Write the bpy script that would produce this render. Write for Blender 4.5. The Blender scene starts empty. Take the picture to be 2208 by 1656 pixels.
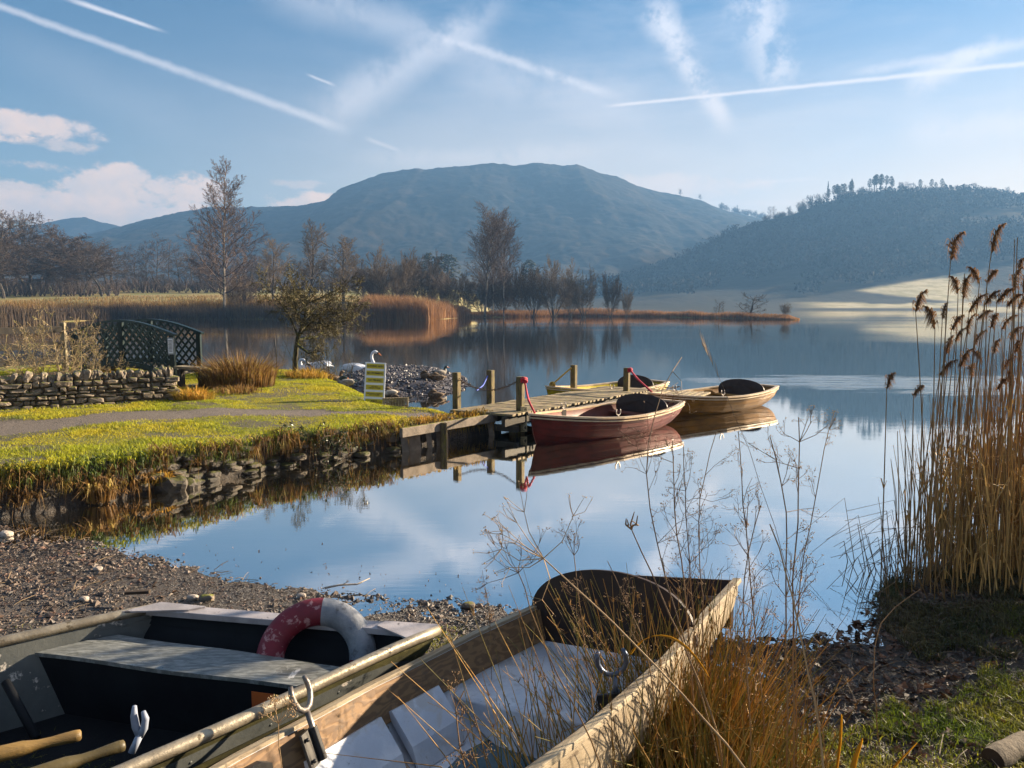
import bpy, math, random
import numpy as np
from mathutils import Vector, Matrix
PI = math.pi
R = math.radians
SC = bpy.context.scene
COL = SC.collection
rng = np.random.default_rng(7)
random.seed(7)

# ------------------------------------------------------------------ camera geometry
F, CX, CY = 1650.0, 1104.0, 828.0
PITCH = math.atan((CY - 660.0) / F)
CAMZ = 2.0
CP, SP = math.cos(PITCH), math.sin(PITCH)

def ray(u, v):
    x, y = (u - CX) / F, (CY - v) / F
    return np.array([x, CP + y * SP, -SP + y * CP])

def onz(u, v, z=0.0):
    d = ray(u, v)
    return np.array([0, 0, CAMZ]) + d * ((z - CAMZ) / d[2])

def aty(u, v, Y):
    d = ray(u, v)
    return np.array([0, 0, CAMZ]) + d * (Y / d[1])

def V3(*a):
    return np.array(a, float)

def unit(v):
    v = np.asarray(v, float)
    return v / max(np.linalg.norm(v), 1e-9)

# ------------------------------------------------------------------ noise
_perm = np.random.default_rng(3).random((256, 256))

def vnoise(x, y, seed=0):
    x = np.asarray(x, float) + seed * 17.31
    y = np.asarray(y, float) + seed * 5.77
    xi, yi = np.floor(x).astype(int), np.floor(y).astype(int)
    fx, fy = x - xi, y - yi
    fx, fy = fx * fx * (3 - 2 * fx), fy * fy * (3 - 2 * fy)
    g = lambda a, b: _perm[a % 256, b % 256]
    return (g(xi, yi) * (1 - fx) + g(xi + 1, yi) * fx) * (1 - fy) + (g(xi, yi + 1) * (1 - fx) + g(xi + 1, yi + 1) * fx) * fy

def fbm(x, y, octv=5, seed=0, gain=0.5):
    s, a, t = 0, 1.0, 0
    for k in range(octv):
        s = s + a * (vnoise(np.asarray(x) * 2 ** k, np.asarray(y) * 2 ** k, seed + k) - 0.5)
        t += a
        a *= gain
    return s / t

def sstep(a, b, x):
    t = np.clip((np.asarray(x, float) - a) / (b - a), 0, 1)
    return t * t * (3 - 2 * t)

# ------------------------------------------------------------------ mesh collector
class Geo:
    def __init__(self):
        self.V, self.Q, self.T, self.n = [], [], [], 0
        self.tb = {}
        self.mq, self.mt = [], []

    def add(self, V, quads=None, tris=None, mi=0):
        V = np.asarray(V, float).reshape(-1, 3)
        if quads is not None and len(quads):
            q = np.asarray(quads, int).reshape(-1, 4) + self.n
            self.Q.append(q)
            self.mq.append(np.full(len(q), mi))
        if tris is not None and len(tris):
            t = np.asarray(tris, int).reshape(-1, 3) + self.n
            self.T.append(t)
            self.mt.append(np.full(len(t), mi))
        self.V.append(V)
        self.n += len(V)
        return self

    def tube(self, pts, radii, sides=3, cap=False, mi=0):
        pts = np.asarray(pts, float)
        if np.isscalar(radii):
            radii = [radii] * len(pts)
        self.tb.setdefault((len(pts), sides, cap, mi), []).append((pts, np.asarray(radii, float)))
        return self

    def _flush(self):
        for (n, k, cap, mi), L in self.tb.items():
            P = np.stack([a for a, _ in L])
            Rr = np.stack([b for _, b in L])
            m = len(L)
            T = np.empty_like(P)
            T[:, 1:-1] = P[:, 2:] - P[:, :-2]
            T[:, 0] = P[:, 1] - P[:, 0]
            T[:, -1] = P[:, -1] - P[:, -2]
            T /= np.maximum(np.linalg.norm(T, axis=2, keepdims=True), 1e-9)
            ax = np.argmin(np.abs(T.mean(axis=1)), axis=1)
            ref = np.eye(3)[ax][:, None, :]
            U = np.cross(T, np.broadcast_to(ref, T.shape))
            U /= np.maximum(np.linalg.norm(U, axis=2, keepdims=True), 1e-9)
            W = np.cross(T, U)
            a = np.arange(k) * 2 * PI / k
            ring = P[:, :, None, :] + Rr[:, :, None, None] * (np.cos(a)[None, None, :, None] * U[:, :, None, :] + np.sin(a)[None, None, :, None] * W[:, :, None, :])
            idx = np.arange(m * n * k).reshape(m, n, k)
            nx = np.roll(idx, -1, axis=2)
            q = np.stack([idx[:, :-1], nx[:, :-1], nx[:, 1:], idx[:, 1:]], axis=-1).reshape(-1, 4)
            tri = None
            VV = ring.reshape(-1, 3)
            if cap:
                c0 = m * n * k + np.arange(m)
                c1 = c0 + m
                VV = np.concatenate([VV, P[:, 0], P[:, -1]])
                t0 = np.stack([nx[:, 0], idx[:, 0], np.broadcast_to(c0[:, None], (m, k))], -1).reshape(-1, 3)
                t1 = np.stack([idx[:, -1], nx[:, -1], np.broadcast_to(c1[:, None], (m, k))], -1).reshape(-1, 3)
                tri = np.concatenate([t0, t1])
            self.add(VV, q, tri, mi)
        self.tb = {}

    def box(self, c, size, ax=None, mi=0, taper=None):
        """c centre, size full extents, ax 3x3 rows = local axes"""
        s = np.asarray(size, float) / 2
        K = np.array([[x, y, z] for z in (-1, 1) for y in (-1, 1) for x in (-1, 1)], float) * s
        if taper is not None:
            K[4:, 0] *= taper
            K[4:, 1] *= taper
        A = np.eye(3) if ax is None else np.asarray(ax, float)
        self.add(np.asarray(c) + K @ A, [[0, 2, 3, 1], [4, 5, 7, 6], [0, 1, 5, 4], [2, 6, 7, 3], [0, 4, 6, 2], [1, 3, 7, 5]], mi=mi)
        return self

    def beam(self, a, b, w, h, up=(0, 0, 1), mi=0):
        a, b = np.asarray(a, float), np.asarray(b, float)
        x = unit(b - a)
        y = unit(np.cross(up, x))
        z = np.cross(x, y)
        return self.box((a + b) / 2, (np.linalg.norm(b - a), w, h), [x, y, z], mi)

    def grid(self, P, mi=0, flip=False, closed=False):
        n, m = P.shape[:2]
        idx = np.arange(n * m).reshape(n, m)
        if closed:
            idx2 = np.concatenate([idx, idx[:, :1]], 1)
        else:
            idx2 = idx
        q = np.stack([idx2[:-1, :-1], idx2[:-1, 1:], idx2[1:, 1:], idx2[1:, :-1]], -1).reshape(-1, 4)
        if flip:
            q = q[:, ::-1]
        return self.add(P.reshape(-1, 3), q, mi=mi)

    def fan(self, ring, c=None, flip=False, mi=0):
        ring = np.asarray(ring, float)
        k = len(ring)
        c = ring.mean(0) if c is None else np.asarray(c)
        t = [[i, (i + 1) % k, k] for i in range(k)]
        if flip:
            t = [x[::-1] for x in t]
        return self.add(np.concatenate([ring, [c]]), tris=t, mi=mi)

    def plate(self, outline, nrm, thick, mi=0):
        """extruded outline polygon (convex-ish)"""
        o = np.asarray(outline, float)
        n = unit(nrm) * thick / 2
        self.fan(o + n, mi=mi)
        self.fan(o - n, flip=True, mi=mi)
        k = len(o)
        self.add(np.concatenate([o + n, o - n]), [[i, i + k, (i + 1) % k + k, (i + 1) % k] for i in range(k)], mi=mi)
        return self

    def rail(self, path, prof, closed=False, mi=0, up=None):
        """sweep a 2d profile (side, up) along a path"""
        P = np.asarray(path, float)
        T = np.gradient(P, axis=0) if not closed else np.roll(P, -1, 0) - np.roll(P, 1, 0)
        T /= np.maximum(np.linalg.norm(T, axis=1, keepdims=True), 1e-9)
        u = np.array([0, 0, 1.0]) if up is None else unit(up)
        S = np.cross(T, u)
        S /= np.maximum(np.linalg.norm(S, axis=1, keepdims=True), 1e-9)
        W = np.cross(S, T)
        prof = np.asarray(prof, float)
        G = P[:, None, :] + prof[None, :, :1] * S[:, None, :] + prof[None, :, 1:] * W[:, None, :]
        if closed:
            G = np.concatenate([G, G[:1]])
        self.grid(G, mi=mi, closed=True)
        if not closed:
            self.fan(G[0], mi=mi)
            self.fan(G[-1], flip=True, mi=mi)
        return self

    def build(self, name, mats, parent=None, smooth=False, attrs=None, loc=None, bevel=0, shade_angle=None):
        self._flush()
        V = np.concatenate(self.V) if self.V else np.zeros((0, 3))
        Q = np.concatenate(self.Q) if self.Q else np.zeros((0, 4), int)
        T = np.concatenate(self.T) if self.T else np.zeros((0, 3), int)
        mi = np.concatenate([np.concatenate(self.mq) if self.mq else np.zeros(0, int), np.concatenate(self.mt) if self.mt else np.zeros(0, int)])
        if loc is not None:
            V = V - np.asarray(loc)
        me = bpy.data.meshes.new(name)
        me.vertices.add(len(V))
        me.vertices.foreach_set('co', V.astype(np.float32).ravel())
        me.loops.add(Q.size + T.size)
        me.loops.foreach_set('vertex_index', np.concatenate([Q.ravel(), T.ravel()]).astype(np.int32))
        me.polygons.add(len(Q) + len(T))
        st = np.concatenate([np.arange(len(Q)) * 4, Q.size + np.arange(len(T)) * 3]).astype(np.int32)
        me.polygons.foreach_set('loop_start', st)
        if not isinstance(mats, (list, tuple)):
            mats = [mats]
        for m in mats:
            me.materials.append(m)
        me.polygons.foreach_set('material_index', mi.astype(np.int32))
        me.polygons.foreach_set('use_smooth', np.full(len(Q) + len(T), bool(smooth)))
        for k, a in (attrs or {}).items():
            at = me.attributes.new(k, 'FLOAT', 'POINT')
            at.data.foreach_set('value', np.asarray(a, np.float32))
        me.update(calc_edges=True)
        o = bpy.data.objects.new(name, me)
        COL.objects.link(o)
        if loc is not None:
            o.location = Vector(loc)
        if parent is not None:
            o.parent = parent
        if bevel:
            b = o.modifiers.new('bevel', 'BEVEL')
            b.width = bevel
            b.segments = 2
            b.limit_method = 'ANGLE'
        if shade_angle:
            pass
        return o

def tag(o, label=None, cat=None, group=None, kind=None):
    if label: o['label'] = label
    if cat: o['category'] = cat
    if group: o['group'] = group
    if kind: o['kind'] = kind
    return o

def empty(name, label, cat, loc=(0, 0, 0), rz=0, group=None):
    o = bpy.data.objects.new(name, None)
    o.empty_display_size = 0.2
    COL.objects.link(o)
    o.location = Vector([float(x) for x in loc])
    o.rotation_euler = (0, 0, rz)
    return tag(o, label, cat, group)

def dup(o, loc=None, rz=None, scale=None, label=None, group=None, parent=None):
    c = o.copy()
    COL.objects.link(c)
    if parent is not None: c.parent = parent
    if loc is not None: c.location = Vector([float(x) for x in loc])
    if rz is not None: c.rotation_euler = (c.rotation_euler[0], c.rotation_euler[1], rz)
    if scale is not None: c.scale = (scale,) * 3 if np.isscalar(scale) else scale
    if label: c['label'] = label
    if group: c['group'] = group
    for ch in list(o.children):
        dup(ch, parent=c)
    return c

# ------------------------------------------------------------------ material helper
class NT:
    def __init__(self, tree):
        self.t = tree
        self.n, self.l = tree.nodes, tree.links

    def node(self, typ, **kw):
        nd = self.n.new(typ)
        for k, v in kw.items():
            setattr(nd, k, v)
        return nd

    def put(self, sock, v):
        if v is None: return
        if isinstance(v, bpy.types.NodeSocket):
            self.l.new(v, sock)
        elif isinstance(v, (tuple, list, np.ndarray)):
            v = [float(x) for x in v]
            if len(v) == 3 and sock.type == 'RGBA': v = v + [1.0]
            sock.default_value = v
        else:
            sock.default_value = v

    def m(self, op, a, b=None, c=None, clamp=False):
        nd = self.node('ShaderNodeMath', operation=op, use_clamp=clamp)
        for i, v in enumerate((a, b, c)): self.put(nd.inputs[i], v)
        return nd.outputs[0]

    def v(self, op, a, b=None, out=0):
        nd = self.node('ShaderNodeVectorMath', operation=op)
        self.put(nd.inputs[0], a)
        if b is not None:
            self.put(nd.inputs['Scale'] if op == 'SCALE' else nd.inputs[1], b)
        return nd.outputs['Value'] if op in ('DOT_PRODUCT', 'LENGTH', 'DISTANCE') else nd.outputs[0]

    def noise(self, vec, scale, detail=5, rough=0.55, dist=0.0, out='Fac'):
        nd = self.node('ShaderNodeTexNoise')
        if vec is not None: self.put(nd.inputs['Vector'], vec)
        self.put(nd.inputs['Scale'], scale)
        nd.inputs['Detail'].default_value = detail
        nd.inputs['Roughness'].default_value = rough
        nd.inputs['Distortion'].default_value = dist
        return nd.outputs[out]

    def mix(self, f, a, b, typ='MIX'):
        nd = self.node('ShaderNodeMix', data_type='RGBA', blend_type=typ, clamp_factor=True)
        self.put(nd.inputs[0], f)
        self.put(nd.inputs[6], a)
        self.put(nd.inputs[7], b)
        return nd.outputs[2]

    def ss(self, a, b, x):
        nd = self.node('ShaderNodeMapRange', interpolation_type='SMOOTHSTEP', clamp=True)
        self.put(nd.inputs[0], x)
        self.put(nd.inputs[1], a)
        self.put(nd.inputs[2], b)
        return nd.outputs[0]

    def attr(self, name):
        return self.node('ShaderNodeAttribute', attribute_name=name).outputs['Fac']

    def coord(self, which='Object'):
        return self.node('ShaderNodeTexCoord').outputs[which]

    def scalev(self, vec, s):
        nd = self.node('ShaderNodeMapping')
        self.put(nd.inputs['Vector'], vec)
        nd.inputs['Scale'].default_value = s
        return nd.outputs[0]

    def bump(self, h, strength=0.5, dist=0.02):
        nd = self.node('ShaderNodeBump')
        self.put(nd.inputs['Height'], h)
        self.put(nd.inputs['Strength'], strength)
        nd.inputs['Distance'].default_value = dist
        return nd.outputs[0]

def newmat(name):
    m = bpy.data.materials.new(name)
    m.use_nodes = True
    nt = NT(m.node_tree)
    b = m.node_tree.nodes['Principled BSDF']
    return m, nt, b

def mat(name, c1, c2=None, scale=6, rough=0.75, bump=0.0, bscale=40, island=0.0, trans=0.0, metal=0.0, spec=0.4,
        stretch=None, wear=None, c3=None, rand=0.0, thr=(0.35, 0.65), bdist=0.01, moss=None, coat=0):
    """procedural surface: two/three colours mixed by noise, optional per-island variation, wear flecks, moss on top, bump"""
    m, nt, b = newmat(name)
    co = nt.coord('Object')
    if stretch: co = nt.scalev(co, stretch)
    col = None
    c2 = c2 or tuple(x * 0.7 for x in c1)
    f = nt.ss(thr[0], thr[1], nt.noise(co, scale, 6, 0.6))
    col = nt.mix(f, c1, c2)
    if c3:
        col = nt.mix(nt.ss(0.52, 0.66, nt.noise(co, scale * 2.7, 4, 0.6, 0.4)), col, c3)
    if island:
        g = nt.node('ShaderNodeNewGeometry').outputs['Random Per Island']
        h = nt.m('MULTIPLY_ADD', g, island * 2, 1 - island)
        col = nt.mix(1.0, col, nt.node_rgb(h), 'MULTIPLY')
    if rand:
        g = nt.node('ShaderNodeObjectInfo').outputs['Random']
        h = nt.m('MULTIPLY_ADD', g, rand * 2, 1 - rand)
        col = nt.mix(1.0, col, nt.node_rgb(h), 'MULTIPLY')
    if wear:
        wc, t, ws = wear
        col = nt.mix(nt.ss(t, t + 0.05, nt.noise(co, ws, 8, 0.7)), col, wc)
    if moss:
        mc, amt = moss
        nz = nt.node('ShaderNodeSeparateXYZ')
        nt.put(nz.inputs[0], nt.node('ShaderNodeNewGeometry').outputs['Normal'])
        k = nt.m('MULTIPLY_ADD', nz.outputs[2], 0.5, nt.noise(nt.coord('Object'), 14, 5, 0.6))
        col = nt.mix(nt.ss(1.0 - amt, 1.15 - amt, k), col, mc)
    nt.put(b.inputs['Base Color'], col)
    b.inputs['Roughness'].default_value = rough
    b.inputs['Metallic'].default_value = metal
    b.inputs['Specular IOR Level'].default_value = spec
    if coat:
        b.inputs['Coat Weight'].default_value = coat
        b.inputs['Coat Roughness'].default_value = 0.15
    if bump:
        nt.put(b.inputs['Normal'], nt.bump(nt.noise(co, bscale, 6, 0.65), bump, bdist))
    if trans:
        tr = nt.node('ShaderNodeBsdfTranslucent')
        nt.put(tr.inputs[0], col)
        mx = nt.node('ShaderNodeMixShader')
        mx.inputs[0].default_value = trans
        nt.l.new(b.outputs[0], mx.inputs[1])
        nt.l.new(tr.outputs[0], mx.inputs[2])
        nt.l.new(mx.outputs[0], nt.n['Material Output'].inputs[0])
    return m

def _node_rgb(self, h):
    c = self.node('ShaderNodeCombineColor')
    for i in range(3): self.put(c.inputs[i], h)
    return c.outputs[0]
NT.node_rgb = _node_rgb
# ================================================================== camera, sun, sky
cam = bpy.data.cameras.new('camera')
cam.sensor_width = 36.0
cam.lens = 36.0 * F / 2208.0
cam.clip_start = 0.05
cam.clip_end = 9000
camo = bpy.data.objects.new('camera', cam)
camo.location = (0, 0, CAMZ)
camo.rotation_euler = (PI / 2 - PITCH, 0, 0)
COL.objects.link(camo)
SC.camera = camo

SUN_EL, SUN_AZ = R(17.0), R(64.0)          # azimuth measured from +Y towards +X
sun_dir = V3(math.sin(SUN_AZ) * math.cos(SUN_EL), math.cos(SUN_AZ) * math.cos(SUN_EL), math.sin(SUN_EL))
sl = bpy.data.lights.new('sun', 'SUN')
sl.energy = 5.0
sl.angle = R(0.5)
sl.color = (1.0, 0.83, 0.60)
so = bpy.data.objects.new('sun', sl)
so.rotation_euler = Vector((-sun_dir).tolist()).to_track_quat('-Z', 'Y').to_euler()
COL.objects.link(so)

vs = SC.view_settings
vs.view_transform = 'Standard'
vs.look = 'None'
vs.exposure = 2.2
vs.gamma = 1.0
vs.use_curve_mapping = False
SC.cycles.use_denoising = True
SC.cycles.denoiser = 'OPENIMAGEDENOISE'
SC.cycles.denoising_input_passes = 'RGB_ALBEDO_NORMAL'
SC.cycles.max_bounces = 6
SC.cycles.diffuse_bounces = 2
SC.cycles.glossy_bounces = 3
SC.cycles.transmission_bounces = 3
SC.cycles.volume_bounces = 1
SC.cycles.transparent_max_bounces = 6
SC.cycles.caustics_reflective = False
SC.cycles.caustics_refractive = False
SC.cycles.sample_clamp_indirect = 6.0
SC.cycles.use_adaptive_sampling = True
SC.cycles.adaptive_threshold = 0.012

world = bpy.data.worlds.new("World")
SC.world = world
world.use_nodes = True
wt = NT(world.node_tree)
bg = wt.n['Background']
sky = wt.node('ShaderNodeTexSky', sky_type='NISHITA')
sky.sun_disc = False
sky.sun_elevation = SUN_EL
sky.sun_rotation = SUN_AZ
sky.air_density = 1.0
sky.dust_density = 0.25
sky.ozone_density = 2.2
D = wt.node('ShaderNodeTexCoord').outputs['Generated']
SKYS = 0.05
bg.inputs['Strength'].default_value = SKYS

def dirp(u, v):
    return unit(ray(u, v))

SKN = {}
for k_, (sc_, de_) in {'f': (55, 4), 'm': (24, 5), 'c': (12, 4)}.items():
    SKN[k_] = wt.noise(D, sc_, de_, 0.66)
SKP = wt.noise(wt.scalev(D, (1, 1, 1.7)), 15, 10, 0.66)

def streak(p1, p2, w1, w2, amt, tex=0.5, tscale=30, soft=0.15):
    """a vapour trail along the great circle between two sky directions, half width w1 to w2 (radians)"""
    a, b = dirp(*p1), dirp(*p2)
    n = unit(np.cross(a, b))
    mid = unit(a + b)
    t = unit(np.cross(n, mid))
    ta, tb = float(a @ t), float(b @ t)
    al = wt.v('DOT_PRODUCT', D, t)
    wob = SKN['f' if tscale >= 40 else 'm']
    dd = wt.m('ADD', wt.v('DOT_PRODUCT', D, n), wt.m('MULTIPLY_ADD', wob, tex * w2 * 1.6, -tex * w2 * 0.8))
    s = wt.m('DIVIDE', wt.m('SUBTRACT', al, ta), tb - ta)
    w = wt.m('MULTIPLY_ADD', wt.m('MAXIMUM', s, 0.0), (w2 - w1), w1)
    k = wt.m('SUBTRACT', 1.0, wt.m('DIVIDE', wt.m('ABSOLUTE', dd), w))
    k = wt.ss(0.0, 1.0, k)
    e = wt.m('MULTIPLY', wt.ss(0.0, soft, s), wt.ss(1.0, 1.0 - soft, s))
    front = wt.m('GREATER_THAN', wt.v('DOT_PRODUCT', D, mid), 0.0)
    k = wt.m('MULTIPLY', wt.m('MULTIPLY', k, e), front)
    br = wt.ss(0.42 - (1 - tex) * 0.5, 0.42 + 0.2 * tex, SKN['m' if tscale >= 40 else 'c' if tscale < 20 else 'm'])
    return wt.m('MULTIPLY', wt.m('MULTIPLY', k, br), amt)

px = 1 / F
streaks = [
    streak((-250, -75), (770, 288), 8 * px, 15 * px, 0.55, 0.35, 60, 0.1),
    streak((110, -15), (372, 74), 8 * px, 5 * px, 0.8, 0.25, 60, 0.3),
    streak((655, 158), (730, 187), 4 * px, 5 * px, 0.55, 0.3, 60, 0.3),
    streak((1290, 231), (2500, 108), 5 * px, 8 * px, 0.85, 0.3, 70, 0.06),
    streak((640, 292), (1130, -20), 75 * px, 42 * px, 0.5, 0.6, 18, 0.25),
    streak((500, -50), (1120, 128), 75 * px, 40 * px, 0.38, 0.6, 14, 0.3),
    streak((900, 62), (1360, 218), 13 * px, 16 * px, 0.5, 0.6, 40, 0.2),
    streak((900, 120), (1500, 280), 60 * px, 90 * px, 0.3, 0.5, 12, 0.3),
    streak((1385, -20), (1580, 300), 58 * px, 24 * px, 0.8, 0.9, 30, 0.2),
    streak((1590, -60), (1690, 215), 75 * px, 62 * px, 0.65, 0.95, 26, 0.25),
    streak((1930, 205), (2200, 75), 40 * px, 28 * px, 0.75, 0.8, 30, 0.3),
    streak((1800, 165), (2400, 60), 12 * px, 16 * px, 0.5, 0.4, 40, 0.2),
    streak((-100, 40), (480, 310), 60 * px, 70 * px, 0.08, 0.4, 10, 0.3),
    streak((780, 295), (870, 328), 8 * px, 6 * px, 0.4, 0.3, 50, 0.3),
    streak((1600, 397), (1780, 383), 6 * px, 6 * px, 0.5, 0.3, 50, 0.3),
    streak((1400, 440), (1800, 436), 8 * px, 8 * px, 0.4, 0.4, 50, 0.3),
    streak((700, 352), (1400, 330), 30 * px, 40 * px, 0.35, 0.7, 20, 0.3),
    streak((1900, 300), (2300, 260), 40 * px, 40 * px, 0.4, 0.8, 20, 0.3),
]
cm = streaks[0]
for s_ in streaks[1:]:
    cm = wt.m('SUBTRACT', wt.m('ADD', cm, s_), wt.m('MULTIPLY', cm, s_))     # screen
ci = wt.noise(wt.scalev(D, (2.0, 2.0, 9.0)), 2.2, 7, 0.6, 0.3)
sz = wt.node('ShaderNodeSeparateXYZ')
wt.put(sz.inputs[0], D)
ci = wt.m('MULTIPLY', wt.ss(0.36, 0.72, ci), wt.m('ADD', wt.m('MULTIPLY', wt.ss(0.40, 0.6, sz.outputs[2]), 0.6), wt.m('MULTIPLY_ADD', wt.ss(-0.45, 0.3, sz.outputs[0]), 0.24, 0.02)))
cm = wt.m('SUBTRACT', wt.m('ADD', cm, ci), wt.m('MULTIPLY', cm, ci))

def puff(u, v, ru, rv, amt):
    c = dirp(u, v)
    rgt = unit(np.cross(c, (0, 0, 1)))
    up = np.cross(rgt, c)
    a = wt.m('DIVIDE', wt.v('DOT_PRODUCT', D, rgt), ru * px)
    b = wt.m('DIVIDE', wt.m('SUBTRACT', wt.v('DOT_PRODUCT', D, up), 0.0), rv * px)
    b = wt.m('MULTIPLY', b, wt.m('MULTIPLY_ADD', wt.m('GREATER_THAN', b, 0.0), 0.4, 0.75))
    q = wt.m('ADD', wt.m('MULTIPLY', a, a), wt.m('MULTIPLY', b, b))
    nz = SKP
    k = wt.m('ADD', wt.m('SUBTRACT', 1.0, q), wt.m('MULTIPLY_ADD', nz, 4.2, -2.2))
    front = wt.m('GREATER_THAN', wt.v('DOT_PRODUCT', D, c), 0.0)
    return wt.m('MULTIPLY', wt.m('MULTIPLY', wt.ss(0.0, 0.6, k), front), amt)

cu = None
for a_ in [(60, 262, 120, 30, 0.7), (110, 308, 70, 15, 0.45), (80, 357, 80, 14, 0.5), (285, 405, 185, 50, 0.8), (40, 425, 100, 42, 0.75),
           (230, 460, 260, 45, 0.8), (660, 432, 90, 26, 0.75), (700, 425, 40, 14, 0.5), (640, 395, 60, 12, 0.3), (1300, 400, 300, 40, 0.3)]:
    k_ = puff(*a_)
    cu = k_ if cu is None else wt.m('SUBTRACT', wt.m('ADD', cu, k_), wt.m('MULTIPLY', cu, k_))
CLOUD_W = [x / SKYS for x in (0.235, 0.23, 0.245)]
CLOUD_P = [x / SKYS for x in (0.35, 0.245, 0.185)]
hs = wt.node('ShaderNodeHueSaturation')
hs.inputs['Saturation'].default_value = 1.25
hs.inputs['Value'].default_value = 0.58
wt.put(hs.inputs['Color'], sky.outputs[0])
c_ = wt.mix(cm, hs.outputs[0], CLOUD_W)
veil = wt.m('MULTIPLY', wt.m('MULTIPLY', wt.ss(0.36, 0.05, sz.outputs[2]), wt.ss(-0.75, 0.2, sz.outputs[0])), 0.85)
c_ = wt.mix(veil, c_, [x / SKYS for x in (0.285, 0.225, 0.18)])
c_ = wt.mix(cu, c_, wt.mix(wt.ss(0.4, 0.62, SKN['c']), CLOUD_P, [x * 0.78 for x in CLOUD_P[:1]] + [CLOUD_P[1] * 0.88, CLOUD_P[2] * 1.02]))
wt.put(bg.inputs[0], c_)

# ================================================================== terrain
def poly_px(pts):
    return [tuple(onz(u, v, 0)[:2]) for u, v in pts]

def seg_dist(X, Y, pts, closed=False):
    d = np.full(X.shape, 1e9)
    n = len(pts)
    for i in range(n if closed else n - 1):
        (ax, ay), (bx, by) = pts[i], pts[(i + 1) % n]
        vx, vy = bx - ax, by - ay
        t = np.clip(((X - ax) * vx + (Y - ay) * vy) / max(vx * vx + vy * vy, 1e-12), 0, 1)
        d = np.minimum(d, np.hypot(X - ax - t * vx, Y - ay - t * vy))
    return d

def inside(X, Y, pts):
    c = np.zeros(X.shape, bool)
    n = len(pts)
    for i in range(n):
        (ax, ay), (bx, by) = pts[i], pts[(i + 1) % n]
        hit = ((ay > Y) != (by > Y)) & (X < (bx - ax) * (Y - ay) / ((by - ay) if by != ay else 1e-12) + ax)
        c ^= hit
    return c

SHORE = poly_px([(-60, 1128), (0, 1133), (90, 1142), (170, 1163), (300, 1190), (430, 1226), (520, 1256), (640, 1268), (760, 1279), (880, 1291), (1000, 1301), (1110, 1311),
                 (1250, 1335), (1400, 1362), (1585, 1383), (1700, 1384), (1820, 1370), (1892, 1348), (1898, 1318), (1925, 1282), (1955, 1258), (2010, 1240), (2100, 1228), (2300, 1215)])
BEACH = [(-16, 7.9)] + SHORE + [(16, 5.2), (16, -6), (-16, -6)]
FRONT = poly_px([(-60, 1122), (0, 1118), (100, 1106), (200, 1088), (350, 1058), (500, 1032), (600, 1008), (700, 997), (845, 974), (960, 952), (1030, 942), (1085, 934)])
BACK = [(-0.25, 12.2), (-0.75, 12.8), (-1.6, 13.25), (-2.0, 14.3), (-2.7, 15.9), (-3.5, 17.4), (-4.6, 19.0), (-6.5, 19.9), (-9, 20.4), (-17, 21.2)]
FRONT2 = [(-17, 8.2)] + FRONT
PENIN = FRONT2 + BACK
PATHL = [tuple(onz(u, v, 0.42)[:2]) for u, v in [(-120, 948), (0, 932), (200, 913), (400, 899), (600, 889), (760, 886), (900, 886), (1000, 889)]]

def top_z(x):
    return 0.47 - 0.13 * sstep(-5.5, -0.5, x)

def ground_h(X, Y):
    X, Y = np.asarray(X, float), np.asarray(Y, float)
    wob = 0.25 * fbm(X * 1.1, Y * 1.1, 4, 2)
    db = seg_dist(X, Y, SHORE) * np.where(inside(X, Y, BEACH), 1, -1) + wob * 0.6
    hb = np.where(db > 0, 0.5 * (1 - np.exp(-(np.maximum(db, 0) * 0.17) ** 1.45)), 0.16 * db) + 0.045 * fbm(X * 1.6, Y * 1.6, 5, 9) * sstep(-0.2, 0.6, db) + 0.012 * fbm(X * 9, Y * 9, 3, 4)
    hb = np.maximum(hb, -0.7)
    ins = inside(X, Y, PENIN)
    df = seg_dist(X, Y, FRONT2) * np.where(ins, 1, -1) + wob * 0.35
    dk = seg_dist(X, Y, BACK) * np.where(ins, 1, -1) + wob
    steep = 0.2 + 0.25 * sstep(-4.6, -6.0, X)
    hp = top_z(X) * np.minimum(sstep(-0.06, steep, df), sstep(-0.1, 1.0, dk)) + 0.07 * fbm(X * 0.9, Y * 0.9, 4, 11) * sstep(0.1, 0.8, np.minimum(df, dk))
    hp = np.where(ins | (df > -0.06) & (dk > -0.1), hp, -0.7)
    return np.maximum(hb, hp)

def gz(x, y):
    return float(ground_h(np.array([x]), np.array([y]))[0])

gx = np.arange(-16, 12.01, 0.075)
gy = np.arange(-3, 21.6, 0.075)
GX, GY = np.meshgrid(gx, gy, indexing='ij')
GZ = ground_h(GX, GY)
ins_ = inside(GX, GY, PENIN)
dpath = seg_dist(GX, GY, PATHL) + 0.55 * fbm(GX * 2.2, GY * 2.2, 5, 21)
pw = 0.10 + 0.40 * sstep(-1.8, -5.5, GX)
a_path = (1 - sstep(pw - 0.08, pw + 0.14, dpath)) * ins_
slope = np.hypot(*np.gradient(GZ, 0.075))
a_bare = sstep(0.06, 0.16, fbm(GX * 1.5 + 3, GY * 2.2, 5, 27))
a_grass = np.where(ins_, 1 - sstep(0.5, 1.1, slope), 0) * (1 - a_path) * (1 - 0.75 * a_bare) * sstep(0.1, 0.24, GZ)
right = sstep(0.9, 1.5, GX) * (GY < 6)
left_g = sstep(-0.5, -2.2, GX) * sstep(4.9, 4.3, GY) * (GY < 6)
gpatch = sstep(-0.02, 0.12, fbm(GX * 1.3, GY * 1.3, 5, 31))
a_grass = np.maximum(a_grass, right * gpatch * sstep(0.025, 0.06, GZ) * 0.9)
a_grass = np.maximum(a_grass, left_g * sstep(-0.06, 0.08, fbm(GX * 1.9, GY * 1.9, 5, 35)))
a_wet = np.where(ins_, 0, 1 - sstep(0.0, 0.10, GZ))
a_litter = np.where(ins_, 0, 0.35 + 0.65 * right)

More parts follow.
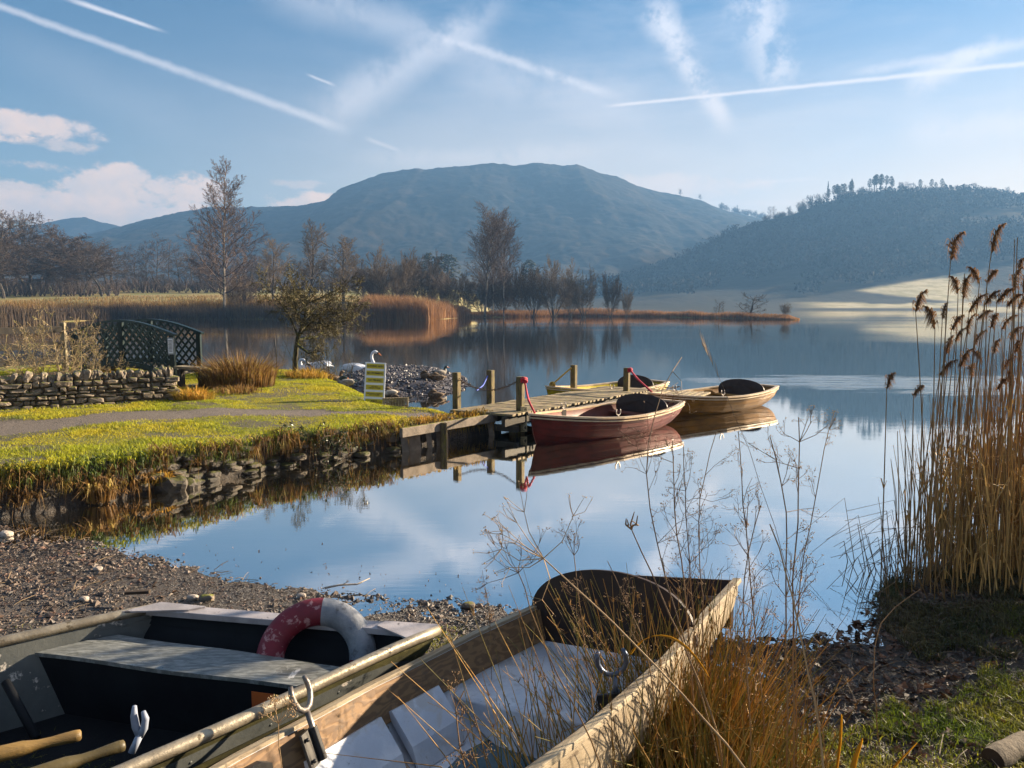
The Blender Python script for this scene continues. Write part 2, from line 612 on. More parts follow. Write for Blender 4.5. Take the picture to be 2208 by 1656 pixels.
gm, nt, b = newmat('ground soil')
co = nt.coord('Object')
n1, n2, n3 = nt.noise(co, 9, 8, 0.7), nt.noise(co, 55, 5, 0.7), nt.noise(co, 2.3, 5, 0.6)
gravel = nt.mix(nt.ss(0.38, 0.62, n2), (0.014, 0.010, 0.008), (0.085, 0.064, 0.048))
gravel = nt.mix(nt.ss(0.5, 0.7, n1), gravel, (0.05, 0.034, 0.024))
soil = nt.mix(nt.ss(0.4, 0.65, n1), (0.014, 0.010, 0.007), (0.045, 0.030, 0.018))
turf = nt.mix(nt.ss(0.35, 0.65, n1), (0.075, 0.095, 0.012), (0.16, 0.14, 0.018))
turf = nt.mix(nt.ss(0.5, 0.7, n3), turf, (0.15, 0.105, 0.02))
pth = nt.mix(nt.ss(0.35, 0.65, n2), (0.035, 0.028, 0.024), (0.19, 0.15, 0.12))
c_ = nt.mix(nt.attr('litter'), gravel, nt.mix(nt.ss(0.35, 0.6, n2), soil, gravel))
c_ = nt.mix(nt.attr('bank'), c_, soil)
c_ = nt.mix(nt.attr('grassy'), c_, turf)
c_ = nt.mix(nt.attr('pathy'), c_, pth)
nt.put(b.inputs['Base Color'], c_)
nt.put(b.inputs['Roughness'], nt.m('MULTIPLY_ADD', nt.attr('wet'), -0.55, 0.85))
nt.put(b.inputs['Normal'], nt.bump(nt.m('ADD', n1, n2), 0.9, 0.03))
g = Geo().grid(np.stack([GX, GY, GZ], -1), flip=True)
ground = tag(g.build('ground', gm, smooth=True, attrs={'grassy': a_grass.ravel(), 'pathy': a_path.ravel(), 'wet': a_wet.ravel(), 'litter': a_litter.ravel(),
             'bank': (ins_ * sstep(0.4, 0.9, slope)).ravel()}), kind='structure')

# ------------------------------------------------------------------ water and lake bed
wm, nt, b = newmat('lake water')
co = nt.coord('Object')
sep = nt.node('ShaderNodeSeparateXYZ')
nt.put(sep.inputs[0], co)
X_, Y_ = sep.outputs[0], sep.outputs[1]
# ruffled streak where a breeze touches the water beyond the boats
cx = nt.m('SUBTRACT', Y_, nt.m('MULTIPLY_ADD', X_, -0.14, 21.2))
cx = nt.m('ADD', cx, nt.m('MULTIPLY_ADD', nt.noise(nt.scalev(co, (0.22, 0.9, 1)), 1.3, 8, 0.72), 7.0, -3.5))
wd = nt.m('MULTIPLY', nt.ss(3.0, 11.0, X_), 2.8)
ruf = nt.m('SUBTRACT', 1.0, nt.m('DIVIDE', nt.m('ABSOLUTE', cx), nt.m('ADD', wd, 0.15)))
ruf = nt.m('MULTIPLY', nt.m('MULTIPLY', nt.ss(0.0, 0.6, ruf), nt.ss(3.0, 8.0, X_)), nt.ss(0.36, 0.6, nt.noise(nt.scalev(co, (0.5, 2.6, 1)), 1.2, 6, 0.7)))
rip = nt.noise(nt.scalev(co, (0.8, 3.2, 1)), 1.4, 4, 0.55)
rip2 = nt.noise(nt.scalev(co, (1.5, 7, 1)), 2.6, 3, 0.6)
far_ = nt.ss(12.0, 60.0, Y_)
patch = nt.ss(0.42, 0.65, nt.noise(nt.scalev(co, (0.02, 0.06, 1)), 1.0, 3, 0.5))
bn = nt.node('ShaderNodeBump')
nt.put(bn.inputs['Height'], nt.m('ADD', rip, nt.m('MULTIPLY', rip2, 0.35)))
bn.inputs['Distance'].default_value = 0.05
nt.put(bn.inputs['Strength'], nt.m('ADD', nt.m('MULTIPLY', ruf, 0.8), nt.m('MULTIPLY_ADD', nt.m('MULTIPLY', far_, patch), 0.05, 0.012)))
gl = nt.node('ShaderNodeBsdfGlossy')
gl.inputs['Color'].default_value = (1.0, 0.975, 0.94, 1)
nt.put(gl.inputs['Roughness'], nt.m('MULTIPLY_ADD', ruf, 0.03, 0.012))
nt.put(gl.inputs['Normal'], bn.outputs[0])
df = nt.node('ShaderNodeBsdfDiffuse')
nt.put(df.inputs[0], nt.mix(nt.ss(0.4, 0.6, nt.noise(co, 0.7, 4, 0.6)), (0.012, 0.013, 0.012), (0.03, 0.026, 0.018)))
fr = nt.node('ShaderNodeFresnel')
fr.inputs[0].default_value = 1.9
mx = nt.node('ShaderNodeMixShader')
nt.put(mx.inputs[0], nt.m('MULTIPLY_ADD', fr.outputs[0], 0.25, 0.75))
nt.l.new(df.outputs[0], mx.inputs[1])
nt.l.new(gl.outputs[0], mx.inputs[2])
nt.l.new(mx.outputs[0], nt.n['Material Output'].inputs[0])
g = Geo()
g.add([[-900, -20, 0], [625, -20, 0], [625, 900, 0], [-900, 900, 0]], [[0, 1, 2, 3]])
tag(g.build('water', wm), kind='structure')
g = Geo()
g.add([[-1480, -200, -1.2], [630, -200, -1.2], [630, 3000, -1.2], [-1480, 3000, -1.2]], [[0, 1, 2, 3]])
tag(g.build('lake_bed', mat('lake bed mud', (0.03, 0.025, 0.02), (0.05, 0.04, 0.03), 0.3)), kind='structure')

# ------------------------------------------------------------------ far field and spit
FSH = [(-300, 60), (0, 84), (120, 98), (250, 113), (560, 118), (740, 114), (930, 110), (1000, 134), (1200, 148), (1400, 142), (1600, 122), (1690, 113), (1722, 110)]
FPTS = [((u - CX) / F * d, d) for u, d in FSH]
FBACK = [(43.5, 116), (34, 132), (14, 166), (-8, 200), (-16, 270), (-10, 420)]
FPOLY = [(-420, 60)] + FPTS + FBACK + [(-420, 420)]
fx = np.concatenate([np.arange(-420, -110, 8), np.arange(-110, 52, 1.3)])
fy = np.concatenate([np.arange(50, 200, 1.3), np.arange(200, 421, 6)])

def field_h(X, Y):
    X, Y = np.asarray(X, float), np.asarray(Y, float)
    ins = inside(X, Y, FPOLY)
    d = seg_dist(X, Y, FPTS + FBACK) * np.where(ins, 1, -1) + 1.6 * fbm(X * 0.2, Y * 0.2, 4, 41)
    z = np.where(d > 0, 0.55 * sstep(0, 2.5, d), 0.3 * d)
    lf = sstep(-4, -34, X)
    z = z + np.where(d > 0, 0.052 * np.maximum(0, Y - 112 - 10 * sstep(-30, -80, X) * 0) * lf * sstep(0, 12, d), 0) + 0.25 * fbm(X * 0.12, Y * 0.12, 3, 5) * sstep(0, 6, d)
    return np.maximum(np.minimum(z, 9.0), -1.1)

FXg, FYg = np.meshgrid(fx, fy, indexing='ij')
FZ = field_h(FXg, FYg)
fm = mat('pasture', (0.16, 0.15, 0.035), (0.28, 0.20, 0.07), 0.12, 0.9, 0.6, 1.5, bdist=0.3, c3=(0.12, 0.13, 0.03))
tag(Geo().grid(np.stack([FXg, FYg, FZ], -1), flip=True).build('field', fm, smooth=True), kind='structure')

# ------------------------------------------------------------------ fells
def hill(name, prof_px, Yr, Y0, Y2, nx, ny, amp, mt, power, seed, bumps=0.0, attrs=None, xpad=0):
    us = np.array([p[0] for p in prof_px], float)
    vs_ = np.array([p[1] for p in prof_px], float)
    Xr = (us - CX) / F * Yr
    Zr = CAMZ + (660 - vs_) / F * Yr
    xs = np.linspace(Xr[0], Xr[-1], nx)
    zr = np.interp(xs, Xr, Zr)
    k = np.ones(5) / 5
    zr = np.convolve(np.pad(zr, 2, mode='edge'), np.array([1, 2, 3, 2, 1]) / 9, 'valid')
    t = np.concatenate([np.linspace(0, 1, ny), np.linspace(1, 1.6, ny // 4)[1:]])
    Xg, Tg = np.meshgrid(xs, t, indexing='ij')
    zrg = np.broadcast_to(zr[:, None], Xg.shape)
    Yg = np.where(Tg <= 1, Y0 + (Yr - Y0) * Tg, Yr + (Y2 - Yr) * (Tg - 1) / 0.6)
    p = np.where(Tg <= 1, np.clip(Tg, 0, 1) ** power, 1 - ((Tg - 1) / 0.6) ** 1.5)
    s = 9.0 / Yr * 1.0
    ridg = np.abs(fbm(Xg * s * 0.9, Yg * s * 0.45, 6 if amp > 10 else 3, seed)) * -2 + 0.25
    fade = np.sin(np.clip(Tg, 0, 1) * PI) ** 0.7
    Z = zrg * p + amp * ridg * fade + 0.14 * amp * (np.abs(fbm(Xg * s * 7, Yg * s * 7, 6, seed + 3)) * 2 - 0.25) * sstep(0.05, 0.3, Tg)
    Z = Z + bumps * (fbm(Xg * 0.11, Yg * 0.11, 4, seed + 5)) * sstep(0.12, 0.3, Tg) * (1 if attrs is None else 1)
    at = attrs(Xg, Yg, Tg, Z) if attrs else None
    if at and 'dz' in at:
        Z = Z + at.pop('dz')
    Z = np.maximum(Z, -3)
    o = Geo().grid(np.stack([Xg, Yg, Z], -1), flip=True).build(name, mt, smooth=True, attrs={k_: v_.ravel() for k_, v_ in (at or {}).items()})
    return tag(o, kind='structure'), xs, Z[:, ny - 1], Z

fellm, nt, b = newmat('fell bracken and rock')
co = nt.coord('Object')
n1, n2 = nt.noise(co, 0.006, 8, 0.65), nt.noise(co, 0.03, 7, 0.7)
c_ = nt.mix(nt.ss(0.4, 0.6, n1), (0.009, 0.010, 0.008), (0.022, 0.018, 0.013))
c_ = nt.mix(nt.ss(0.5, 0.66, n2), c_, (0.045, 0.034, 0.024))
c_ = nt.mix(nt.ss(0.58, 0.7, nt.noise(co, 0.017, 7, 0.7)), c_, (0.018, 0.018, 0.016))
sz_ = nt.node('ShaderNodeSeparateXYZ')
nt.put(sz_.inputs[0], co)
c_ = nt.mix(nt.m('MULTIPLY', nt.ss(110, 10, nt.m('MULTIPLY_ADD', nt.noise(co, 0.008, 5, 0.6), 80, sz_.outputs[2])), 0.8), c_, (0.15, 0.125, 0.085))  # valley mist put into the colour, paler towards the foot of the fell
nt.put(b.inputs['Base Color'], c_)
b.inputs['Roughness'].default_value = 0.95
b.inputs['Specular IOR Level'].default_value = 0.03
nt.put(b.inputs['Normal'], nt.bump(n2, 0.3, 10))
FELL = [(-440, 560), (-100, 540), (200, 512), (225, 505), (270, 492), (330, 477), (400, 461), (470, 451), (560, 451), (600, 449), (640, 451), (700, 440), (720, 433), (742, 411), (780, 399), (830, 381), (880, 374), (905, 370),
        (920, 373), (960, 369), (1010, 365), (1060, 361), (1110, 365), (1160, 359), (1210, 365), (1240, 362), (1290, 380), (1330, 389), (1370, 407), (1420, 420), (1470, 429), (1500, 436), (1545, 455), (1580, 463), (1620, 472), (1660, 479), (1780, 500)]
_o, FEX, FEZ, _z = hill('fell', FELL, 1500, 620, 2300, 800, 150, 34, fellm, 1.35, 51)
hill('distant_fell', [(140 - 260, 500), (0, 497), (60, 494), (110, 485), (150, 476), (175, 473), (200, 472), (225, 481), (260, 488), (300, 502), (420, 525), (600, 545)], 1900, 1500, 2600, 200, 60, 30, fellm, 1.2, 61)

whm, nt, b = newmat('hanging woodland and meadow')
co = nt.coord('Object')
n1, n2 = nt.noise(co, 0.02, 7, 0.65), nt.noise(co, 0.16, 5, 0.7)
wd_ = nt.mix(nt.ss(0.35, 0.65, n2), (0.008, 0.009, 0.007), (0.024, 0.019, 0.013))
wd_ = nt.mix(nt.ss(0.5, 0.62, n1), wd_, (0.018, 0.019, 0.011))
md = nt.mix(nt.ss(0.4, 0.6, nt.noise(co, 0.09, 6, 0.65)), (0.50, 0.41, 0.24), (0.34, 0.29, 0.15))
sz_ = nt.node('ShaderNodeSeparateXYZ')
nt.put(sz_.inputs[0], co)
wd_ = nt.mix(nt.m('MULTIPLY', nt.ss(95, 15, nt.m('MULTIPLY_ADD', n1, 70, sz_.outputs[2])), 0.7), wd_, (0.06, 0.054, 0.038))  # lower slope paled in its colour to stand for mist
c_ = nt.mix(nt.attr('meadow'), wd_, md)
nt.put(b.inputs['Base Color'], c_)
b.inputs['Specular IOR Level'].default_value = 0.03
b.inputs['Roughness'].default_value = 0.95
nt.put(b.inputs['Normal'], nt.bump(n2, nt.m('MULTIPLY_ADD', nt.attr('meadow'), -0.25, 0.35), 2))

def wood_attr(X, Y, T, Z):
    u = CX + X / Y * F
    v = 660 - (Z - CAMZ) / Y * F
    w = 14 * fbm(X * 0.02, Y * 0.03, 5, 71)
    m1 = sstep(0, 5, v - (627 - (u - 1825) * 0.16) + w * 0.25) * sstep(0, 9, 629 + (u - 1825) * 0.12 - v + w * 0.5) * sstep(1812, 1850, u) * sstep(2130, 2050, u + w * 3)
    m2 = sstep(651, 655, v + w * 0.2) * sstep(666, 662, v) * sstep(1690, 1830, u + w * 6) * 0.9
    m3 = sstep(2030, 2080, u) * sstep(640, 648, v + w * 0.3) * 0.8
    wedge = sstep(0, 26, (u - 1800) * 0.28 - (v - 626) + w * 0.0 - 0) if False else 1
    m = np.clip(np.maximum(np.maximum(m1 * wedge, m2), m3), 0, 1)
    m = m * sstep(-0.15, -0.06, fbm(X * 0.03, Y * 0.05, 5, 77))
    dz = (1 - m) * 1.1 * (np.abs(fbm(X * 0.16, Y * 0.16, 3, 81)) ** 0.7) * sstep(0.03, 0.15, T)
    return {'meadow': m, 'dz': dz}

WOODY = [(900, 645), (1100, 636), (1250, 618), (1380, 590), (1470, 553), (1550, 510), (1605, 488), (1645, 478), (1700, 467), (1760, 444), (1820, 430), (1870, 420), (1900, 417), (1950, 422), (2000, 417), (2060, 417), (2110, 423), (2160, 433), (2208, 439), (2350, 448)]
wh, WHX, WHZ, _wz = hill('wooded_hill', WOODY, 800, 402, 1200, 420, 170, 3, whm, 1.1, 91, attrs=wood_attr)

# ------------------------------------------------------------------ haze
hm = bpy.data.materials.new('valley haze')
hm.use_nodes = True
hn = NT(hm.node_tree)
hn.n.remove(hn.n['Principled BSDF'])
pv = hn.node('ShaderNodeVolumePrincipled')
pv.inputs['Color'].default_value = (0.14, 0.29, 0.53, 1)
pv.inputs['Density'].default_value = 0.00042
pv.inputs['Anisotropy'].default_value = 0.2
hn.l.new(pv.outputs[0], hn.n['Material Output'].inputs['Volume'])
g = Geo().box((-430, 1400, 148), (2140, 3300, 302))
tag(g.build('haze', hm), kind='stuff')
# ================================================================== bare winter trees
bark_dark = mat('dark bark', (0.030, 0.024, 0.020), (0.075, 0.060, 0.045), 3, 0.9, rand=0.15)
twig_dark = mat('dark twigs', (0.050, 0.034, 0.028), (0.085, 0.060, 0.046), 0.5, 0.9, rand=0.25)
twig_warm = mat('warm brown twigs', (0.085, 0.058, 0.036), (0.13, 0.088, 0.05), 0.5, 0.9, rand=0.2)
twig_birch = mat('birch twigs', (0.070, 0.046, 0.040), (0.11, 0.075, 0.058), 0.5, 0.9)
bark_birch = mat('pale birch bark', (0.27, 0.22, 0.17), (0.05, 0.042, 0.036), 1.6, 0.8, thr=(0.4, 0.55), stretch=(1, 1, 0.5))
needle = mat('pine needles', (0.012, 0.018, 0.010), (0.030, 0.036, 0.018), 0.6, 0.9, rand=0.2)

def rotdir(d, ang, az):
    d = unit(d)
    a = unit(np.cross(d, (0.31, 0.57, 0.76) if abs(d[2]) > 0.8 else (0, 0, 1)))
    b = np.cross(d, a)
    return unit(d * math.cos(ang) + (a * math.cos(az) + b * math.sin(az)) * math.sin(ang))

def grow(gt, gc, p, d, L, r, lv, sp, rs):
    n = sp['n'][lv]
    pts, rad = [np.array(p, float)], [r]
    dirs = [unit(d)]
    dd = unit(d)
    for i in range(n):
        dd = unit(dd + rs.normal(0, sp['wig'][lv], 3) + V3(0, 0, sp['trop'][lv]) / n)
        pts.append(pts[-1] + dd * L / n)
        dirs.append(dd)
        t = (i + 1) / n
        rad.append(max(r * (1 - t * (1 - sp['tip'])), sp['rmin']))
    G = gt if lv <= sp.get('tl', 0) else gc
    G.tube(pts, rad, sp['sides'][lv])
    if lv + 1 >= len(sp['n']): return
    k = sp['k'][lv]
    if lv > 0: k = max(2, int(round(k * (0.5 + 0.6 * min(1.5, L / sp['ref'][lv])))))
    s0 = sp['start'][lv]
    az = rs.uniform(0, 6.28)
    for j in range(k):
        t = s0 + (1 - s0) * (j + rs.uniform(0.1, 0.9)) / k
        f = t * n
        i = min(int(f), n - 1)
        q = pts[i] + (pts[i + 1] - pts[i]) * (f - i)
        az += 2.4 + rs.normal(0, 0.35)
        ang = R(sp['ang'][lv] * (1 - sp.get('angdrop', 0) * t * (lv == 0))) * rs.uniform(0.75, 1.25)
        sh = sp['shape'](t) if lv == 0 else (1 - 0.55 * t)
        cl = sp['ratio'][lv] * (L if lv else sp['H']) * sh * rs.uniform(0.75, 1.2)
        cr = min(rad[i] * 0.62, max(sp['rr'][lv] * cl, sp['rmin']))
        grow(gt, gc, q, rotdir(dirs[i + 1], ang, az), cl, cr, lv + 1, sp, rs)

def tree_spec(**kw):
    d = dict(H=10, n=[7, 5, 3, 2], wig=[0.05, 0.13, 0.18, 0.2], trop=[0.1, 0.35, 0.2, 0.1], k=[16, 8, 7], start=[0.3, 0.25, 0.2], ang=[55, 42, 40], ratio=[0.42, 0.42, 0.42],
             rr=[0.022, 0.016, 0.016], ref=[1, 3, 1.3], tip=0.15, rmin=0.011, sides=[6, 4, 3, 3], shape=lambda t: 1 - 0.35 * t)
    d.update(kw)
    return d

def make_tree(name, sp, seed, label, cat, group, tm, cm_, r0=0.17, lean=0.03, stems=1, spread=0.0):
    rs = np.random.default_rng(seed)
    root = empty(name, label, cat, group=group)
    gt, gc = Geo(), Geo()
    for s in range(stems):
        a = rs.uniform(0, 6.28) if stems > 1 else 0
        a = s * 2.4 + rs.uniform(-0.4, 0.4)
        ln = spread * rs.uniform(0.35, 1.0) if stems > 1 else 0
        d0 = V3(math.cos(a) * ln + rs.normal(0, lean), math.sin(a) * ln + rs.normal(0, lean), 1)
        hh = sp['H'] * (rs.uniform(0.75, 1.0) if stems > 1 else 1)
        grow(gt, gc, (math.cos(a) * 0.25 * (stems > 1), math.sin(a) * 0.25 * (stems > 1), -0.15), d0, hh, r0 * (0.6 if stems > 1 else 1), 0, sp, rs)
    gt.build('trunk', tm, root)
    cr = gc.build('crown', cm_, root)
    vv = np.array([v.co[:] for v in cr.data.vertices])
    root['w0'] = float(np.percentile(np.hypot(vv[:, 0], vv[:, 1]), 96) * 2)
    root['h0'] = float(np.percentile(vv[:, 2], 99.6))
    return root

class Proto:
    """the first placing uses the built tree, later ones copy it with its parts"""
    def __init__(self, root):
        self.root, self.used = root, False
        self.w0, self.h0 = root.get('w0', 3.2), root.get('h0', 10.0)
        for k_ in ('w0', 'h0'):
            if k_ in root: del root[k_]
    def place(self, loc, sx, sz, rz, label, group=None, name=None):
        o = self.root if not self.used else dup(self.root)
        self.used = True
        o.location = Vector([float(x) for x in loc])
        o.rotation_euler = (0, 0, rz)
        o.scale = (sx, sx, sz)
        o['label'] = label
        if group: o['group'] = group
        elif 'group' in o: del o['group']
        return o

sp_alder = tree_spec(k=[20, 13, 12], ang=[62, 48, 45], ratio=[0.40, 0.46, 0.45], wig=[0.09, 0.2, 0.25, 0.25], trop=[0.1, 0.45, 0.1, 0], rmin=0.016)
alders = [Proto(make_tree('alder_tree', sp_alder, 100 + i, 'bare tree', 'tree', None, bark_dark, twig_dark, 0.19, 0.07)) for i in range(4)]
sp_slim = tree_spec(k=[26, 9, 8], ang=[60, 45, 42], ratio=[0.22, 0.45, 0.45], trop=[0.1, 0.3, 0.1, 0], rmin=0.015, shape=lambda t: 0.65 + 0.5 * math.sin(t * PI))
slims = [Proto(make_tree('alder_tree', sp_slim, 130 + i, 'bare tree', 'tree', None, bark_dark, twig_dark, 0.12, 0.03)) for i in range(3)]
sp_round = tree_spec(k=[22, 13, 12], ang=[50, 40, 38], ratio=[0.44, 0.44, 0.42], start=[0.22, 0.2, 0.2], trop=[0.1, 0.5, 0.25, 0.1], rmin=0.014, angdrop=0.4)
rounds = [Proto(make_tree('ash_tree', sp_round, 140 + i, 'bare tree', 'tree', None, bark_dark, twig_warm, 0.18, 0.04)) for i in range(2)]
sp_wil = tree_spec(H=6, n=[6, 4, 3, 2], k=[12, 11, 9], ang=[44, 36, 36], ratio=[0.46, 0.45, 0.45], start=[0.15, 0.2, 0.2], trop=[0.25, 0.4, 0.3, 0.1], rmin=0.014, wig=[0.09, 0.12, 0.16, 0.2])
willows = [Proto(make_tree('willow_bush', sp_wil, 150 + i, 'bare willow', 'tree', None, bark_dark, [twig_warm, twig_dark, twig_warm][i], 0.11, 0.08, stems=9, spread=0.95)) for i in range(3)]

def far_tree(proto, u, vt, Y, wpx, label, group=None, zb=None, h0=10.0, w0=8.0, rz=None):
    X = (u - CX) / F * Y
    z = float(field_h(np.array([X]), np.array([Y]))[0]) if zb is None else zb
    h = CAMZ + (660 - vt) / F * Y - z
    w = wpx / F * Y
    return proto.place((X, Y, max(z, 0.2)), w / proto.w0, h / proto.h0, rng.uniform(0, 6.28) if rz is None else rz, label, group)

# tall birch on the far shore
sp_b = tree_spec(H=20, n=[12, 7, 4, 3], k=[58, 16, 11], start=[0.14, 0.2, 0.25], ang=[72, 36, 34], angdrop=0.42, ratio=[0.42, 0.40, 0.45], wig=[0.015, 0.06, 0.12, 0.18],
                 trop=[0.05, 0.75, 0.15, -0.3], rmin=0.017, ref=[1, 6, 2], rr=[0.012, 0.012, 0.012], shape=lambda t: max(0.3, 1.0 - 0.72 * t) * (0.75 + 0.25 * min(1, t / 0.3)))
t = Proto(make_tree('birch_tree', sp_b, 201, '', 'tree', None, bark_birch, twig_birch, 0.21, 0.01))
far_tree(t, 487, 350, 119, 178, 'tall bare birch standing alone on the far shore, highest tree left of the lake', h0=20, w0=13.5)
sp_b2 = tree_spec(H=17, n=[10, 6, 4, 3], k=[34, 13, 10], start=[0.30, 0.2, 0.2], ang=[48, 36, 34], angdrop=0.3, ratio=[0.30, 0.40, 0.42], wig=[0.035, 0.08, 0.14, 0.2],
                  trop=[0.05, 0.5, 0.1, -0.35], rmin=0.016, ref=[1, 4.5, 1.8], rr=[0.012, 0.012, 0.012], shape=lambda t: 0.55 + 0.6 * math.sin(t * 2.6))
t = Proto(make_tree('birch_tree', sp_b2, 211, '', 'tree', None, bark_birch, twig_birch, 0.2, 0.02, stems=1))
far_tree(t, 1046, 446, 136, 118, 'tallest bare birch of the clump above the orange reeds', h0=17, w0=8.5)
t = Proto(make_tree('birch_tree', sp_b2, 219, '', 'tree', None, bark_birch, twig_birch, 0.17, 0.04))
far_tree(t, 1086, 482, 136, 82, 'slender birch with a white trunk beside the tallest birch of the clump', h0=17, w0=8.5)
t.place((-3.4, 140, 0.6), 0.75, 0.9, 1.7, 'thin birch between the two taller birches of the clump')

# woodland on the left, behind the dry field
GW = 'bare trees of the dark woodland left of the tall birch'
for i, (u, vt, Y, w) in enumerate([(-60, 480, 190, 190), (20, 486, 185, 170), (-10, 470, 240, 130), (65, 512, 205, 150), (110, 505, 200, 150), (150, 518, 215, 140), (178, 525, 200, 120), (205, 530, 210, 110), (235, 528, 205, 120), (250, 545, 240, 100),
                                   (15, 540, 172, 150), (185, 545, 190, 130), (225, 560, 190, 120), (-30, 505, 205, 160), (45, 472, 330, 110), (90, 495, 330, 90), (-40, 520, 160, 150), (75, 560, 190, 150), (140, 570, 195, 150)]):
    far_tree(alders[i % 4], u, vt - 10, Y, w * 1.3, 'dark bare tree with crooked limbs in the woodland left of the tall birch', GW)
GS = 'thin bare trees between the woodland and the tall birch'
for i, (u, vt, Y, w) in enumerate([(300, 540, 235, 50), (322, 520, 240, 50), (345, 505, 235, 66), (372, 520, 240, 50), (395, 540, 245, 70), (420, 548, 245, 70), (280, 570, 260, 60)]):
    far_tree(slims[i % 3], u, vt, Y, w, 'thin straight bare tree between the left woodland and the tall birch', GS, w0=5)
GB = 'bare trees in the hazy row behind the tall birch'
for i, (u, vt, Y, w) in enumerate([(440, 560, 260, 100), (520, 558, 260, 100), (575, 552, 250, 95), (615, 560, 255, 90), (550, 575, 215, 90), (460, 580, 225, 100), (360, 585, 215, 90), (700, 575, 250, 100), (800, 585, 250, 100), (770, 580, 280, 90)]):
    far_tree(alders[(i + 1) % 4], u, vt, Y, w * 1.25, 'hazy bare tree in the row behind the tall birch and the ash', GB)
far_tree(rounds[0], 664, 484, 150, 108, 'round-crowned bare ash rising behind the mossy hawthorn')
far_tree(rounds[1], 742, 512, 142, 108, 'broad bare ash right of the round-crowned ash, above the reeds')
far_tree(rounds[1], 592, 518, 165, 78, 'smaller bare ash between the tall birch and the round-crowned ash')
far_tree(willows[2], 520, 590, 124, 92, 'low scrubby bush at the foot of the tall birch', h0=6, w0=7)
far_tree(willows[0], 848, 535, 140, 128, 'pale fan-shaped bare willow left of the pair behind the reeds', h0=6, w0=7)
far_tree(willows[1], 915, 548, 150, 100, 'darker bare willow right of the fan-shaped willow', h0=6, w0=7)
far_tree(willows[2], 792, 560, 155, 90, 'bare willow behind the orange reeds beside the broad ash', h0=6, w0=7)
for u, vt, Y, w in [(815, 572, 150, 80), (880, 560, 155, 90), (940, 580, 150, 80)]:
    far_tree(willows[0 if u == 880 else 2], u, vt, Y, w, {815: 'low bare willow left of the fan-shaped willow behind the reeds', 880: 'bare willow filling the gap between the fan-shaped and the darker willow', 940: 'bare brown bush right of the darker willow, at the end of the orange reeds'}[u], h0=6, w0=7)
GT = 'dark thicket bushes under and beside the birch clump'
for i, (u, vt, Y, w) in enumerate([(965, 592, 145, 70), (1000, 588, 142, 70), (1040, 600, 141, 80), (1085, 590, 144, 90), (1120, 575, 146, 90), (1150, 592, 140, 80), (1060, 575, 150, 90)]):
    far_tree(willows[1 + i % 2], u, vt, Y, w, 'dark dense bush in the thicket around the birch clump', GT, h0=6, w0=7)
for i, (u, vt, Y, w, lb) in enumerate([(1193, 574, 141, 104, 'largest rounded bare bush right of the birch thicket on the spit'), (1258, 596, 138, 78, 'second rounded bare bush right of the birch thicket on the spit'),
                                       (1315, 606, 136, 52, 'small round bare bush near the thin end of the row on the spit'), (1350, 636, 134, 28, 'tiny bare bush at the end of the row on the spit'),
                                       (1230, 612, 145, 60, 'low bush tucked behind the two rounded bushes on the spit')]):
    far_tree(willows[(i + 2) % 3], u, vt, Y, w, lb, None, h0=6, w0=7)
sp_low = tree_spec(H=4, n=[4, 5, 4, 3], k=[13, 8, 6], start=[0.12, 0.2, 0.2], ang=[72, 45, 45], ratio=[0.62, 0.42, 0.45], trop=[0.1, 0.6, 0.3, 0.2], rmin=0.016, wig=[0.15, 0.2, 0.25, 0.3], ref=[1, 2.5, 1])
lows = Proto(make_tree('hawthorn_bush', sp_low, 171, '', 'tree', None, bark_dark, twig_dark, 0.2, 0.1))
far_tree(lows, 1612, 632, 124, 86, 'wide dark thorn bush with spreading limbs near the tip of the spit', h0=4, w0=5.6)
far_tree(lows, 1545, 648, 130, 36, 'little round-topped thorn tree left of the wide thorn bush on the spit', h0=4, w0=5.6)
far_tree(willows[0], 1692, 652, 116, 28, 'thin bare sapling on the very tip of the spit', h0=6, w0=7)

# evergreens behind the spit and the trees on the skyline
def make_pine(name, seed, kind):
    rs = np.random.default_rng(seed)
    root = empty(name, '', 'tree')
    gt, gc = Geo(), Geo()
    H = 10.0
    gt.tube([(0, 0, -0.6), (rs.normal(0, .1), rs.normal(0, .1), H * 0.5), (0, 0, H * 0.98)], [0.2, 0.14, 0.03], 5)
    n = 260
    for i in range(n):
        if kind == 'spruce':
            t = rs.uniform(0.12, 1.0)
            rr = (1 - t) * 2.1 * rs.uniform(0.35, 1.0) + 0.1
        else:
            t = rs.uniform(0.46, 1.0)
            rr = 1.7 * math.sin((t - 0.4) / 0.6 * PI * 0.9 + 0.15) * rs.uniform(0.3, 1.05) + 0.1
        a = rs.uniform(0, 6.28)
        c = V3(rr * math.cos(a), rr * math.sin(a), t * H)
        s = rs.uniform(0.22, 0.5)
        q = rs.normal(0, 1, (3, 3))
        q = q / np.linalg.norm(q, axis=1, keepdims=True) * s * V3(1, 1, 0.55)
        gc.add(np.concatenate([c + q, [c - q.mean(0) * 1.3]]), tris=[[0, 1, 2], [0, 1, 3], [1, 2, 3], [0, 2, 3]])
        if rs.random() < 0.25:
            gt.tube([(0, 0, c[2] - 0.4), c], [0.05, 0.03], 3)
    gt.build('trunk', bark_dark, root)
    gc.build('crown', needle, root)
    return root

pines = [Proto(make_pine('pine_tree', 300 + i, 'pine')) for i in range(3)]
spruces = [Proto(make_pine('spruce_tree', 310 + i, 'spruce')) for i in range(2)]

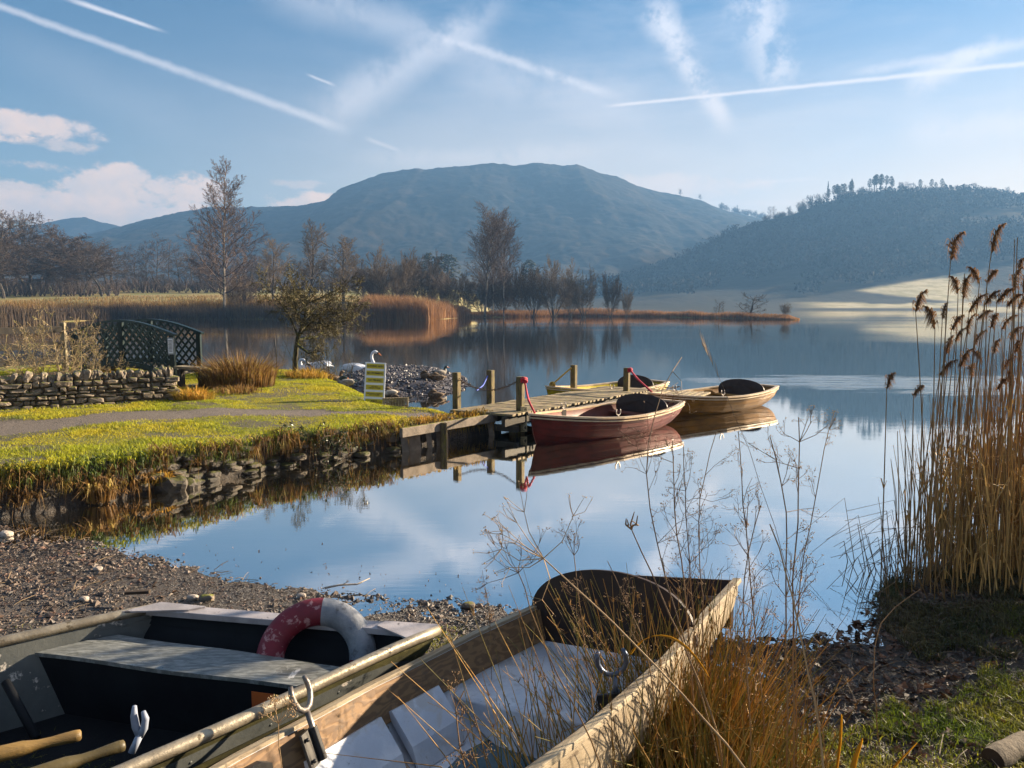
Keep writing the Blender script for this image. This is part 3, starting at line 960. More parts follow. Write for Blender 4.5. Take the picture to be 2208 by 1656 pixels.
def ridge_tree(proto, u, hpx, label, group, Y=800, xs=WHX, zs=WHZ, h0=None, wide=1.0, sink=1.4):
    h0 = h0 or proto.h0
    if u < 1642 and xs is WHX:
        Y, xs, zs = 1500, FEX, FEZ
    X = (u - CX) / F * Y
    z = float(np.interp(X, xs, zs))
    s = hpx / F * Y / h0
    return proto.place((X, Y + rng.uniform(-6, 6), z - sink), s * wide, s, rng.uniform(0, 6.28), label, group)

for u, hp in [(1782, 34), (1787, 32), (1793, 35), (1799, 31), (1805, 34), (1811, 33), (1817, 35), (1822, 33), (1775, 30)]:
    ridge_tree(pines[int(rng.integers(3))], u, hp, 'pine in the lower of the two dense clumps on the hilltop skyline', 'lower pine clump on the hilltop')
for u, hp in [(1858, 32), (1864, 36), (1870, 37), (1876, 40), (1882, 38), (1888, 36), (1894, 34), (1903, 32), (1910, 28)]:
    ridge_tree(pines[int(rng.integers(3))], u, hp, 'tall pine in the highest clump on the hilltop skyline', 'highest pine clump on the hilltop')
ridge_tree(spruces[0], 1772, 46, 'thin spire-like conifer left of the lower pine clump on the skyline', None, wide=0.55)
ridge_tree(spruces[1], 1826, 40, 'pointed conifer at the right end of the lower pine clump', None)
for u, hp in [(1730, 26), (1742, 26), (1758, 22), (1692, 18), (1582, 18)]:
    ridge_tree(spruces[int(rng.integers(2))], u, hp, 'small conifer along the descending skyline left of the pine clumps', 'small conifers on the descending skyline')
for u, hp, lb in [(1962, 28, 'lone pine on the skyline nearest the highest clump'), (1988, 27, 'lone pine in the middle of three spaced pines on the skyline'), (2013, 28, 'lone pine farthest from the clumps on the skyline'), (2005, 22, 'shorter pine leaning close to the last lone pine on the skyline')]:
    ridge_tree(pines[int(rng.integers(3))], u, hp, lb, None)
GR = 'bare trees along the wooded skyline'
for u, hp in [(1600, 14), (1620, 12), (1640, 16), (1670, 14), (1684, 14), (1700, 22), (1712, 24), (1722, 26), (1738, 28), (1750, 26), (1764, 26), (1846, 18), (1922, 22), (1932, 26), (1942, 26), (1950, 22), (1975, 18), (2030, 12), (2045, 12), (1560, 14), (1572, 13), (1545, 14), (1835, 16), (2060, 14), (2120, 14), (2110, 16), (2180, 14), (2200, 16)]:
    ridge_tree(alders[int(rng.integers(4))], u, hp, 'small bare tree among those lining the wooded skyline', GR, wide=1.1)
for k_ in range(150):
    u_ = float(rng.uniform(1535, 2230))
    ridge_tree([alders[0], alders[1], rounds[0], willows[1], willows[2]][k_ % 5], u_, float(rng.uniform(6, 15)) * (1.35 if 1690 < u_ < 1850 else 1), 'small bare tree among those lining the wooded skyline', GR, Y=800 - float(rng.uniform(0, 5)), wide=1.2 if k_ % 5 < 3 else 1.0, sink=2.2)
ridge_tree(slims[0], 1650, 30, 'left bare larch of the pair standing in the dip of the skyline', None)
ridge_tree(slims[1], 1660, 30, 'right bare larch of the pair standing in the dip of the skyline', None)
ridge_tree(rounds[0], 2085, 22, 'broad bare tree on the skyline right of the lone pines', None, wide=1.7)
ridge_tree(rounds[1], 2145, 22, 'bare tree on the far right part of the wooded skyline', None, wide=1.4)
ridge_tree(rounds[0], 1460, 16, 'wind-bent tree on the shoulder of the great fell, the left of two', None, 1500, FEX, FEZ, wide=1.5)
ridge_tree(rounds[1], 1502, 14, 'wind-bent tree on the shoulder of the great fell, the right of two', None, 1500, FEX, FEZ, wide=1.4)
for u, vt, w, lb in [(927, 548, 26, 'small hazy evergreen left of the evergreen pair behind the willows'), (950, 555, 28, 'left hazy evergreen of the close pair behind the willows'), (968, 551, 36, 'right hazy evergreen of the close pair behind the willows'), (1142, 562, 26, 'hazy evergreen peeping out right of the birch clump')]:
    far_tree(pines[int(rng.integers(3))], u, vt, 330, w * 1.5, lb, None, zb=3.0, w0=3.4)

# hanging wood on the slope of the right-hand hill, one far mass
rs = np.random.default_rng(88)
gi, gj = _wz.shape
ii, jj = rs.integers(2, gi - 2, 9000), rs.integers(8, 168, 9000)
Yh = 402 + 398 * (jj / 169.0) + rs.uniform(-1.2, 1.2, 9000)
Xh = WHX[ii] + rs.uniform(-2, 2, 9000)
Zh = _wz[ii, jj]
uu, vv_ = CX + Xh / Yh * F, 660 - (Zh - CAMZ) / Yh * F
ok = (fbm(Xh * 0.012, Yh * 0.02, 4, 93) > -0.12) & (Zh > 9) & ~((uu > 1790) & (vv_ > 627 - (np.maximum(uu, 1825) - 1825) * 0.16 - 6)) & (vv_ < 640)
G = Geo()
P = np.stack([Xh, Yh, Zh], 1)[ok]
for q in range(8):
    n = len(P)
    hh = 6.5
    c_ = P + np.stack([rs.normal(0, 1.9, n), rs.normal(0, 1.9, n), rs.uniform(0.2, 1.0, n) * hh], 1)
    t = rs.normal(0, 1, (n, 4, 3))
    t = t / np.linalg.norm(t, axis=2, keepdims=True) * rs.uniform(0.7, 1.7, (n, 1, 1)) * np.array([1, 1, 1.25])
    V = (c_[:, None] + t).reshape(-1, 3)
    i = np.arange(n)[:, None, None] * 4
    G.add(V, tris=(i + np.array([[0, 1, 2], [0, 1, 3], [1, 2, 3], [0, 2, 3]])[None]).reshape(-1, 3))
hw_m = mat('hanging wood crowns', (0.030, 0.023, 0.017), (0.012, 0.014, 0.010), 0.02, 0.95, island=0.4, spec=0.05)
tag(G.build('hanging_wood', hw_m), kind='stuff')
# ================================================================== grass, reeds, rocks: bulk builders
def blades(G, P, h, w, lean, droop=0.0, rs=rng, mid=0.4, face=None):
    P = np.asarray(P, float)
    n = len(P)
    h = np.broadcast_to(np.asarray(h, float), (n,))
    w = np.broadcast_to(np.asarray(w, float), (n,))
    a = rs.uniform(0, 6.283, n) if face is None else np.broadcast_to(face, (n,))
    s = np.stack([np.cos(a), np.sin(a), np.zeros(n)], 1)
    up = V3(0, 0, 1)
    m = P + lean * mid * 0.6 + up * (h * 0.6)[:, None]
    t = P + lean + up * (h * (1 - np.asarray(droop)))[:, None]
    W = w[:, None] * 0.5
    VV = np.stack([P - s * W, P + s * W, m + s * W * 0.8, m - s * W * 0.8, t], 1).reshape(-1, 3)
    i = np.arange(n)[:, None] * 5
    G.add(VV, i + np.array([[0, 1, 2, 3]]), i + np.array([[3, 2, 4]]))

_g = (1 + 5 ** .5) / 2
_iv = np.array([[-1, _g, 0], [1, _g, 0], [-1, -_g, 0], [1, -_g, 0], [0, -1, _g], [0, 1, _g], [0, -1, -_g], [0, 1, -_g], [_g, 0, -1], [_g, 0, 1], [-_g, 0, -1], [-_g, 0, 1]], float)
_it = [[0, 11, 5], [0, 5, 1], [0, 1, 7], [0, 7, 10], [0, 10, 11], [1, 5, 9], [5, 11, 4], [11, 10, 2], [10, 7, 6], [7, 1, 8], [3, 9, 4], [3, 4, 2], [3, 2, 6], [3, 6, 8], [3, 8, 9], [4, 9, 5], [2, 4, 11], [6, 2, 10], [8, 6, 7], [9, 8, 1]]

def ico(sub):
    V = [unit(v) for v in _iv]
    T = [list(t) for t in _it]
    for _ in range(sub):
        c, N = {}, []
        def mid(a, b):
            k = (min(a, b), max(a, b))
            if k not in c:
                c[k] = len(V)
                V.append(unit(V[a] + V[b]))
            return c[k]
        for a, b, d in T:
            x, y, z = mid(a, b), mid(b, d), mid(d, a)
            N += [[a, x, z], [b, y, x], [d, z, y], [x, y, z]]
        T = N
    return np.array(V), np.array(T)

ICO0, ICO1, ICO2 = ico(0), ico(1), ico(2)

def rock(G, c, s, rs, boxy=0.6, rough=0.12, ax=None, lod=1, mi=0):
    V, T = (ICO0, ICO1, ICO2)[lod]
    P = np.sign(V) * np.abs(V) ** boxy
    sd_ = rs.uniform(0, 90)
    P = P * (1 + rough * 3.2 * (vnoise(V[:, 0] * 1.7 + V[:, 2] * 0.9 + sd_, V[:, 1] * 1.7 - V[:, 2] * 1.3 + sd_) - 0.5) + rs.normal(0, rough * 0.25, len(V)))[:, None]
    P = P * (np.asarray(s) / 2)
    if ax is not None: P = P @ np.asarray(ax)
    G.add(P + np.asarray(c), tris=T, mi=mi)

def pebbles(G, P, s, rs, flat=0.6):
    """many small stones at once (octahedra with jitter)"""
    n = len(P)
    B = np.array([[1, 0, 0], [0, 1, 0], [-1, 0, 0], [0, -1, 0], [0, 0, 1], [0, 0, -1]], float)
    T = np.array([[0, 1, 4], [1, 2, 4], [2, 3, 4], [3, 0, 4], [1, 0, 5], [2, 1, 5], [3, 2, 5], [0, 3, 5]])
    K = B[None] * (1 + rs.normal(0, 0.22, (n, 6, 1))) + rs.normal(0, 0.15, (n, 6, 3))
    K = K * s[:, None, None] * np.stack([rs.uniform(0.7, 1.4, n), rs.uniform(0.6, 1.1, n), rs.uniform(0.6, 1.0, n) * flat], 1)[:, None, :]
    a = rs.uniform(0, 6.28, n)
    ca, sa = np.cos(a)[:, None], np.sin(a)[:, None]
    X = K[..., 0] * ca - K[..., 1] * sa
    Y = K[..., 0] * sa + K[..., 1] * ca
    K = np.stack([X, Y, K[..., 2]], -1) + P[:, None, :]
    G.add(K.reshape(-1, 3), tris=(np.arange(n)[:, None, None] * 6 + T[None]).reshape(-1, 3))

def dirt_xy(n, rs, lo, hi):
    return rs.uniform(lo[0], hi[0], n), rs.uniform(lo[1], hi[1], n)

turf_m = mat('turf blades', (0.30, 0.32, 0.014), (0.42, 0.35, 0.02), 0.9, 0.7, island=0.35, trans=0.45, c3=(0.17, 0.19, 0.018))
green_m = mat('green blades', (0.06, 0.10, 0.012), (0.13, 0.14, 0.02), 1.5, 0.6, island=0.6, trans=0.4)
straw_m = mat('straw blades', (0.24, 0.13, 0.035), (0.10, 0.05, 0.016), 2.5, 0.7, island=0.5, trans=0.35, c3=(0.30, 0.22, 0.05))
gold_m = mat('golden tussock blades', (0.45, 0.24, 0.035), (0.30, 0.22, 0.03), 3, 0.7, island=0.45, trans=0.4)
reed_far_m = mat('orange reed blades', (0.30, 0.15, 0.055), (0.20, 0.10, 0.04), 0.15, 0.8, island=0.45, trans=0.3)
reed_drk_m = mat('dark dead reed blades', (0.050, 0.032, 0.020), (0.09, 0.06, 0.03), 0.2, 0.9, island=0.5)
stone_m = mat('grey brown stone', (0.19, 0.15, 0.11), (0.09, 0.075, 0.062), 5, 0.9, 0.7, 30, island=0.35, moss=((0.13, 0.13, 0.02), 0.12), c3=(0.26, 0.19, 0.12))
peb_m = mat('dark slate pebbles', (0.10, 0.085, 0.085), (0.055, 0.05, 0.055), 3, 0.45, 0.3, 60, island=0.7)

# ------------------------------------------------------------------ far reeds
def reed_strip(name, us, d0, d1, n, hh, ww, mt, seed, lab=None):
    rs = np.random.default_rng(seed)
    u = rs.uniform(us[0], us[1], n)
    dsh = np.interp(u, [p[0] for p in FSH], [p[1] for p in FSH])
    Y = dsh + rs.uniform(d0, d1, n)
    X = (u - CX) / F * Y
    z = np.maximum(field_h(X, Y), -0.15)
    edge = np.minimum(1, np.minimum(u - us[0], us[1] - u) / (0.22 * (us[1] - us[0])) * 0.85 + 0.15) ** 0.7
    h = hh * (0.75 + 0.5 * vnoise(X * 0.25, Y * 0.25, seed)) * rs.uniform(0.7, 1.1, n) * edge
    L = np.stack([rs.normal(-0.05, 0.14, n), rs.normal(0, 0.14, n), np.zeros(n)], 1) * h[:, None]
    G = Geo()
    blades(G, np.stack([X, Y, z], 1), h, rs.uniform(0.5, 1.2, n) * ww, L, rs=rs)
    return tag(G.build(name, mt), kind='stuff')

reed_strip('reed_fringe', (-200, 760), -0.5, 3.0, 16000, 1.9, 0.05, reed_drk_m, 11)
reed_strip('golden_reeds', (-200, 800), 3, 12, 14000, 2.0, 0.06, straw_m, 12)
reed_strip('orange_reeds', (742, 1016), -0.5, 10, 15000, 2.7, 0.06, reed_far_m, 13)
reed_strip('spit_reeds', (990, 1722), -0.3, 4, 16000, 1.0, 0.06, reed_far_m, 14)
reed_strip('spit_grass', (930, 1722), -0.3, 12, 12000, 0.55, 0.06, straw_m, 15)
reed_strip('field_grass', (-250, 950), 10, 70, 16000, 0.5, 0.09, straw_m, 16)

# understorey scrub along the wood edge, one mass
rs = np.random.default_rng(77)
G = Geo()
for i in range(900):
    u = rs.uniform(-150, 830)
    Y = rs.uniform(205, 262) if u > 260 else rs.uniform(182, 250)
    X = (u - CX) / F * Y
    z = float(field_h(np.array([X]), np.array([Y]))[0])
    h = rs.uniform(1.5, 5.5)
    for k in range(9):
        a = rs.uniform(0, 6.28)
        e = V3(X + math.cos(a) * h * 0.45, Y + math.sin(a) * h * 0.45, z + h * rs.uniform(0.5, 1))
        G.tube([(X, Y, z - 0.2), V3(X, Y, z) * 0.5 + e * 0.5 + V3(0, 0, h * 0.12), e], [0.06, 0.04, 0.02], 3)
tag(G.build('scrub_undergrowth', twig_dark), kind='stuff')

# ------------------------------------------------------------------ turf on the near bank
rs = np.random.default_rng(21)
def gval(A, X, Y):
    i = np.clip(((X - gx[0]) / 0.075).round().astype(int), 0, len(gx) - 1)
    j = np.clip(((Y - gy[0]) / 0.075).round().astype(int), 0, len(gy) - 1)
    return A[i, j]
n = 460000
X, Y = rs.uniform(-12, 0, n), rs.uniform(6.8, 20.4, n)
keep = (gval(a_grass * ins_, X, Y) > rs.uniform(0.1, 1.0, n)) & (X > -0.72 * Y - 0.6)
X, Y = X[keep], Y[keep]
n = len(X)
h = 0.023 * (0.4 + 1.6 * vnoise(X * 1.7, Y * 1.7, 3)) * rs.uniform(0.6, 1.4, n)
G = Geo()
blades(G, np.stack([X, Y, ground_h(X, Y) - 0.005], 1), h, 0.008, np.stack([rs.normal(-0.01, 0.02, n), rs.normal(0, 0.02, n), np.zeros(n)], 1), rs=rs)
tag(G.build('grass', turf_m), kind='stuff')

# overhanging grass, roots and tufts along the bank face
fp = np.array(FRONT)
fl = np.concatenate([[0], np.cumsum(np.hypot(*np.diff(fp, axis=0).T))])
def front_at(s):
    return np.stack([np.interp(s, fl, fp[:, 0]), np.interp(s, fl, fp[:, 1])], -1)
fu = np.array([-60, 0, 100, 200, 350, 500, 600, 700, 850, 960, 1030, 1085], float)
def s_of_u(u):
    return np.interp(u, fu, fl)
def tufts(name, mt, specs, seed, kind='stuff', label=None, cat=None, group=None):
    rs = np.random.default_rng(seed)
    G = Geo()
    for (u, drop, nb, L, sp, dz) in specs:
        c = front_at(s_of_u(u))
        n = nb
        a = rs.uniform(PI * 0.95, PI * 2.05, n)
        out = V3(0.25, -1, 0)
        P = np.stack([c[0] + rs.normal(0, sp, n), c[1] + rs.uniform(-0.02, 0.13, n), np.full(n, top_z(c[0]) * (1 - drop) + dz) + rs.normal(0, 0.02, n)], 1)
        ln = L * rs.uniform(0.5, 1.2, n)
        lean = np.stack([np.cos(a) * 0.4, np.sin(a) * 0.55 - 0.1, np.zeros(n)], 1) * ln[:, None]
        blades(G, P, ln * 0.55, rs.uniform(0.006, 0.013, n), lean, droop=rs.uniform(0.6, 2.4, n), rs=rs, mid=0.9)
    o = G.build(name, mt)
    return tag(o, label, cat, group, kind)

rs = np.random.default_rng(5)
sp1, sp2, sp3 = [], [], []
for u in np.arange(-60, 890, 5.5):
    if vnoise(u * 0.03, 0.0, 4) > 0.32: sp1.append((u, rs.uniform(0.0, 0.12), 20, rs.uniform(0.03, 0.08), 0.06, 0.03))
for u in np.arange(-60, 330, 7):
    if vnoise(u * 0.045, 7.0, 4) > 0.5: sp2.append((u, rs.uniform(0.1, 0.85), 26, rs.uniform(0.12, 0.26), 0.05, 0.0))
for u in list(np.arange(760, 850, 9)) + list(np.arange(420, 760, 22)) + [600, 606, 612, 618, 625, 345, 352, 358, 560, 545, 500]:
    sp2.append((u, rs.uniform(0.05, 0.45), 34, 0.30, 0.05, 0.0))
for u in np.arange(-60, 900, 6):
    if rs.random() < 0.6: sp3.append((u, rs.uniform(0.0, 0.5), 22, 0.15, 0.06, 0.02))
tufts('overhanging_grass', turf_m, sp1, 1)
tufts('dead_bank_grass', straw_m, sp2, 2)
tufts('bank_moss', green_m, sp3, 3)

def clump(name, base, n, h, w, spread, lean, mt, seed, label, cat='plant', group=None, droop=(0, 0.3), dirx=-0.05):
    rs = np.random.default_rng(seed)
    G = Geo()
    a, r = rs.uniform(0, 6.28, n), np.sqrt(rs.uniform(0, 1, n)) * spread
    P = np.stack([base[0] + r * np.cos(a), base[1] + r * np.sin(a), np.zeros(n)], 1)
    P[:, 2] = np.maximum(ground_h(P[:, 0], P[:, 1]), -0.05) - 0.02 if len(base) == 2 else base[2] + rs.normal(0, 0.01, n)
    hh = h * rs.uniform(0.45, 1.1, n) * (1 - 0.35 * r / spread)
    L = np.stack([np.cos(a) * r / spread * lean + rs.normal(dirx, 0.10, n), np.sin(a) * r / spread * lean + rs.normal(0, 0.10, n), np.zeros(n)], 1) * hh[:, None]
    blades(G, P, hh, w * rs.uniform(0.6, 1.2, n), L, droop=rs.uniform(*droop, n), rs=rs)
    return tag(G.build(name, mt), label, cat, group)

clump('dead_tussock', tuple(onz(215, 1082, 0.0) + V3(0, -0.03, 0.03)), 300, 0.50, 0.016, 0.16, 0.7, straw_m, 41, 'big pale dead tussock hanging over the water at the left end of the bank', droop=(0.1, 0.9))
clump('dead_tussock', tuple(onz(352, 1056, 0.0) + V3(0, -0.03, 0.08)), 190, 0.30, 0.013, 0.10, 0.8, gold_m, 42, 'small green and gold tussock at the waterline beside the bank stones', droop=(0.2, 1.0))
clump('dead_tussock', tuple(onz(615, 1003, 0.0) + V3(0, -0.03, 0.22)), 220, 0.45, 0.014, 0.12, 0.9, straw_m, 43, 'stringy brown tussock trailing down the middle of the bank', droop=(0.3, 1.2))
clump('rush_clump', (-5.25, 14.6), 2200, 0.86, 0.016, 0.66, 0.55, straw_m, 44, 'big fox-brown rush clump between the green footbridge and the hawthorn')
clump('grass_tussock', (-5.25, 12.55), 700, 0.36, 0.014, 0.30, 0.9, gold_m, 45, 'golden grass tussock against the right end of the stone wall', droop=(0, 0.7))
clump('grass_tussock', (-6.75, 12.75, 0.62), 420, 0.42, 0.014, 0.26, 0.8, gold_m, 46, 'orange grass tussock behind the middle of the stone wall', droop=(0, 0.6))
clump('grass_tussock', (-6.1, 12.75, 0.62), 260, 0.42, 0.014, 0.18, 0.7, turf_m, 47, 'yellow green grass tussock behind the right half of the stone wall', droop=(0, 0.5))
clump('grass_tussock', (-4.4, 16.6), 800, 0.36, 0.016, 0.50, 0.8, gold_m, 48, 'russet grass tussock under the mossy hawthorn', droop=(0, 0.6))
clump('grass_tussock', (-4.9, 13.6), 400, 0.25, 0.014, 0.40, 0.8, straw_m, 49, 'withered grass tussock in front of the big rush clump', droop=(0, 0.6))
clump('grass_tussock', (-7.9, 12.9, 0.55), 500, 0.5, 0.014, 0.35, 0.6, straw_m, 50, 'pale withered grass tussock under the bramble behind the wall', droop=(0, 0.5))
clump('water_grass', (0.3, 13.9, -0.02), 260, 0.26, 0.02, 0.42, 0.5, gold_m, 51, 'orange withered waterside grass between the jetty posts', droop=(0, 0.5))

# dark leafy bramble spilling over the middle of the bank
rs = np.random.default_rng(12)
bl_m = mat('dark bramble leaves', (0.020, 0.035, 0.008), (0.05, 0.06, 0.012), 12, 0.4, island=0.7, trans=0.2, c3=(0.10, 0.11, 0.015))
bl_s = mat('bramble canes', (0.10, 0.06, 0.03), (0.05, 0.035, 0.02), 6, 0.8)
bc = front_at(s_of_u(672))
broot2 = empty('bramble_bush', 'dark leafy bramble spilling over the edge in the middle of the grassy bank', 'bush', (bc[0], bc[1], 0.25))
G, G2 = Geo(), Geo()
for i in range(46):
    x = rs.normal(0, 0.26)
    p = V3(x, rs.uniform(0, 0.25), rs.uniform(0.02, 0.14))
    e = p + V3(rs.normal(0, 0.12), rs.uniform(-0.28, -0.05), rs.uniform(-0.34, 0.16))
    m_ = (p + e) / 2 + V3(0, -0.03, rs.uniform(0.03, 0.12))
    G.tube([p, m_, e], [0.005, 0.004, 0.0025], 4)
    for k in range(16):
        t = rs.uniform(0.1, 1)
        q = p * (1 - t) ** 2 + m_ * 2 * t * (1 - t) + e * t * t + rs.normal(0, 0.022, 3)
        a, b_ = unit(rs.normal(0, 1, 3)), unit(rs.normal(0, 1, 3))
        s_ = rs.uniform(0.012, 0.026)
        G2.add([q - a * s_, q - b_ * s_ * 0.6 + V3(0, 0, 0.005), q + a * s_, q + b_ * s_ * 0.6 + V3(0, 0, 0.005)], tris=[[0, 1, 2], [0, 2, 3]])
G._flush()
G2.add(np.concatenate(G.V), np.concatenate(G.Q), mi=1)
G2.build('foliage', [bl_m, bl_s], broot2)

# ------------------------------------------------------------------ stones in the bank
rs = np.random.default_rng(8)
G = Geo()
for row in range(5):
    s = s_of_u(285.0)
    while s < s_of_u(860):
        L = rs.uniform(0.10, 0.26)
        c = front_at(s + L / 2)
        z = 0.03 + row * 0.075
        if rs.random() < 0.6:
            rock(G, (c[0], c[1] + 0.03 + row * 0.026 + rs.normal(0, 0.025), z + rs.normal(0, 0.015)), (L * rs.uniform(0.7, 1.05), 0.20, rs.uniform(0.05, 0.10)), rs, 0.7, 0.15, ax=Matrix.Rotation(-0.45 + rs.normal(0, 0.1), 3, 'Z').transposed(), lod=2)
        s += L
wetst = mat('dark mossy stone', (0.085, 0.068, 0.05), (0.04, 0.034, 0.028), 5, 0.8, 0.7, 30, island=0.4, moss=((0.055, 0.055, 0.010), 0.2))
tag(G.build('bank_revetment', wetst), 'low rough stone revetment set in the grassy bank above the dark water', 'wall')
G = Geo()
for (u, dz, sz) in [(372, 0.06, 0.3), (405, 0.03, 0.24)]:
    c = front_at(s_of_u(u))
    G = Geo()
    rock(G, (c[0], c[1] - 0.06, dz - 0.02), (sz * 1.2, sz, sz * 0.8), rs, 0.85, 0.16, lod=2)
    tag(G.build('boulder', wetst), ['larger', 'smaller'][u == 405] + ' dark boulder at the waterline below the bank stones', 'rock')

# ------------------------------------------------------------------ dry stone wall
rs = np.random.default_rng(9)
W0, W1 = onz(-150, 897, 0.45), onz(374, 870, 0.42)
wx = unit((W1 - W0) * V3(1, 1, 0))
wy = V3(-wx[1], wx[0], 0)
WL = float(np.linalg.norm((W1 - W0)[:2]))
wroot = empty('stone_wall', 'low dry stone wall with upright cope stones beside the gravel path', 'wall', W0)
G, GC = Geo(), Geo()
ax0 = np.array([wx, wy, [0, 0, 1]])
core = W0 + wx * WL / 2 + wy * 0.22 + V3(0, 0, 0.17)
G.box(core - W0, (WL - 0.16, 0.26, 0.46), ax0)
z = -0.03
while z < 0.40:
    hgt = rs.uniform(0.05, 0.10)
    s = -rs.uniform(0, 0.1)
    while s < WL + 0.02:
        L = rs.uniform(0.10, 0.34)
        if rs.random() < 0.25: L *= 0.5
        c = wx * min(s + L / 2, WL) + wy * (0.10 + rs.normal(0, 0.014)) + V3(0, 0, z + hgt / 2 + rs.normal(0, 0.006))
        rock(G, c, (L * rs.uniform(0.9, 1.0), 0.22, hgt * rs.uniform(0.72, 1.02)), rs, rs.uniform(0.3, 0.5), 0.085, ax=ax0, lod=2)
        rock(G, c + wy * 0.26, (L * 0.98, 0.2, hgt), rs, 0.5, 0.09, ax=ax0, lod=0)
        s += L + 0.006
    for e in range(2):
        rock(G, wx * WL + wy * (0.14 + e * 0.17) + V3(0, 0, z + hgt / 2), (0.16, 0.18, hgt * 0.95), rs, 0.5, 0.08, ax=ax0)
    z += hgt
s = 0
while s < WL:
    L = rs.uniform(0.05, 0.14)
    hh = rs.uniform(0.09, 0.19)
    tl = rs.normal(0.0, 0.35)
    A = np.array(Matrix.Rotation(tl, 3, 'Y')) @ ax0
    rock(GC, wx * (s + L / 2) + wy * 0.2 + V3(0, 0, 0.40 + hh * 0.38), (L * 1.15, 0.34, hh), rs, 0.6, 0.14, ax=A, lod=2)
    s += L
G.build('wall_courses', stone_m, wroot)
GC.build('cope_stones', stone_m, wroot)

# ------------------------------------------------------------------ green lattice footbridge
paint_g = mat('dark green paint', (0.003, 0.010, 0.010), (0.005, 0.016, 0.015), 5, 0.4, 0.15, 60)
broot = empty('footbridge', 'dark green arched footbridge with lattice sides behind the stone wall', 'bridge', (-7.3, 16.6, 0))
Q1, Q2 = V3(-7.28, 16.4, 0), V3(-7.18, 17.55, 0)
bdir = unit(V3(-0.93, 0.36, 0))
BL = 2.9
o0 = V3(-7.3, 16.6, 0)
arch = lambda s, b, r: b + r * math.sin(PI * np.clip(s / BL, 0, 1))
for qi, Q in enumerate((Q1, Q2)):
    G = Geo()
    N_ = 24
    ss_ = np.linspace(-0.12, BL + 0.12, N_)
    G.rail([Q - o0 + bdir * s + V3(0, 0, 1.38 + 0.30 * math.sin(PI * (s + 0.12) / (BL + 0.24))) for s in ss_], [(-.05, -.022), (.05, -.022), (.05, .022), (-.05, .022)])
    G.build('handrail', paint_g, broot)
    G = Geo()
    G.rail([Q - o0 + bdir * s + V3(0, 0, arch(s, 0.52, 0.22)) for s in np.linspace(0, BL, N_)], [(-.025, -.05), (.025, -.05), (.025, .05), (-.025, .05)])
    for sgn in (1, -1):
        for k in np.arange(-3, 6, 0.20):
            t_ = np.linspace(0, BL, 120)
            zz = 0.5 + sgn * (t_ - k)
            ok = (zz > 0.55 + 0.22 * np.sin(PI * t_ / BL)) & (zz < 1.37 + 0.29 * np.sin(PI * (t_ + .12) / (BL + .24)))
            if ok.sum() < 3: continue
            i0, i1 = np.where(ok)[0][[0, -1]]
            off = np.cross(bdir, (0, 0, 1)) * 0.007 * sgn
            G.beam(Q - o0 + bdir * t_[i0] + V3(0, 0, zz[i0]) + off, Q - o0 + bdir * t_[i1] + V3(0, 0, zz[i1]) + off, 0.062, 0.010, up=np.cross(bdir, (0, 0, 1)) if False else (0, 0, 1)) if False else G.rail(
                [Q - o0 + bdir * t_[i0] + V3(0, 0, zz[i0]) + off, Q - o0 + bdir * t_[i1] + V3(0, 0, zz[i1]) + off], [(-.006, -.024), (.006, -.024), (.006, .024), (-.006, .024)])
    G.build('lattice_panel', paint_g, broot)
    for s in (0.0, BL / 2, BL):
        G = Geo()
        top = 1.36 + 0.30 * math.sin(PI * (s + 0.12) / (BL + 0.24))
        b0 = Q - o0 + bdir * s
        G.box(b0 + V3(0, 0, (top + 0.1) / 2), (0.095, 0.095, top - 0.1))
        G.build('post', paint_g, broot)
G = Geo()
for s in np.arange(0.0, BL, 0.13):
    zc = arch(s, 0.45, 0.22)
    G.beam(Q1 - o0 + bdir * s + V3(0, 0, zc), Q2 - o0 + bdir * s + V3(0, 0, zc), 0.12, 0.04)
G.build('deck', mat('bridge boards', (0.10, 0.085, 0.06), (0.05, 0.045, 0.035), 4, 0.9), broot)
# paper notice pinned to the front post
white_p = mat('white card', (0.74, 0.74, 0.76), (0.60, 0.60, 0.64), 8, 0.6)
ink = mat('black ink', (0.02, 0.02, 0.02), rough=0.7)
nroot = empty('notice', 'small white framed notice on the front post of the green footbridge', 'notice', Q1 + V3(0.0, -0.075, 1.15))
Geo().box((0, 0, 0), (0.13, 0.022, 0.36)).build('frame', mat('grey frame', (0.30, 0.31, 0.32)), nroot, bevel=0.004)
Geo().box((0, -0.014, 0), (0.10, 0.008, 0.31)).build('sheet', white_p, nroot)
G = Geo()
for k in range(9):
    G.box((rs.uniform(-0.006, 0.006), -0.0195, 0.12 - k * 0.029), (0.075 * rs.uniform(0.7, 1), 0.002, 0.010))
G.build('printed_lines', ink, nroot)

# ------------------------------------------------------------------ bench beside the bridge
oldwood = mat('weathered wood', (0.30, 0.24, 0.16), (0.16, 0.125, 0.085), 3, 0.85, 0.5, 50, stretch=(1, 6, 6), c3=(0.22, 0.19, 0.06))
benr = empty('bench', 'short weathered plank bench beside the footbridge, half hidden by grass', 'bench', (-6.15, 14.6, gz(-6.15, 14.6)))
Geo().beam((-0.28, 0.1, 0.38), (0.27, -0.05, 0.36), 0.26, 0.05).build('seat', oldwood, benr, bevel=0.006)
for sx in (-0.2, 0.2):
    Geo().box((sx, 0.02, 0.165), (0.07, 0.2, 0.35)).build('leg', bark_dark, benr)

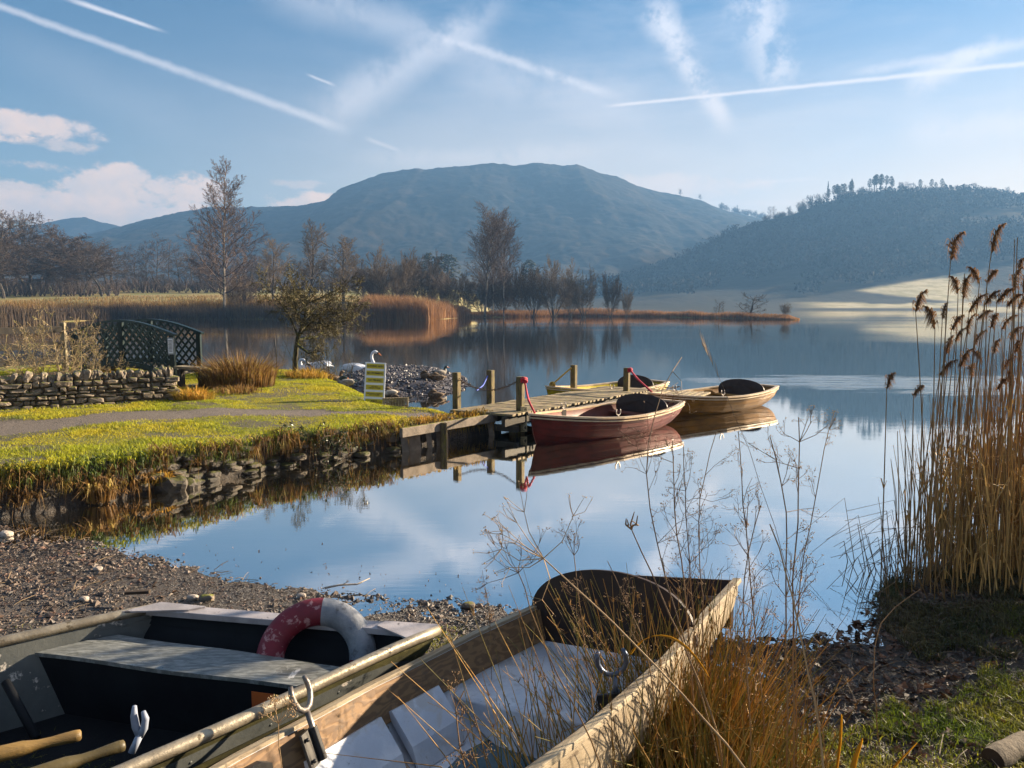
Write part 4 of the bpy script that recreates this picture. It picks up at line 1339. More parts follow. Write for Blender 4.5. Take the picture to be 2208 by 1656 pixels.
# ------------------------------------------------------------------ field fence on the left
fpost = mat('fence wood', (0.022, 0.018, 0.014), (0.012, 0.010, 0.009), 4, 0.9, 0.4, 40, stretch=(3, 3, 0.6))
FA, FB = V3(-9.5, 12.9, 0.42), V3(-8.6, 14.6, 0.42)
fr_ = empty('rail_fence', 'dark four-rail timber fence at the left edge behind the bramble', 'fence', FA)
fd = unit(FB - FA)
for k, z in enumerate((0.28, 0.56, 0.84, 1.14)):
    Geo().beam(fd * -1.6 + V3(0, 0, z), fd * 2.05 + V3(0, 0, z), 0.035, 0.12).build('rail', fpost, fr_, bevel=0.004)
for s in (-1.4, 0.3, 1.95):
    Geo().box(fd * s + V3(0.0, 0.05, 0.62), (0.09, 0.09, 1.30)).build('post', oldwood if s > 1.5 else fpost, fr_, bevel=0.006)

# ------------------------------------------------------------------ hawthorn, thorn sapling and bramble on the near bank
mossbark = mat('mossy bark', (0.030, 0.024, 0.016), (0.06, 0.05, 0.02), 6, 0.9, 0.8, 30, c3=(0.08, 0.085, 0.012), moss=((0.12, 0.13, 0.012), 0.16))
mosstwig = mat('mossy twigs', (0.05, 0.040, 0.02), (0.12, 0.095, 0.026), 4, 0.85, c3=(0.03, 0.024, 0.018))
sp_h = tree_spec(H=2.0, n=[4, 6, 5, 4, 3], k=[14, 10, 8, 5], start=[0.34, 0.2, 0.2, 0.2], ang=[70, 55, 50, 48], ratio=[0.78, 0.50, 0.50, 0.5], wig=[0.16, 0.22, 0.26, 0.28, 0.3], trop=[0.1, 0.35, 0.15, 0.1, 0],
                 ref=[1, 1.1, 0.55, 0.28], rr=[0.035, 0.02, 0.018, 0.016], rmin=0.0058, sides=[8, 6, 4, 3, 3], tl=1, shape=lambda t: 1 - 0.15 * t)
h = make_tree('hawthorn_tree', sp_h, 403, 'mossy leafless hawthorn with a tangled crown at the water edge of the bank', 'tree', None, mossbark, mosstwig, 0.085, 0.03)
hx, hy = -5.0, 17.6
s_ = 2.28 / h['h0']
h.location = (hx, hy, gz(hx, hy))
h.scale = (2.15 / h['w0'] * 1.42,) * 2 + (s_ * 1.04,)
h.rotation_euler[2] = 0.8 + PI
sp_h2 = dict(sp_h, k=[6, 6, 5, 4], H=1.9)
h2 = make_tree('hawthorn_tree', sp_h2, 411, 'thin crooked thorn tree growing just right of the mossy hawthorn', 'tree', None, mossbark, mosstwig, 0.035, 0.1)
h2.location = (-4.15, 17.3, gz(-4.15, 17.3))
h2.scale = (0.9 / h2['w0'],) * 2 + (1.75 / h2['h0'],)
G = Geo()
rs = np.random.default_rng(15)
for k in range(26):
    x, y = -4.6 + rs.normal(0, 0.45), 17.2 + rs.normal(0, 0.3)
    a = rs.normal(0, 0.25, 2)
    L = rs.uniform(0.4, 1.0)
    p0 = V3(x, y, gz(x, y) - 0.02)
    p1 = p0 + V3(a[0] * L, a[1] * L, L)
    G.tube([p0, (p0 + p1) / 2 + rs.normal(0, 0.03, 3), p1], [0.007, 0.005, 0.003], 3)
    for q in range(5):
        t = rs.uniform(0.3, 0.95)
        e = p0 + (p1 - p0) * t
        G.tube([e, e + rs.normal(0, 0.10, 3) + V3(0, 0, 0.1)], [0.004, 0.002], 3)
tag(G.build('thorn_saplings', mosstwig), kind='stuff')
for o_ in (h, h2):
    for k_ in ('w0', 'h0'): del o_[k_]
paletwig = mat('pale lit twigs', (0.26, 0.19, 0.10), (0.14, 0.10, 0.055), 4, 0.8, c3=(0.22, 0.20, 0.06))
sp_br = tree_spec(H=1.55, n=[7, 5, 4, 3], k=[9, 6, 4], start=[0.25, 0.15, 0.2], ang=[48, 52, 50], ratio=[0.42, 0.48, 0.5], wig=[0.13, 0.25, 0.28, 0.3], trop=[0.0, 0.3, 0.1, 0], ref=[1, 0.6, 0.3], rr=[0.014, 0.012, 0.012], rmin=0.0035,
                  sides=[5, 4, 3, 3], shape=lambda t: 1 - 0.3 * t)
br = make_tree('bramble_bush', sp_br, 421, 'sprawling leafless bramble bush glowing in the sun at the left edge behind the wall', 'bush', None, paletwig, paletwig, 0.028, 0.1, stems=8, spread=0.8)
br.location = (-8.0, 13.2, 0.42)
br.scale = (2.15 / br['w0'],) * 2 + (1.62 / br['h0'],)
br2 = make_tree('bramble_bush', sp_br, 425, 'lower bramble tangle in front of the lattice footbridge', 'bush', None, paletwig, paletwig, 0.02, 0.1, stems=6, spread=0.9)
br2.location = (-7.5, 13.6, 0.42)
br2.scale = (1.5 / br2['w0'],) * 2 + (0.95 / br2['h0'],)
for o_ in (br, br2):
    for k_ in ('w0', 'h0'): del o_[k_]
# ================================================================== text helper
def text_mesh(name, body, size, mt, parent, loc, rot=(PI / 2, 0, 0), xs=1.0, thick=0.0008, spacing=1.0):
    cu_ = bpy.data.curves.new(name, 'FONT')
    cu_.body = body
    cu_.size = size
    cu_.extrude = thick
    cu_.align_x = 'CENTER'
    cu_.align_y = 'CENTER'
    cu_.space_line = 0.85
    cu_.offset = size * 0.03
    o = bpy.data.objects.new(name + '_src', cu_)
    COL.objects.link(o)
    dg = bpy.context.evaluated_depsgraph_get()
    me = bpy.data.meshes.new_from_object(o.evaluated_get(dg))
    bpy.data.objects.remove(o)
    me.materials.clear()
    me.materials.append(mt)
    n = bpy.data.objects.new(name, me)
    COL.objects.link(n)
    n.parent = parent
    n.location = loc
    n.rotation_euler = rot
    n.scale = (xs, 1, 1)
    return n

# ================================================================== jetty
grain = (1, 9, 9)
def woodmat(name, a, b_, stretch=(1, 9, 9), moss=None, c3=None, rough=0.8, scale=3, island=0.25, bump=0.5):
    return mat(name, a, b_, scale, rough, bump, 22, stretch=stretch, moss=moss, c3=c3, island=island)
deckw = mat('weathered deck boards', (0.30, 0.22, 0.13), (0.13, 0.10, 0.06), 6, 0.8, 0.5, 50, island=0.3, c3=(0.27, 0.23, 0.07))
postw = mat('algae stained post', (0.15, 0.105, 0.045), (0.055, 0.042, 0.022), 9, 0.85, 0.6, 40, stretch=(2.2, 2.2, 0.6), c3=(0.16, 0.14, 0.02))
darkw = mat('wet dark timber', (0.05, 0.038, 0.024), (0.025, 0.02, 0.014), 5, 0.7, 0.5, 40)
ZD = 0.36
JA, JC = unit(V3(0.62, 0.785, 0)), unit(V3(0.88, -0.475, 0))
J0 = onz(975, 884, ZD) * V3(1, 1, 0)
jetty = empty('jetty', 'weathered wooden landing jetty with mossy mooring posts running out from the grassy bank', 'jetty', J0)
JW, JL = 1.06, 4.6
G = Geo()
rs = np.random.default_rng(31)
s = -0.02
jr = np.array([JC, np.cross((0, 0, 1), JC), [0, 0, 1]])
while s < JL:
    w = rs.uniform(0.095, 0.115)
    c = JA * (s + w / 2) + JC * (JW / 2 + rs.normal(0, 0.012)) + V3(0, 0, ZD - 0.016 + rs.normal(0, 0.003))
    G.box(c, (JW + 0.06, w, 0.034), jr)
    s += w * 1.0 / abs(JA @ jr[1]) + 0.017
for k in range(9):                                  # the head of the jetty turns right
    c = JA * (JL - 0.50 + 0.0) + JC * (JW + 0.16 + k * 0.125) + V3(0, 0, ZD - 0.016 + rs.normal(0, 0.003))
    G.box(c, (0.10, 0.95, 0.034), jr)
G.build('deck', deckw, jetty, bevel=0.004)
G = Geo()
for q in (0.06, JW / 2, JW - 0.06):
    G.beam(JC * q + V3(0, 0, ZD - 0.11) - JA * 0.1, JC * q + JA * JL + V3(0, 0, ZD - 0.11), 0.07, 0.15)
for s in (0.1, 1.6, 3.0, 4.4):
    G.beam(JA * s + V3(0, 0, ZD - 0.235) - JC * 0.05, JA * s + JC * (JW + 0.05) + V3(0, 0, ZD - 0.235), 0.09, 0.09)
    for q in (0.1, JW - 0.1):
        if s > 0.5: G.box(JA * s + JC * q + V3(0, 0, -0.2), (0.10, 0.10, 0.9), jr)
G.build('joists', darkw, jetty)

POSTS = {'A': (985, 875, 803), 'B': (1058, 866, 798), 'C': (1122, 886, 812), 'D': (1237, 840, 787), 'E': (1351, 843, 793)}
PT = {}
for k, (u, vb, vt_) in POSTS.items():
    b0 = onz(u, vb, ZD) * V3(1, 1, 0)
    top = CAMZ + (ray(u, vt_)[2] / ray(u, vt_)[1]) * b0[1]
    PT[k] = V3(b0[0], b0[1], top)
    o = Geo().box(b0 - J0 + V3(0, 0, (top - 0.5) / 2), (0.105, 0.105, top + 0.5), np.array(Matrix.Rotation(R(-32 if k != 'C' else -28), 3, 'Z')).T).build('mooring_post', postw, jetty, bevel=0.008)
b0 = PT['C'] * V3(1, 1, 0)
pr = np.array(Matrix.Rotation(R(-28), 3, 'Z')).T
Geo().box(b0 - J0 + V3(-0.12, -0.10, 0.10), (0.09, 0.09, 0.5), pr).build('fender_post', postw, jetty, bevel=0.006)
cream = mat('cream gauge paint', (0.62, 0.52, 0.30), (0.50, 0.40, 0.2), 9, 0.6)
gr = bpy.data.objects.new('depth_gauge', None)
COL.objects.link(gr)
gr.parent = jetty
gr.location = Vector((b0 - J0 + V3(0.055, -0.065, 0.24)).tolist())
gr.rotation_euler = (0, 0, R(12))
Geo().box((0, 0, 0), (0.10, 0.016, 0.40)).build('gauge_board', cream, gr, bevel=0.002)
G = Geo()
for k in range(21):
    G.box((-0.03, -0.0095, -0.18 + k * 0.018), (0.032 if k % 5 else 0.08, 0.003, 0.005))
G.build('gauge_marks', ink, gr)
for k, ch in enumerate('9876'):
    text_mesh('gauge_numeral', ch, 0.07, ink, gr, (0.022, -0.0095, 0.137 - k * 0.09))

# chain across the landward end
steel = mat('rusty steel', (0.10, 0.065, 0.045), (0.05, 0.035, 0.03), 20, 0.6, metal=0.6, c3=(0.22, 0.13, 0.07))
def catenary(a, b, sag, n):
    t = np.linspace(0, 1, n)[:, None]
    p = a + (b - a) * t
    p[:, 2] -= sag * 4 * (t * (1 - t))[:, 0]
    return p
def chain(name, a, b, sag, label, mt=steel, L=0.05, r=0.0055):
    ln = np.linalg.norm(b - a) * (1 + 2.6 * (sag / np.linalg.norm(b - a)) ** 2)
    n = max(4, int(ln / (L * 0.72)))
    P = catenary(a, b, sag, n + 1)
    G = Geo()
    for i in range(n):
        c, d = (P[i] + P[i + 1]) / 2, unit(P[i + 1] - P[i])
        s_ = unit(np.cross(d, (0, 0, 1)))
        u_ = np.cross(s_, d)
        e = s_ if i % 2 else u_
        a_ = np.linspace(0, 2 * PI, 9)
        G.tube([c + d * math.cos(q) * L * 0.5 + e * math.sin(q) * L * 0.3 for q in a_], r, 4)
    return tag(G.build(name, mt), label, 'chain')
chain('chain', PT['A'] + V3(0.03, -0.02, -0.10), PT['C'] + V3(-0.03, 0, -0.06), 0.17, 'rusty chain hanging across the landward end of the jetty between two posts')
def rope(name, pts, r, mt, label, knot=None):
    pts = np.asarray(pts, float)
    t = np.linspace(0, 1, len(pts))
    tt = np.linspace(0, 1, 26)
    P = np.stack([np.interp(tt, t, pts[:, i]) for i in range(3)], 1)
    for _ in range(3): P[1:-1] = (P[:-2] + 2 * P[1:-1] + P[2:]) / 4
    G = Geo().tube(P, r, 6, cap=True)
    for k in (knot or []):
        for q in range(3):
            a_ = np.linspace(0, 2 * PI, 11)
            nn = unit(rs.normal(0, 1, 3))
            e1 = unit(np.cross(nn, (0.3, 0.2, 0.9)))
            e2 = np.cross(nn, e1)
            G.tube([np.asarray(k[:3]) + (e1 * math.cos(x) + e2 * math.sin(x)) * k[3] for x in a_], r, 5)
    return tag(G.build(name, mt, smooth=True), label, 'rope')
rope_red = mat('red rope', (0.50, 0.025, 0.045), (0.36, 0.02, 0.04), 40, 0.7, 0.5, 120)
rope_yel = mat('yellow rope', (0.50, 0.30, 0.04), (0.38, 0.22, 0.04), 40, 0.7, 0.5, 120)
rope_blu = mat('blue rope', (0.06, 0.10, 0.42), (0.10, 0.14, 0.5), 40, 0.7)

# ================================================================== rowing boats at the jetty
cream_r = mat('cream rubbing strake', (0.62, 0.47, 0.30), (0.48, 0.34, 0.2), 6, 0.35, 0.1, 40, coat=0.1)
board_m = mat('dark varnished backboard', (0.028, 0.017, 0.014), (0.042, 0.025, 0.019), 4, 0.5, 0.15, 40, stretch=(0.6, 3, 3), wear=((0.08, 0.05, 0.04), 0.68, 5), spec=0.2)
lock_m = mat('galvanised rowlock', (0.28, 0.25, 0.22), (0.14, 0.12, 0.11), 14, 0.45, metal=0.7)

def hull_fn(L, B, zb, zm, zs, kd, stern=0.62, rake=0.16, full=0.62):
    def half(s):
        f = np.interp(s, [0, .03, .08, .16, .28, .42, .58, .74, .88, 1.0], [0.015, .12, .28, .5, .76, .94, 1.0, .95, .82, stern])
        return f * B / 2
    def sheer(s):
        return zm + (zb - zm) * np.clip(1 - s / 0.55, 0, 1) ** 1.8 + (zs - zm) * np.clip((s - 0.55) / 0.45, 0, 1) ** 1.8
    def keel(s):
        return -kd + 0.10 * np.clip(1 - s / 0.16, 0, 1) ** 1.5 + 0.17 * np.clip((s - 0.62) / 0.38, 0, 1) ** 1.7
    def pt(s, t, side, off=0.0):
        b_ = max(half(s) - off, 0.004)
        zk, zg = keel(s) + off * 1.0, sheer(s)
        ph = t * PI / 2
        y = b_ * math.sin(ph) ** full
        z = zk + (zg - zk) * (1 - math.cos(ph)) ** 0.92
        x = s * L + rake * (1 - t) * max(0, 1 - s / 0.2) ** 2 - 0.10 * (1 - t) * max(0, (s - 0.8) / 0.2) ** 2 + (off if s < 0.02 else 0)
        return V3(x, side * y, z)
    return half, sheer, keel, pt

def spline_s(n):
    return np.unique(np.concatenate([np.linspace(0, 0.2, n // 3), np.linspace(0.2, 1, n)]))

def build_hull(G, pt, NS, NT_, strakes=0, off=0.0, flip=False, mi=0, end=True, lap=0.009):
    for side in (1, -1):
        P = np.zeros((len(NS), NT_, 3))
        for i, s in enumerate(NS):
            for j, t in enumerate(np.linspace(0, 1, NT_)):
                p = pt(s, t, side, off)
                if strakes:
                    fr = (t * strakes) % 1.0
                    k = (1 - fr) if t < 1 else 0
                    p = p + V3(0, side * lap * (k - 0.5) * min(1, s / 0.1), 0)
                P[i, j] = p
        G.grid(P, flip=(side == 1) ^ flip, mi=mi)
        if end:
            e = P[-1]
            c = np.stack([e, e * V3(1, 0, 1)], 0)
            G.grid(np.swapaxes(c, 0, 1), flip=(side == 1) ^ flip, mi=mi)

def oarlock(G, c, R_, s=1.0, stem=0.09):
    """a U-shaped fork on a pin; R_ rows are local axes (along boat, across, up)"""
    a_ = np.linspace(R(215 - 360), R(325 - 360) + 0 * PI, 2)
    ang = np.linspace(R(-215), R(35), 11)
    P = [np.asarray(c) + (R_[0] * math.cos(q) * 0.045 + R_[2] * (0.045 + math.sin(q) * 0.052)) * s for q in ang]
    G.tube(P, [0.006 * s] + [0.0085 * s] * 9 + [0.006 * s], 6, cap=True)
    G.tube([np.asarray(c) + R_[2] * (-0.008) * s, np.asarray(c) - R_[2] * stem * s], 0.009 * s, 6, cap=True)

def rowing_boat(bow, stern, colour_out, colour_in, label, B=1.28, zb=0.45, zm=0.31, zs=0.37):
    bow, stern = np.asarray(bow, float), np.asarray(stern, float)
    d = (stern - bow) * V3(1, 1, 0)
    L = float(np.linalg.norm(d))
    rz = math.atan2(d[1], d[0])
    root = empty('rowing_boat', label, 'boat', bow * V3(1, 1, 0), rz, 'rowing boats moored at the jetty')
    half, sheer, keel, pt = hull_fn(L, B, zb, zm, zs, 0.12)
    NS = spline_s(34)
    G = Geo()
    build_hull(G, pt, NS, 43, 7)
    G.build('hull', colour_out, root, smooth=False)
    G = Geo()
    build_hull(G, pt, NS, 15, 0, off=0.028, flip=True)
    G.build('lining', colour_in, root, smooth=True)
    G = Geo()
    edge = [pt(s, 1, 1) for s in NS][::-1] + [pt(s, 1, -1) for s in NS][1:]
    edge = np.array(edge)
    loop = np.concatenate([edge, [edge[-1] * V3(1, 0.5, 1), edge[-1] * V3(1, 0, 1), edge[0] * V3(1, 0.5, 1)]])
    G.rail(loop, [(-.034, -.012), (.030, -.012), (.030, .016), (-.034, .016)], closed=True)
    G.rail(loop + V3(0, 0, -0.045) + 0, [(-.008, -.012), (.022, -.008), (.022, .008), (-.008, .012)], closed=True)
    G.build('gunwale', cream_r, root, smooth=False)
    for s, drop, wd in ((0.30, 0.13, 0.2), (0.52, 0.15, 0.22), (0.80, 0.13, 0.42)):
        b_ = half(s) - 0.05
        Geo().box((s * L, 0, sheer(s) - drop), (wd, 2 * b_, 0.028)).build('seat', colour_in, root, bevel=0.005)
    G = Geo()
    G.box((0.09 * L, 0, sheer(0.09) - 0.02), (0.12, 2 * half(0.09) - 0.04, 0.03))
    G.build('breasthook', colour_in, root)
    s = 0.80
    b_ = half(s) + 0.0
    G = Geo()
    th = np.linspace(0, PI, 22)
    ol = [V3(s * L + 0.05 * math.sin(q), b_ * 0.92 * math.cos(q), sheer(s) - 0.02 + 0.22 * math.sin(q) ** 0.8) for q in th] + [V3(s * L, -b_ * 0.9, sheer(s) - 0.12), V3(s * L, b_ * 0.9, sheer(s) - 0.12)]
    G.plate(ol, (1, 0, -0.15), 0.02)
    G.build('backboard', board_m, root)
    for sd in (1, -1):
        q = pt(0.40, 1, sd)
        Geo().box(q + V3(0, -sd * 0.035, -0.05), (0.10, 0.03, 0.12)).build('rowlock_block', bark_dark, root)
        G = Geo()
        oarlock(G, q + V3(0, -sd * 0.03, 0.045), np.eye(3), 1.15, 0.1)
        G.build('rowlock', lock_m, root, smooth=True)
    return root

red_o = mat('red brown varnished planks', (0.115, 0.013, 0.008), (0.06, 0.008, 0.005), 3, 0.5, 0.25, 24, spec=0.15, stretch=(0.5, 3, 3), coat=0.0, wear=((0.15, 0.055, 0.035), 0.68, 9))
red_i = mat('red brown lining', (0.19, 0.045, 0.022), (0.11, 0.026, 0.014), 4, 0.5, 0.2, 24)
org_o = mat('amber varnished planks', (0.22, 0.095, 0.003), (0.11, 0.046, 0.002), 3, 0.55, 0.25, 24, spec=0.15, stretch=(0.5, 3, 3), coat=0.0, wear=((0.30, 0.16, 0.03), 0.68, 9))
org_i = mat('amber lining', (0.36, 0.17, 0.02), (0.24, 0.10, 0.012), 4, 0.5, 0.2, 24)
yel_o = mat('yellow painted planks', (0.50, 0.35, 0.004), (0.32, 0.21, 0.004), 3, 0.5, 0.2, 24, stretch=(0.5, 3, 3), coat=0.0)
yel_i = mat('yellow lining', (0.60, 0.46, 0.004), (0.46, 0.34, 0.004), 4, 0.5, 0.2, 24)
RB = onz(1143, 895, 0.44), onz(1432, 864, 0.36)
OB = onz(1400, 849, 0.44), onz(1640, 831, 0.36)
YB = onz(1178, 834, 0.44), onz(1412, 822, 0.36)
boat_r = rowing_boat(RB[0], RB[1], red_o, red_i, 'red brown rowing boat with a dark oval backboard, nearest of the moored boats')
boat_o = rowing_boat(OB[0], OB[1], org_o, org_i, 'amber rowing boat with a dark oval backboard, farthest right of the moored boats', B=1.3)
boat_y = rowing_boat(YB[0], YB[1], yel_o, yel_i, 'bright yellow rowing boat lying on the far side of the jetty', B=1.25)

rope('mooring_rope', [PT['C'] + V3(0.06, -0.05, -0.03), PT['C'] + V3(0.1, -0.12, -0.25), RB[0] + V3(-0.02, 0.03, 0.20), RB[0] + V3(0.07, 0.05, 0.02)], 0.017, rope_red, 'red rope tying the red brown boat to the front post with the depth gauge', [tuple(PT['C'] + V3(0.055, -0.06, -0.05)) + (0.05,)])
rope('mooring_rope', [PT['E'] + V3(0.06, -0.05, -0.04), PT['E'] * 0.5 + OB[0] * 0.5 + V3(0, 0, 0.02), OB[0] + V3(0.05, 0.03, 0.03)], 0.018, rope_red, 'red rope tying the amber boat to the farthest right post', [tuple(PT['E'] + V3(0.05, -0.06, -0.04)) + (0.04,)])
rope('mooring_rope', [PT['D'] + V3(-0.05, -0.04, -0.05), PT['D'] * 0.5 + YB[0] * 0.5 + V3(0, 0, -0.03), YB[0] + V3(0.12, 0.05, 0.04)], 0.016, rope_yel, 'yellow rope running down to the bow of the yellow boat', [tuple(YB[0] + V3(0.12, 0.05, 0.04)) + (0.05,)])
rope('mooring_rope', [PT['B'] + V3(-0.05, -0.04, -0.1), PT['B'] + V3(-0.12, -0.25, -0.24), PT['B'] + V3(-0.22, -0.5, -0.30)], 0.012, rope_blu, 'short blue rope hanging from the rear left post to the chain')
chain('mooring_chain', YB[1] + V3(-0.05, -0.3, -0.02), YB[1] + V3(0.35, -0.9, -0.02), 0.06, 'dark chain from the stern of the yellow boat to the jetty head')

# ================================================================== timber retaining edge beside the jetty
greyw = mat('grey retaining timber', (0.24, 0.19, 0.145), (0.13, 0.105, 0.08), 6, 0.9, 0.7, 40, stretch=(1, 1, 1), moss=((0.16, 0.14, 0.015), 0.16))
T0, T1 = onz(866, 930, 0.29), onz(1070, 897, 0.29)
T0, T1 = T0 + V3(0, -0.08, -0.01), T1 + V3(0, -0.06, -0.01)
rt = empty('retaining_edge', 'grey timber retaining edge of boards and posts where the bank meets the jetty', 'wall', T0 * V3(1, 1, 0))
tb = T0 * V3(1, 1, 0)
Geo().beam(T0 - tb, T1 - tb, 0.06, 0.13).build('top_beam', greyw, rt, bevel=0.008)
tdir = unit(T1 - T0)
tl = float(np.linalg.norm(T1 - T0))
s = 0.02
while s < tl * 0.98:
    w = rs.uniform(0.07, 0.10)
    if rs.random() < (0.85 if s < tl * 0.45 else 0.12):
        p = T0 - tb + tdir * (s + w / 2) + V3(0, 0.05, 0)
        Geo().box(p * V3(1, 1, 0) + V3(0, 0, 0.06), (w, 0.03, 0.48), np.array(Matrix.Rotation(0.35, 3, 'Z') @ Matrix.Rotation(R(-6) + rs.normal(0, 0.03), 3, 'Y')).T).build('board', greyw, rt)
    s += w + rs.uniform(0.008, 0.035)
for f in (0.42,):
    Geo().box((T0 - tb + tdir * tl * f) * V3(1, 1, 0) + V3(0, -0.075, 0.06), (0.085, 0.085, 0.56), np.array(Matrix.Rotation(0.3, 3, 'Z')).T).build('post', postw, rt, bevel=0.006)
tufts('jetty_bank_grass', gold_m, [(u, rs.uniform(0.0, 0.5), 44, 0.24, 0.05, 0.0) for u in (975, 985, 993, 1000, 1007, 1014, 1021, 1030, 1040, 1050, 862, 868, 876)] + [(u, 0.0, 40, 0.12, 0.06, 0.02) for u in range(880, 1050, 9)], 77)
# low slatted edging beside the sign
p0, p1 = onz(828, 874, 0.32), onz(878, 872, 0.32)
sroot = empty('slatted_edging', 'short row of weathered upright slats at the grass edge right of the sign', 'edging', p0)
G = Geo()
for k in range(9):
    G.box((p1 - p0) * (k / 8) + V3(0, 0, 0.05), (0.035, 0.03, 0.15))
G.build('slats', oldwood, sroot)
Geo().beam(V3(-0.03, 0.03, 0.10), p1 - p0 + V3(0.03, 0.03, 0.10), 0.03, 0.045).build('rail', oldwood, sroot)

# ================================================================== notice board
yelp = mat('yellow panel', (0.50, 0.42, 0.02), (0.44, 0.36, 0.02), 6, 0.5)
signw = mat('white sign board', (0.70, 0.72, 0.76), (0.60, 0.63, 0.70), 4, 0.5)
sp_ = onz(806, 869, 0.34)
sg = empty('sign', 'white sign board with six yellow warning panels standing on the grass', 'sign', (sp_[0], sp_[1], gz(sp_[0], sp_[1])))
sg.rotation_euler = (R(-5), R(3), R(3))
Geo().box((0, 0, 0.36), (0.352, 0.018, 0.735)).build('board', signw, sg, bevel=0.004)
for k, tx in enumerate(['ROWING AREA', 'NO SWIMMING', 'NO FISHING', 'DO NOT\nTHROW STONES', 'KEEP DOGS & CHILDREN\nOUT OF WATER', 'SENSITIVE\nENVIRONMENTAL SITE']):
    z = 0.664 - k * 0.121
    pn = Geo().box((0.0, -0.0105, z), (0.298, 0.004, 0.083)).build('panel', yelp, sg, bevel=0.0015)
    t_ = text_mesh('lettering', tx, 0.046 if k < 3 else 0.030 if k == 3 else 0.0265, ink, pn, (0, -0.0132, z), xs=0.88)
G = Geo()
G.beam((-0.12, 0.01, 0.62), (-0.14, 0.28, 0.0), 0.03, 0.03)
G.beam((0.12, 0.01, 0.62), (0.14, 0.28, 0.0), 0.03, 0.03)
G.build('prop', oldwood, sg)

# ================================================================== gravel islet, swans and ducks
IS = poly_px([(705, 838), (735, 852), (800, 856), (880, 852), (960, 851), (1000, 842), (1015, 828), (1000, 812), (960, 804), (880, 802), (800, 803), (730, 812)])
ix, iy = np.meshgrid(np.arange(-6.5, 0.2, 0.09), np.arange(15.5, 25, 0.09), indexing='ij')
def islet_h(X, Y):
    d = seg_dist(X, Y, IS, True) * np.where(inside(X, Y, IS), 1, -1) + 0.25 * fbm(X * 1.5, Y * 1.5, 4, 61)
    return np.where(d > 0, 0.26 * sstep(0, 0.9, d), 0.3 * d).clip(-0.3) + 0.03 * fbm(X * 4, Y * 4, 3, 62)
tag(Geo().grid(np.stack([ix, iy, islet_h(ix, iy)], -1), flip=True).build('gravel_bank', peb_m, smooth=True), kind='structure')
rs = np.random.default_rng(33)
X, Y = rs.uniform(-6.2, 0, 9000), rs.uniform(15.8, 24.5, 9000)
H = islet_h(X, Y)
k_ = H > -0.01
G = Geo()
pebbles(G, np.stack([X[k_], Y[k_], H[k_] + 0.01], 1), 0.028 * rs.uniform(0.5, 1.7, k_.sum()) + 0.006, rs, 0.8)
tag(G.build('islet_pebbles', peb_m), kind='stuff')

swan_w = mat('white feathers', (0.74, 0.74, 0.76), (0.62, 0.63, 0.68), 9, 0.75, 0.3, 40)
bill_o = mat('orange bill', (0.55, 0.17, 0.04), (0.5, 0.14, 0.03), 9, 0.5)
mask_k = mat('black face', (0.012, 0.012, 0.013), rough=0.5)
duck_b = mat('brown duck feathers', (0.13, 0.085, 0.05), (0.055, 0.036, 0.024), 30, 0.85, 0.3, 60, c3=(0.22, 0.16, 0.10))
duck_g = mat('grey duck feathers', (0.30, 0.27, 0.23), (0.17, 0.14, 0.12), 22, 0.85, 0.3, 60)
duck_h = mat('dark green duck head', (0.008, 0.022, 0.016), (0.01, 0.014, 0.02), 9, 0.35)
duck_w = mat('pale duck flank', (0.50, 0.45, 0.38), (0.36, 0.31, 0.25), 16, 0.85)

def bird(name, label, cat, loc, rz, spine, mats, group=None, sc=1.0):
    """one continuous lofted body: spine rows are x, z, lateral radius, vertical radius, material, y"""
    root = empty(name, label, cat, loc, rz, group)
    S = np.array([[r[0], r[5] if len(r) > 5 else 0, r[1]] for r in spine], float)
    W = np.array([[r[2], r[3]] for r in spine], float)
    mi = np.array([r[4] for r in spine])
    m = 4
    t0 = np.arange(len(S))
    tt = np.linspace(0, len(S) - 1, (len(S) - 1) * m + 1)
    def cr(A):
        out = []
        for t in tt:
            i = min(int(t), len(S) - 2)
            f = t - i
            p0, p1, p2, p3 = A[max(i - 1, 0)], A[i], A[i + 1], A[min(i + 2, len(S) - 1)]
            out.append(0.5 * (2 * p1 + (p2 - p0) * f + (2 * p0 - 5 * p1 + 4 * p2 - p3) * f * f + (3 * p1 - p0 - 3 * p2 + p3) * f ** 3))
        return np.array(out)
    P, Q = cr(S) * sc, np.maximum(cr(W), 0.003) * sc
    T = np.gradient(P, axis=0)
    T /= np.linalg.norm(T, axis=1, keepdims=True)
    k = 14
    rings = []
    sd = V3(0, 1, 0)
    for i in range(len(P)):
        sd = unit(sd - T[i] * (sd @ T[i]))
        up = np.cross(T[i], sd)
        a = np.arange(k) * 2 * PI / k
        rings.append(P[i] + np.cos(a)[:, None] * sd * Q[i, 0] + np.sin(a)[:, None] * up * Q[i, 1])
    G = Geo()
    rings = np.array(rings)
    ms = mi[np.minimum((tt + 0.5).astype(int), len(mi) - 1)]
    a0 = 0
    for j in range(1, len(ms) + 1):
        if j == len(ms) or ms[j] != ms[a0]:
            G.grid(rings[a0:min(j + 1, len(ms))], mi=int(ms[a0]), closed=True, flip=True)
            a0 = j
    G.fan(rings[0], mi=int(ms[0]))
    G.fan(rings[-1], mi=int(ms[-1]), flip=True)
    return root, G, P

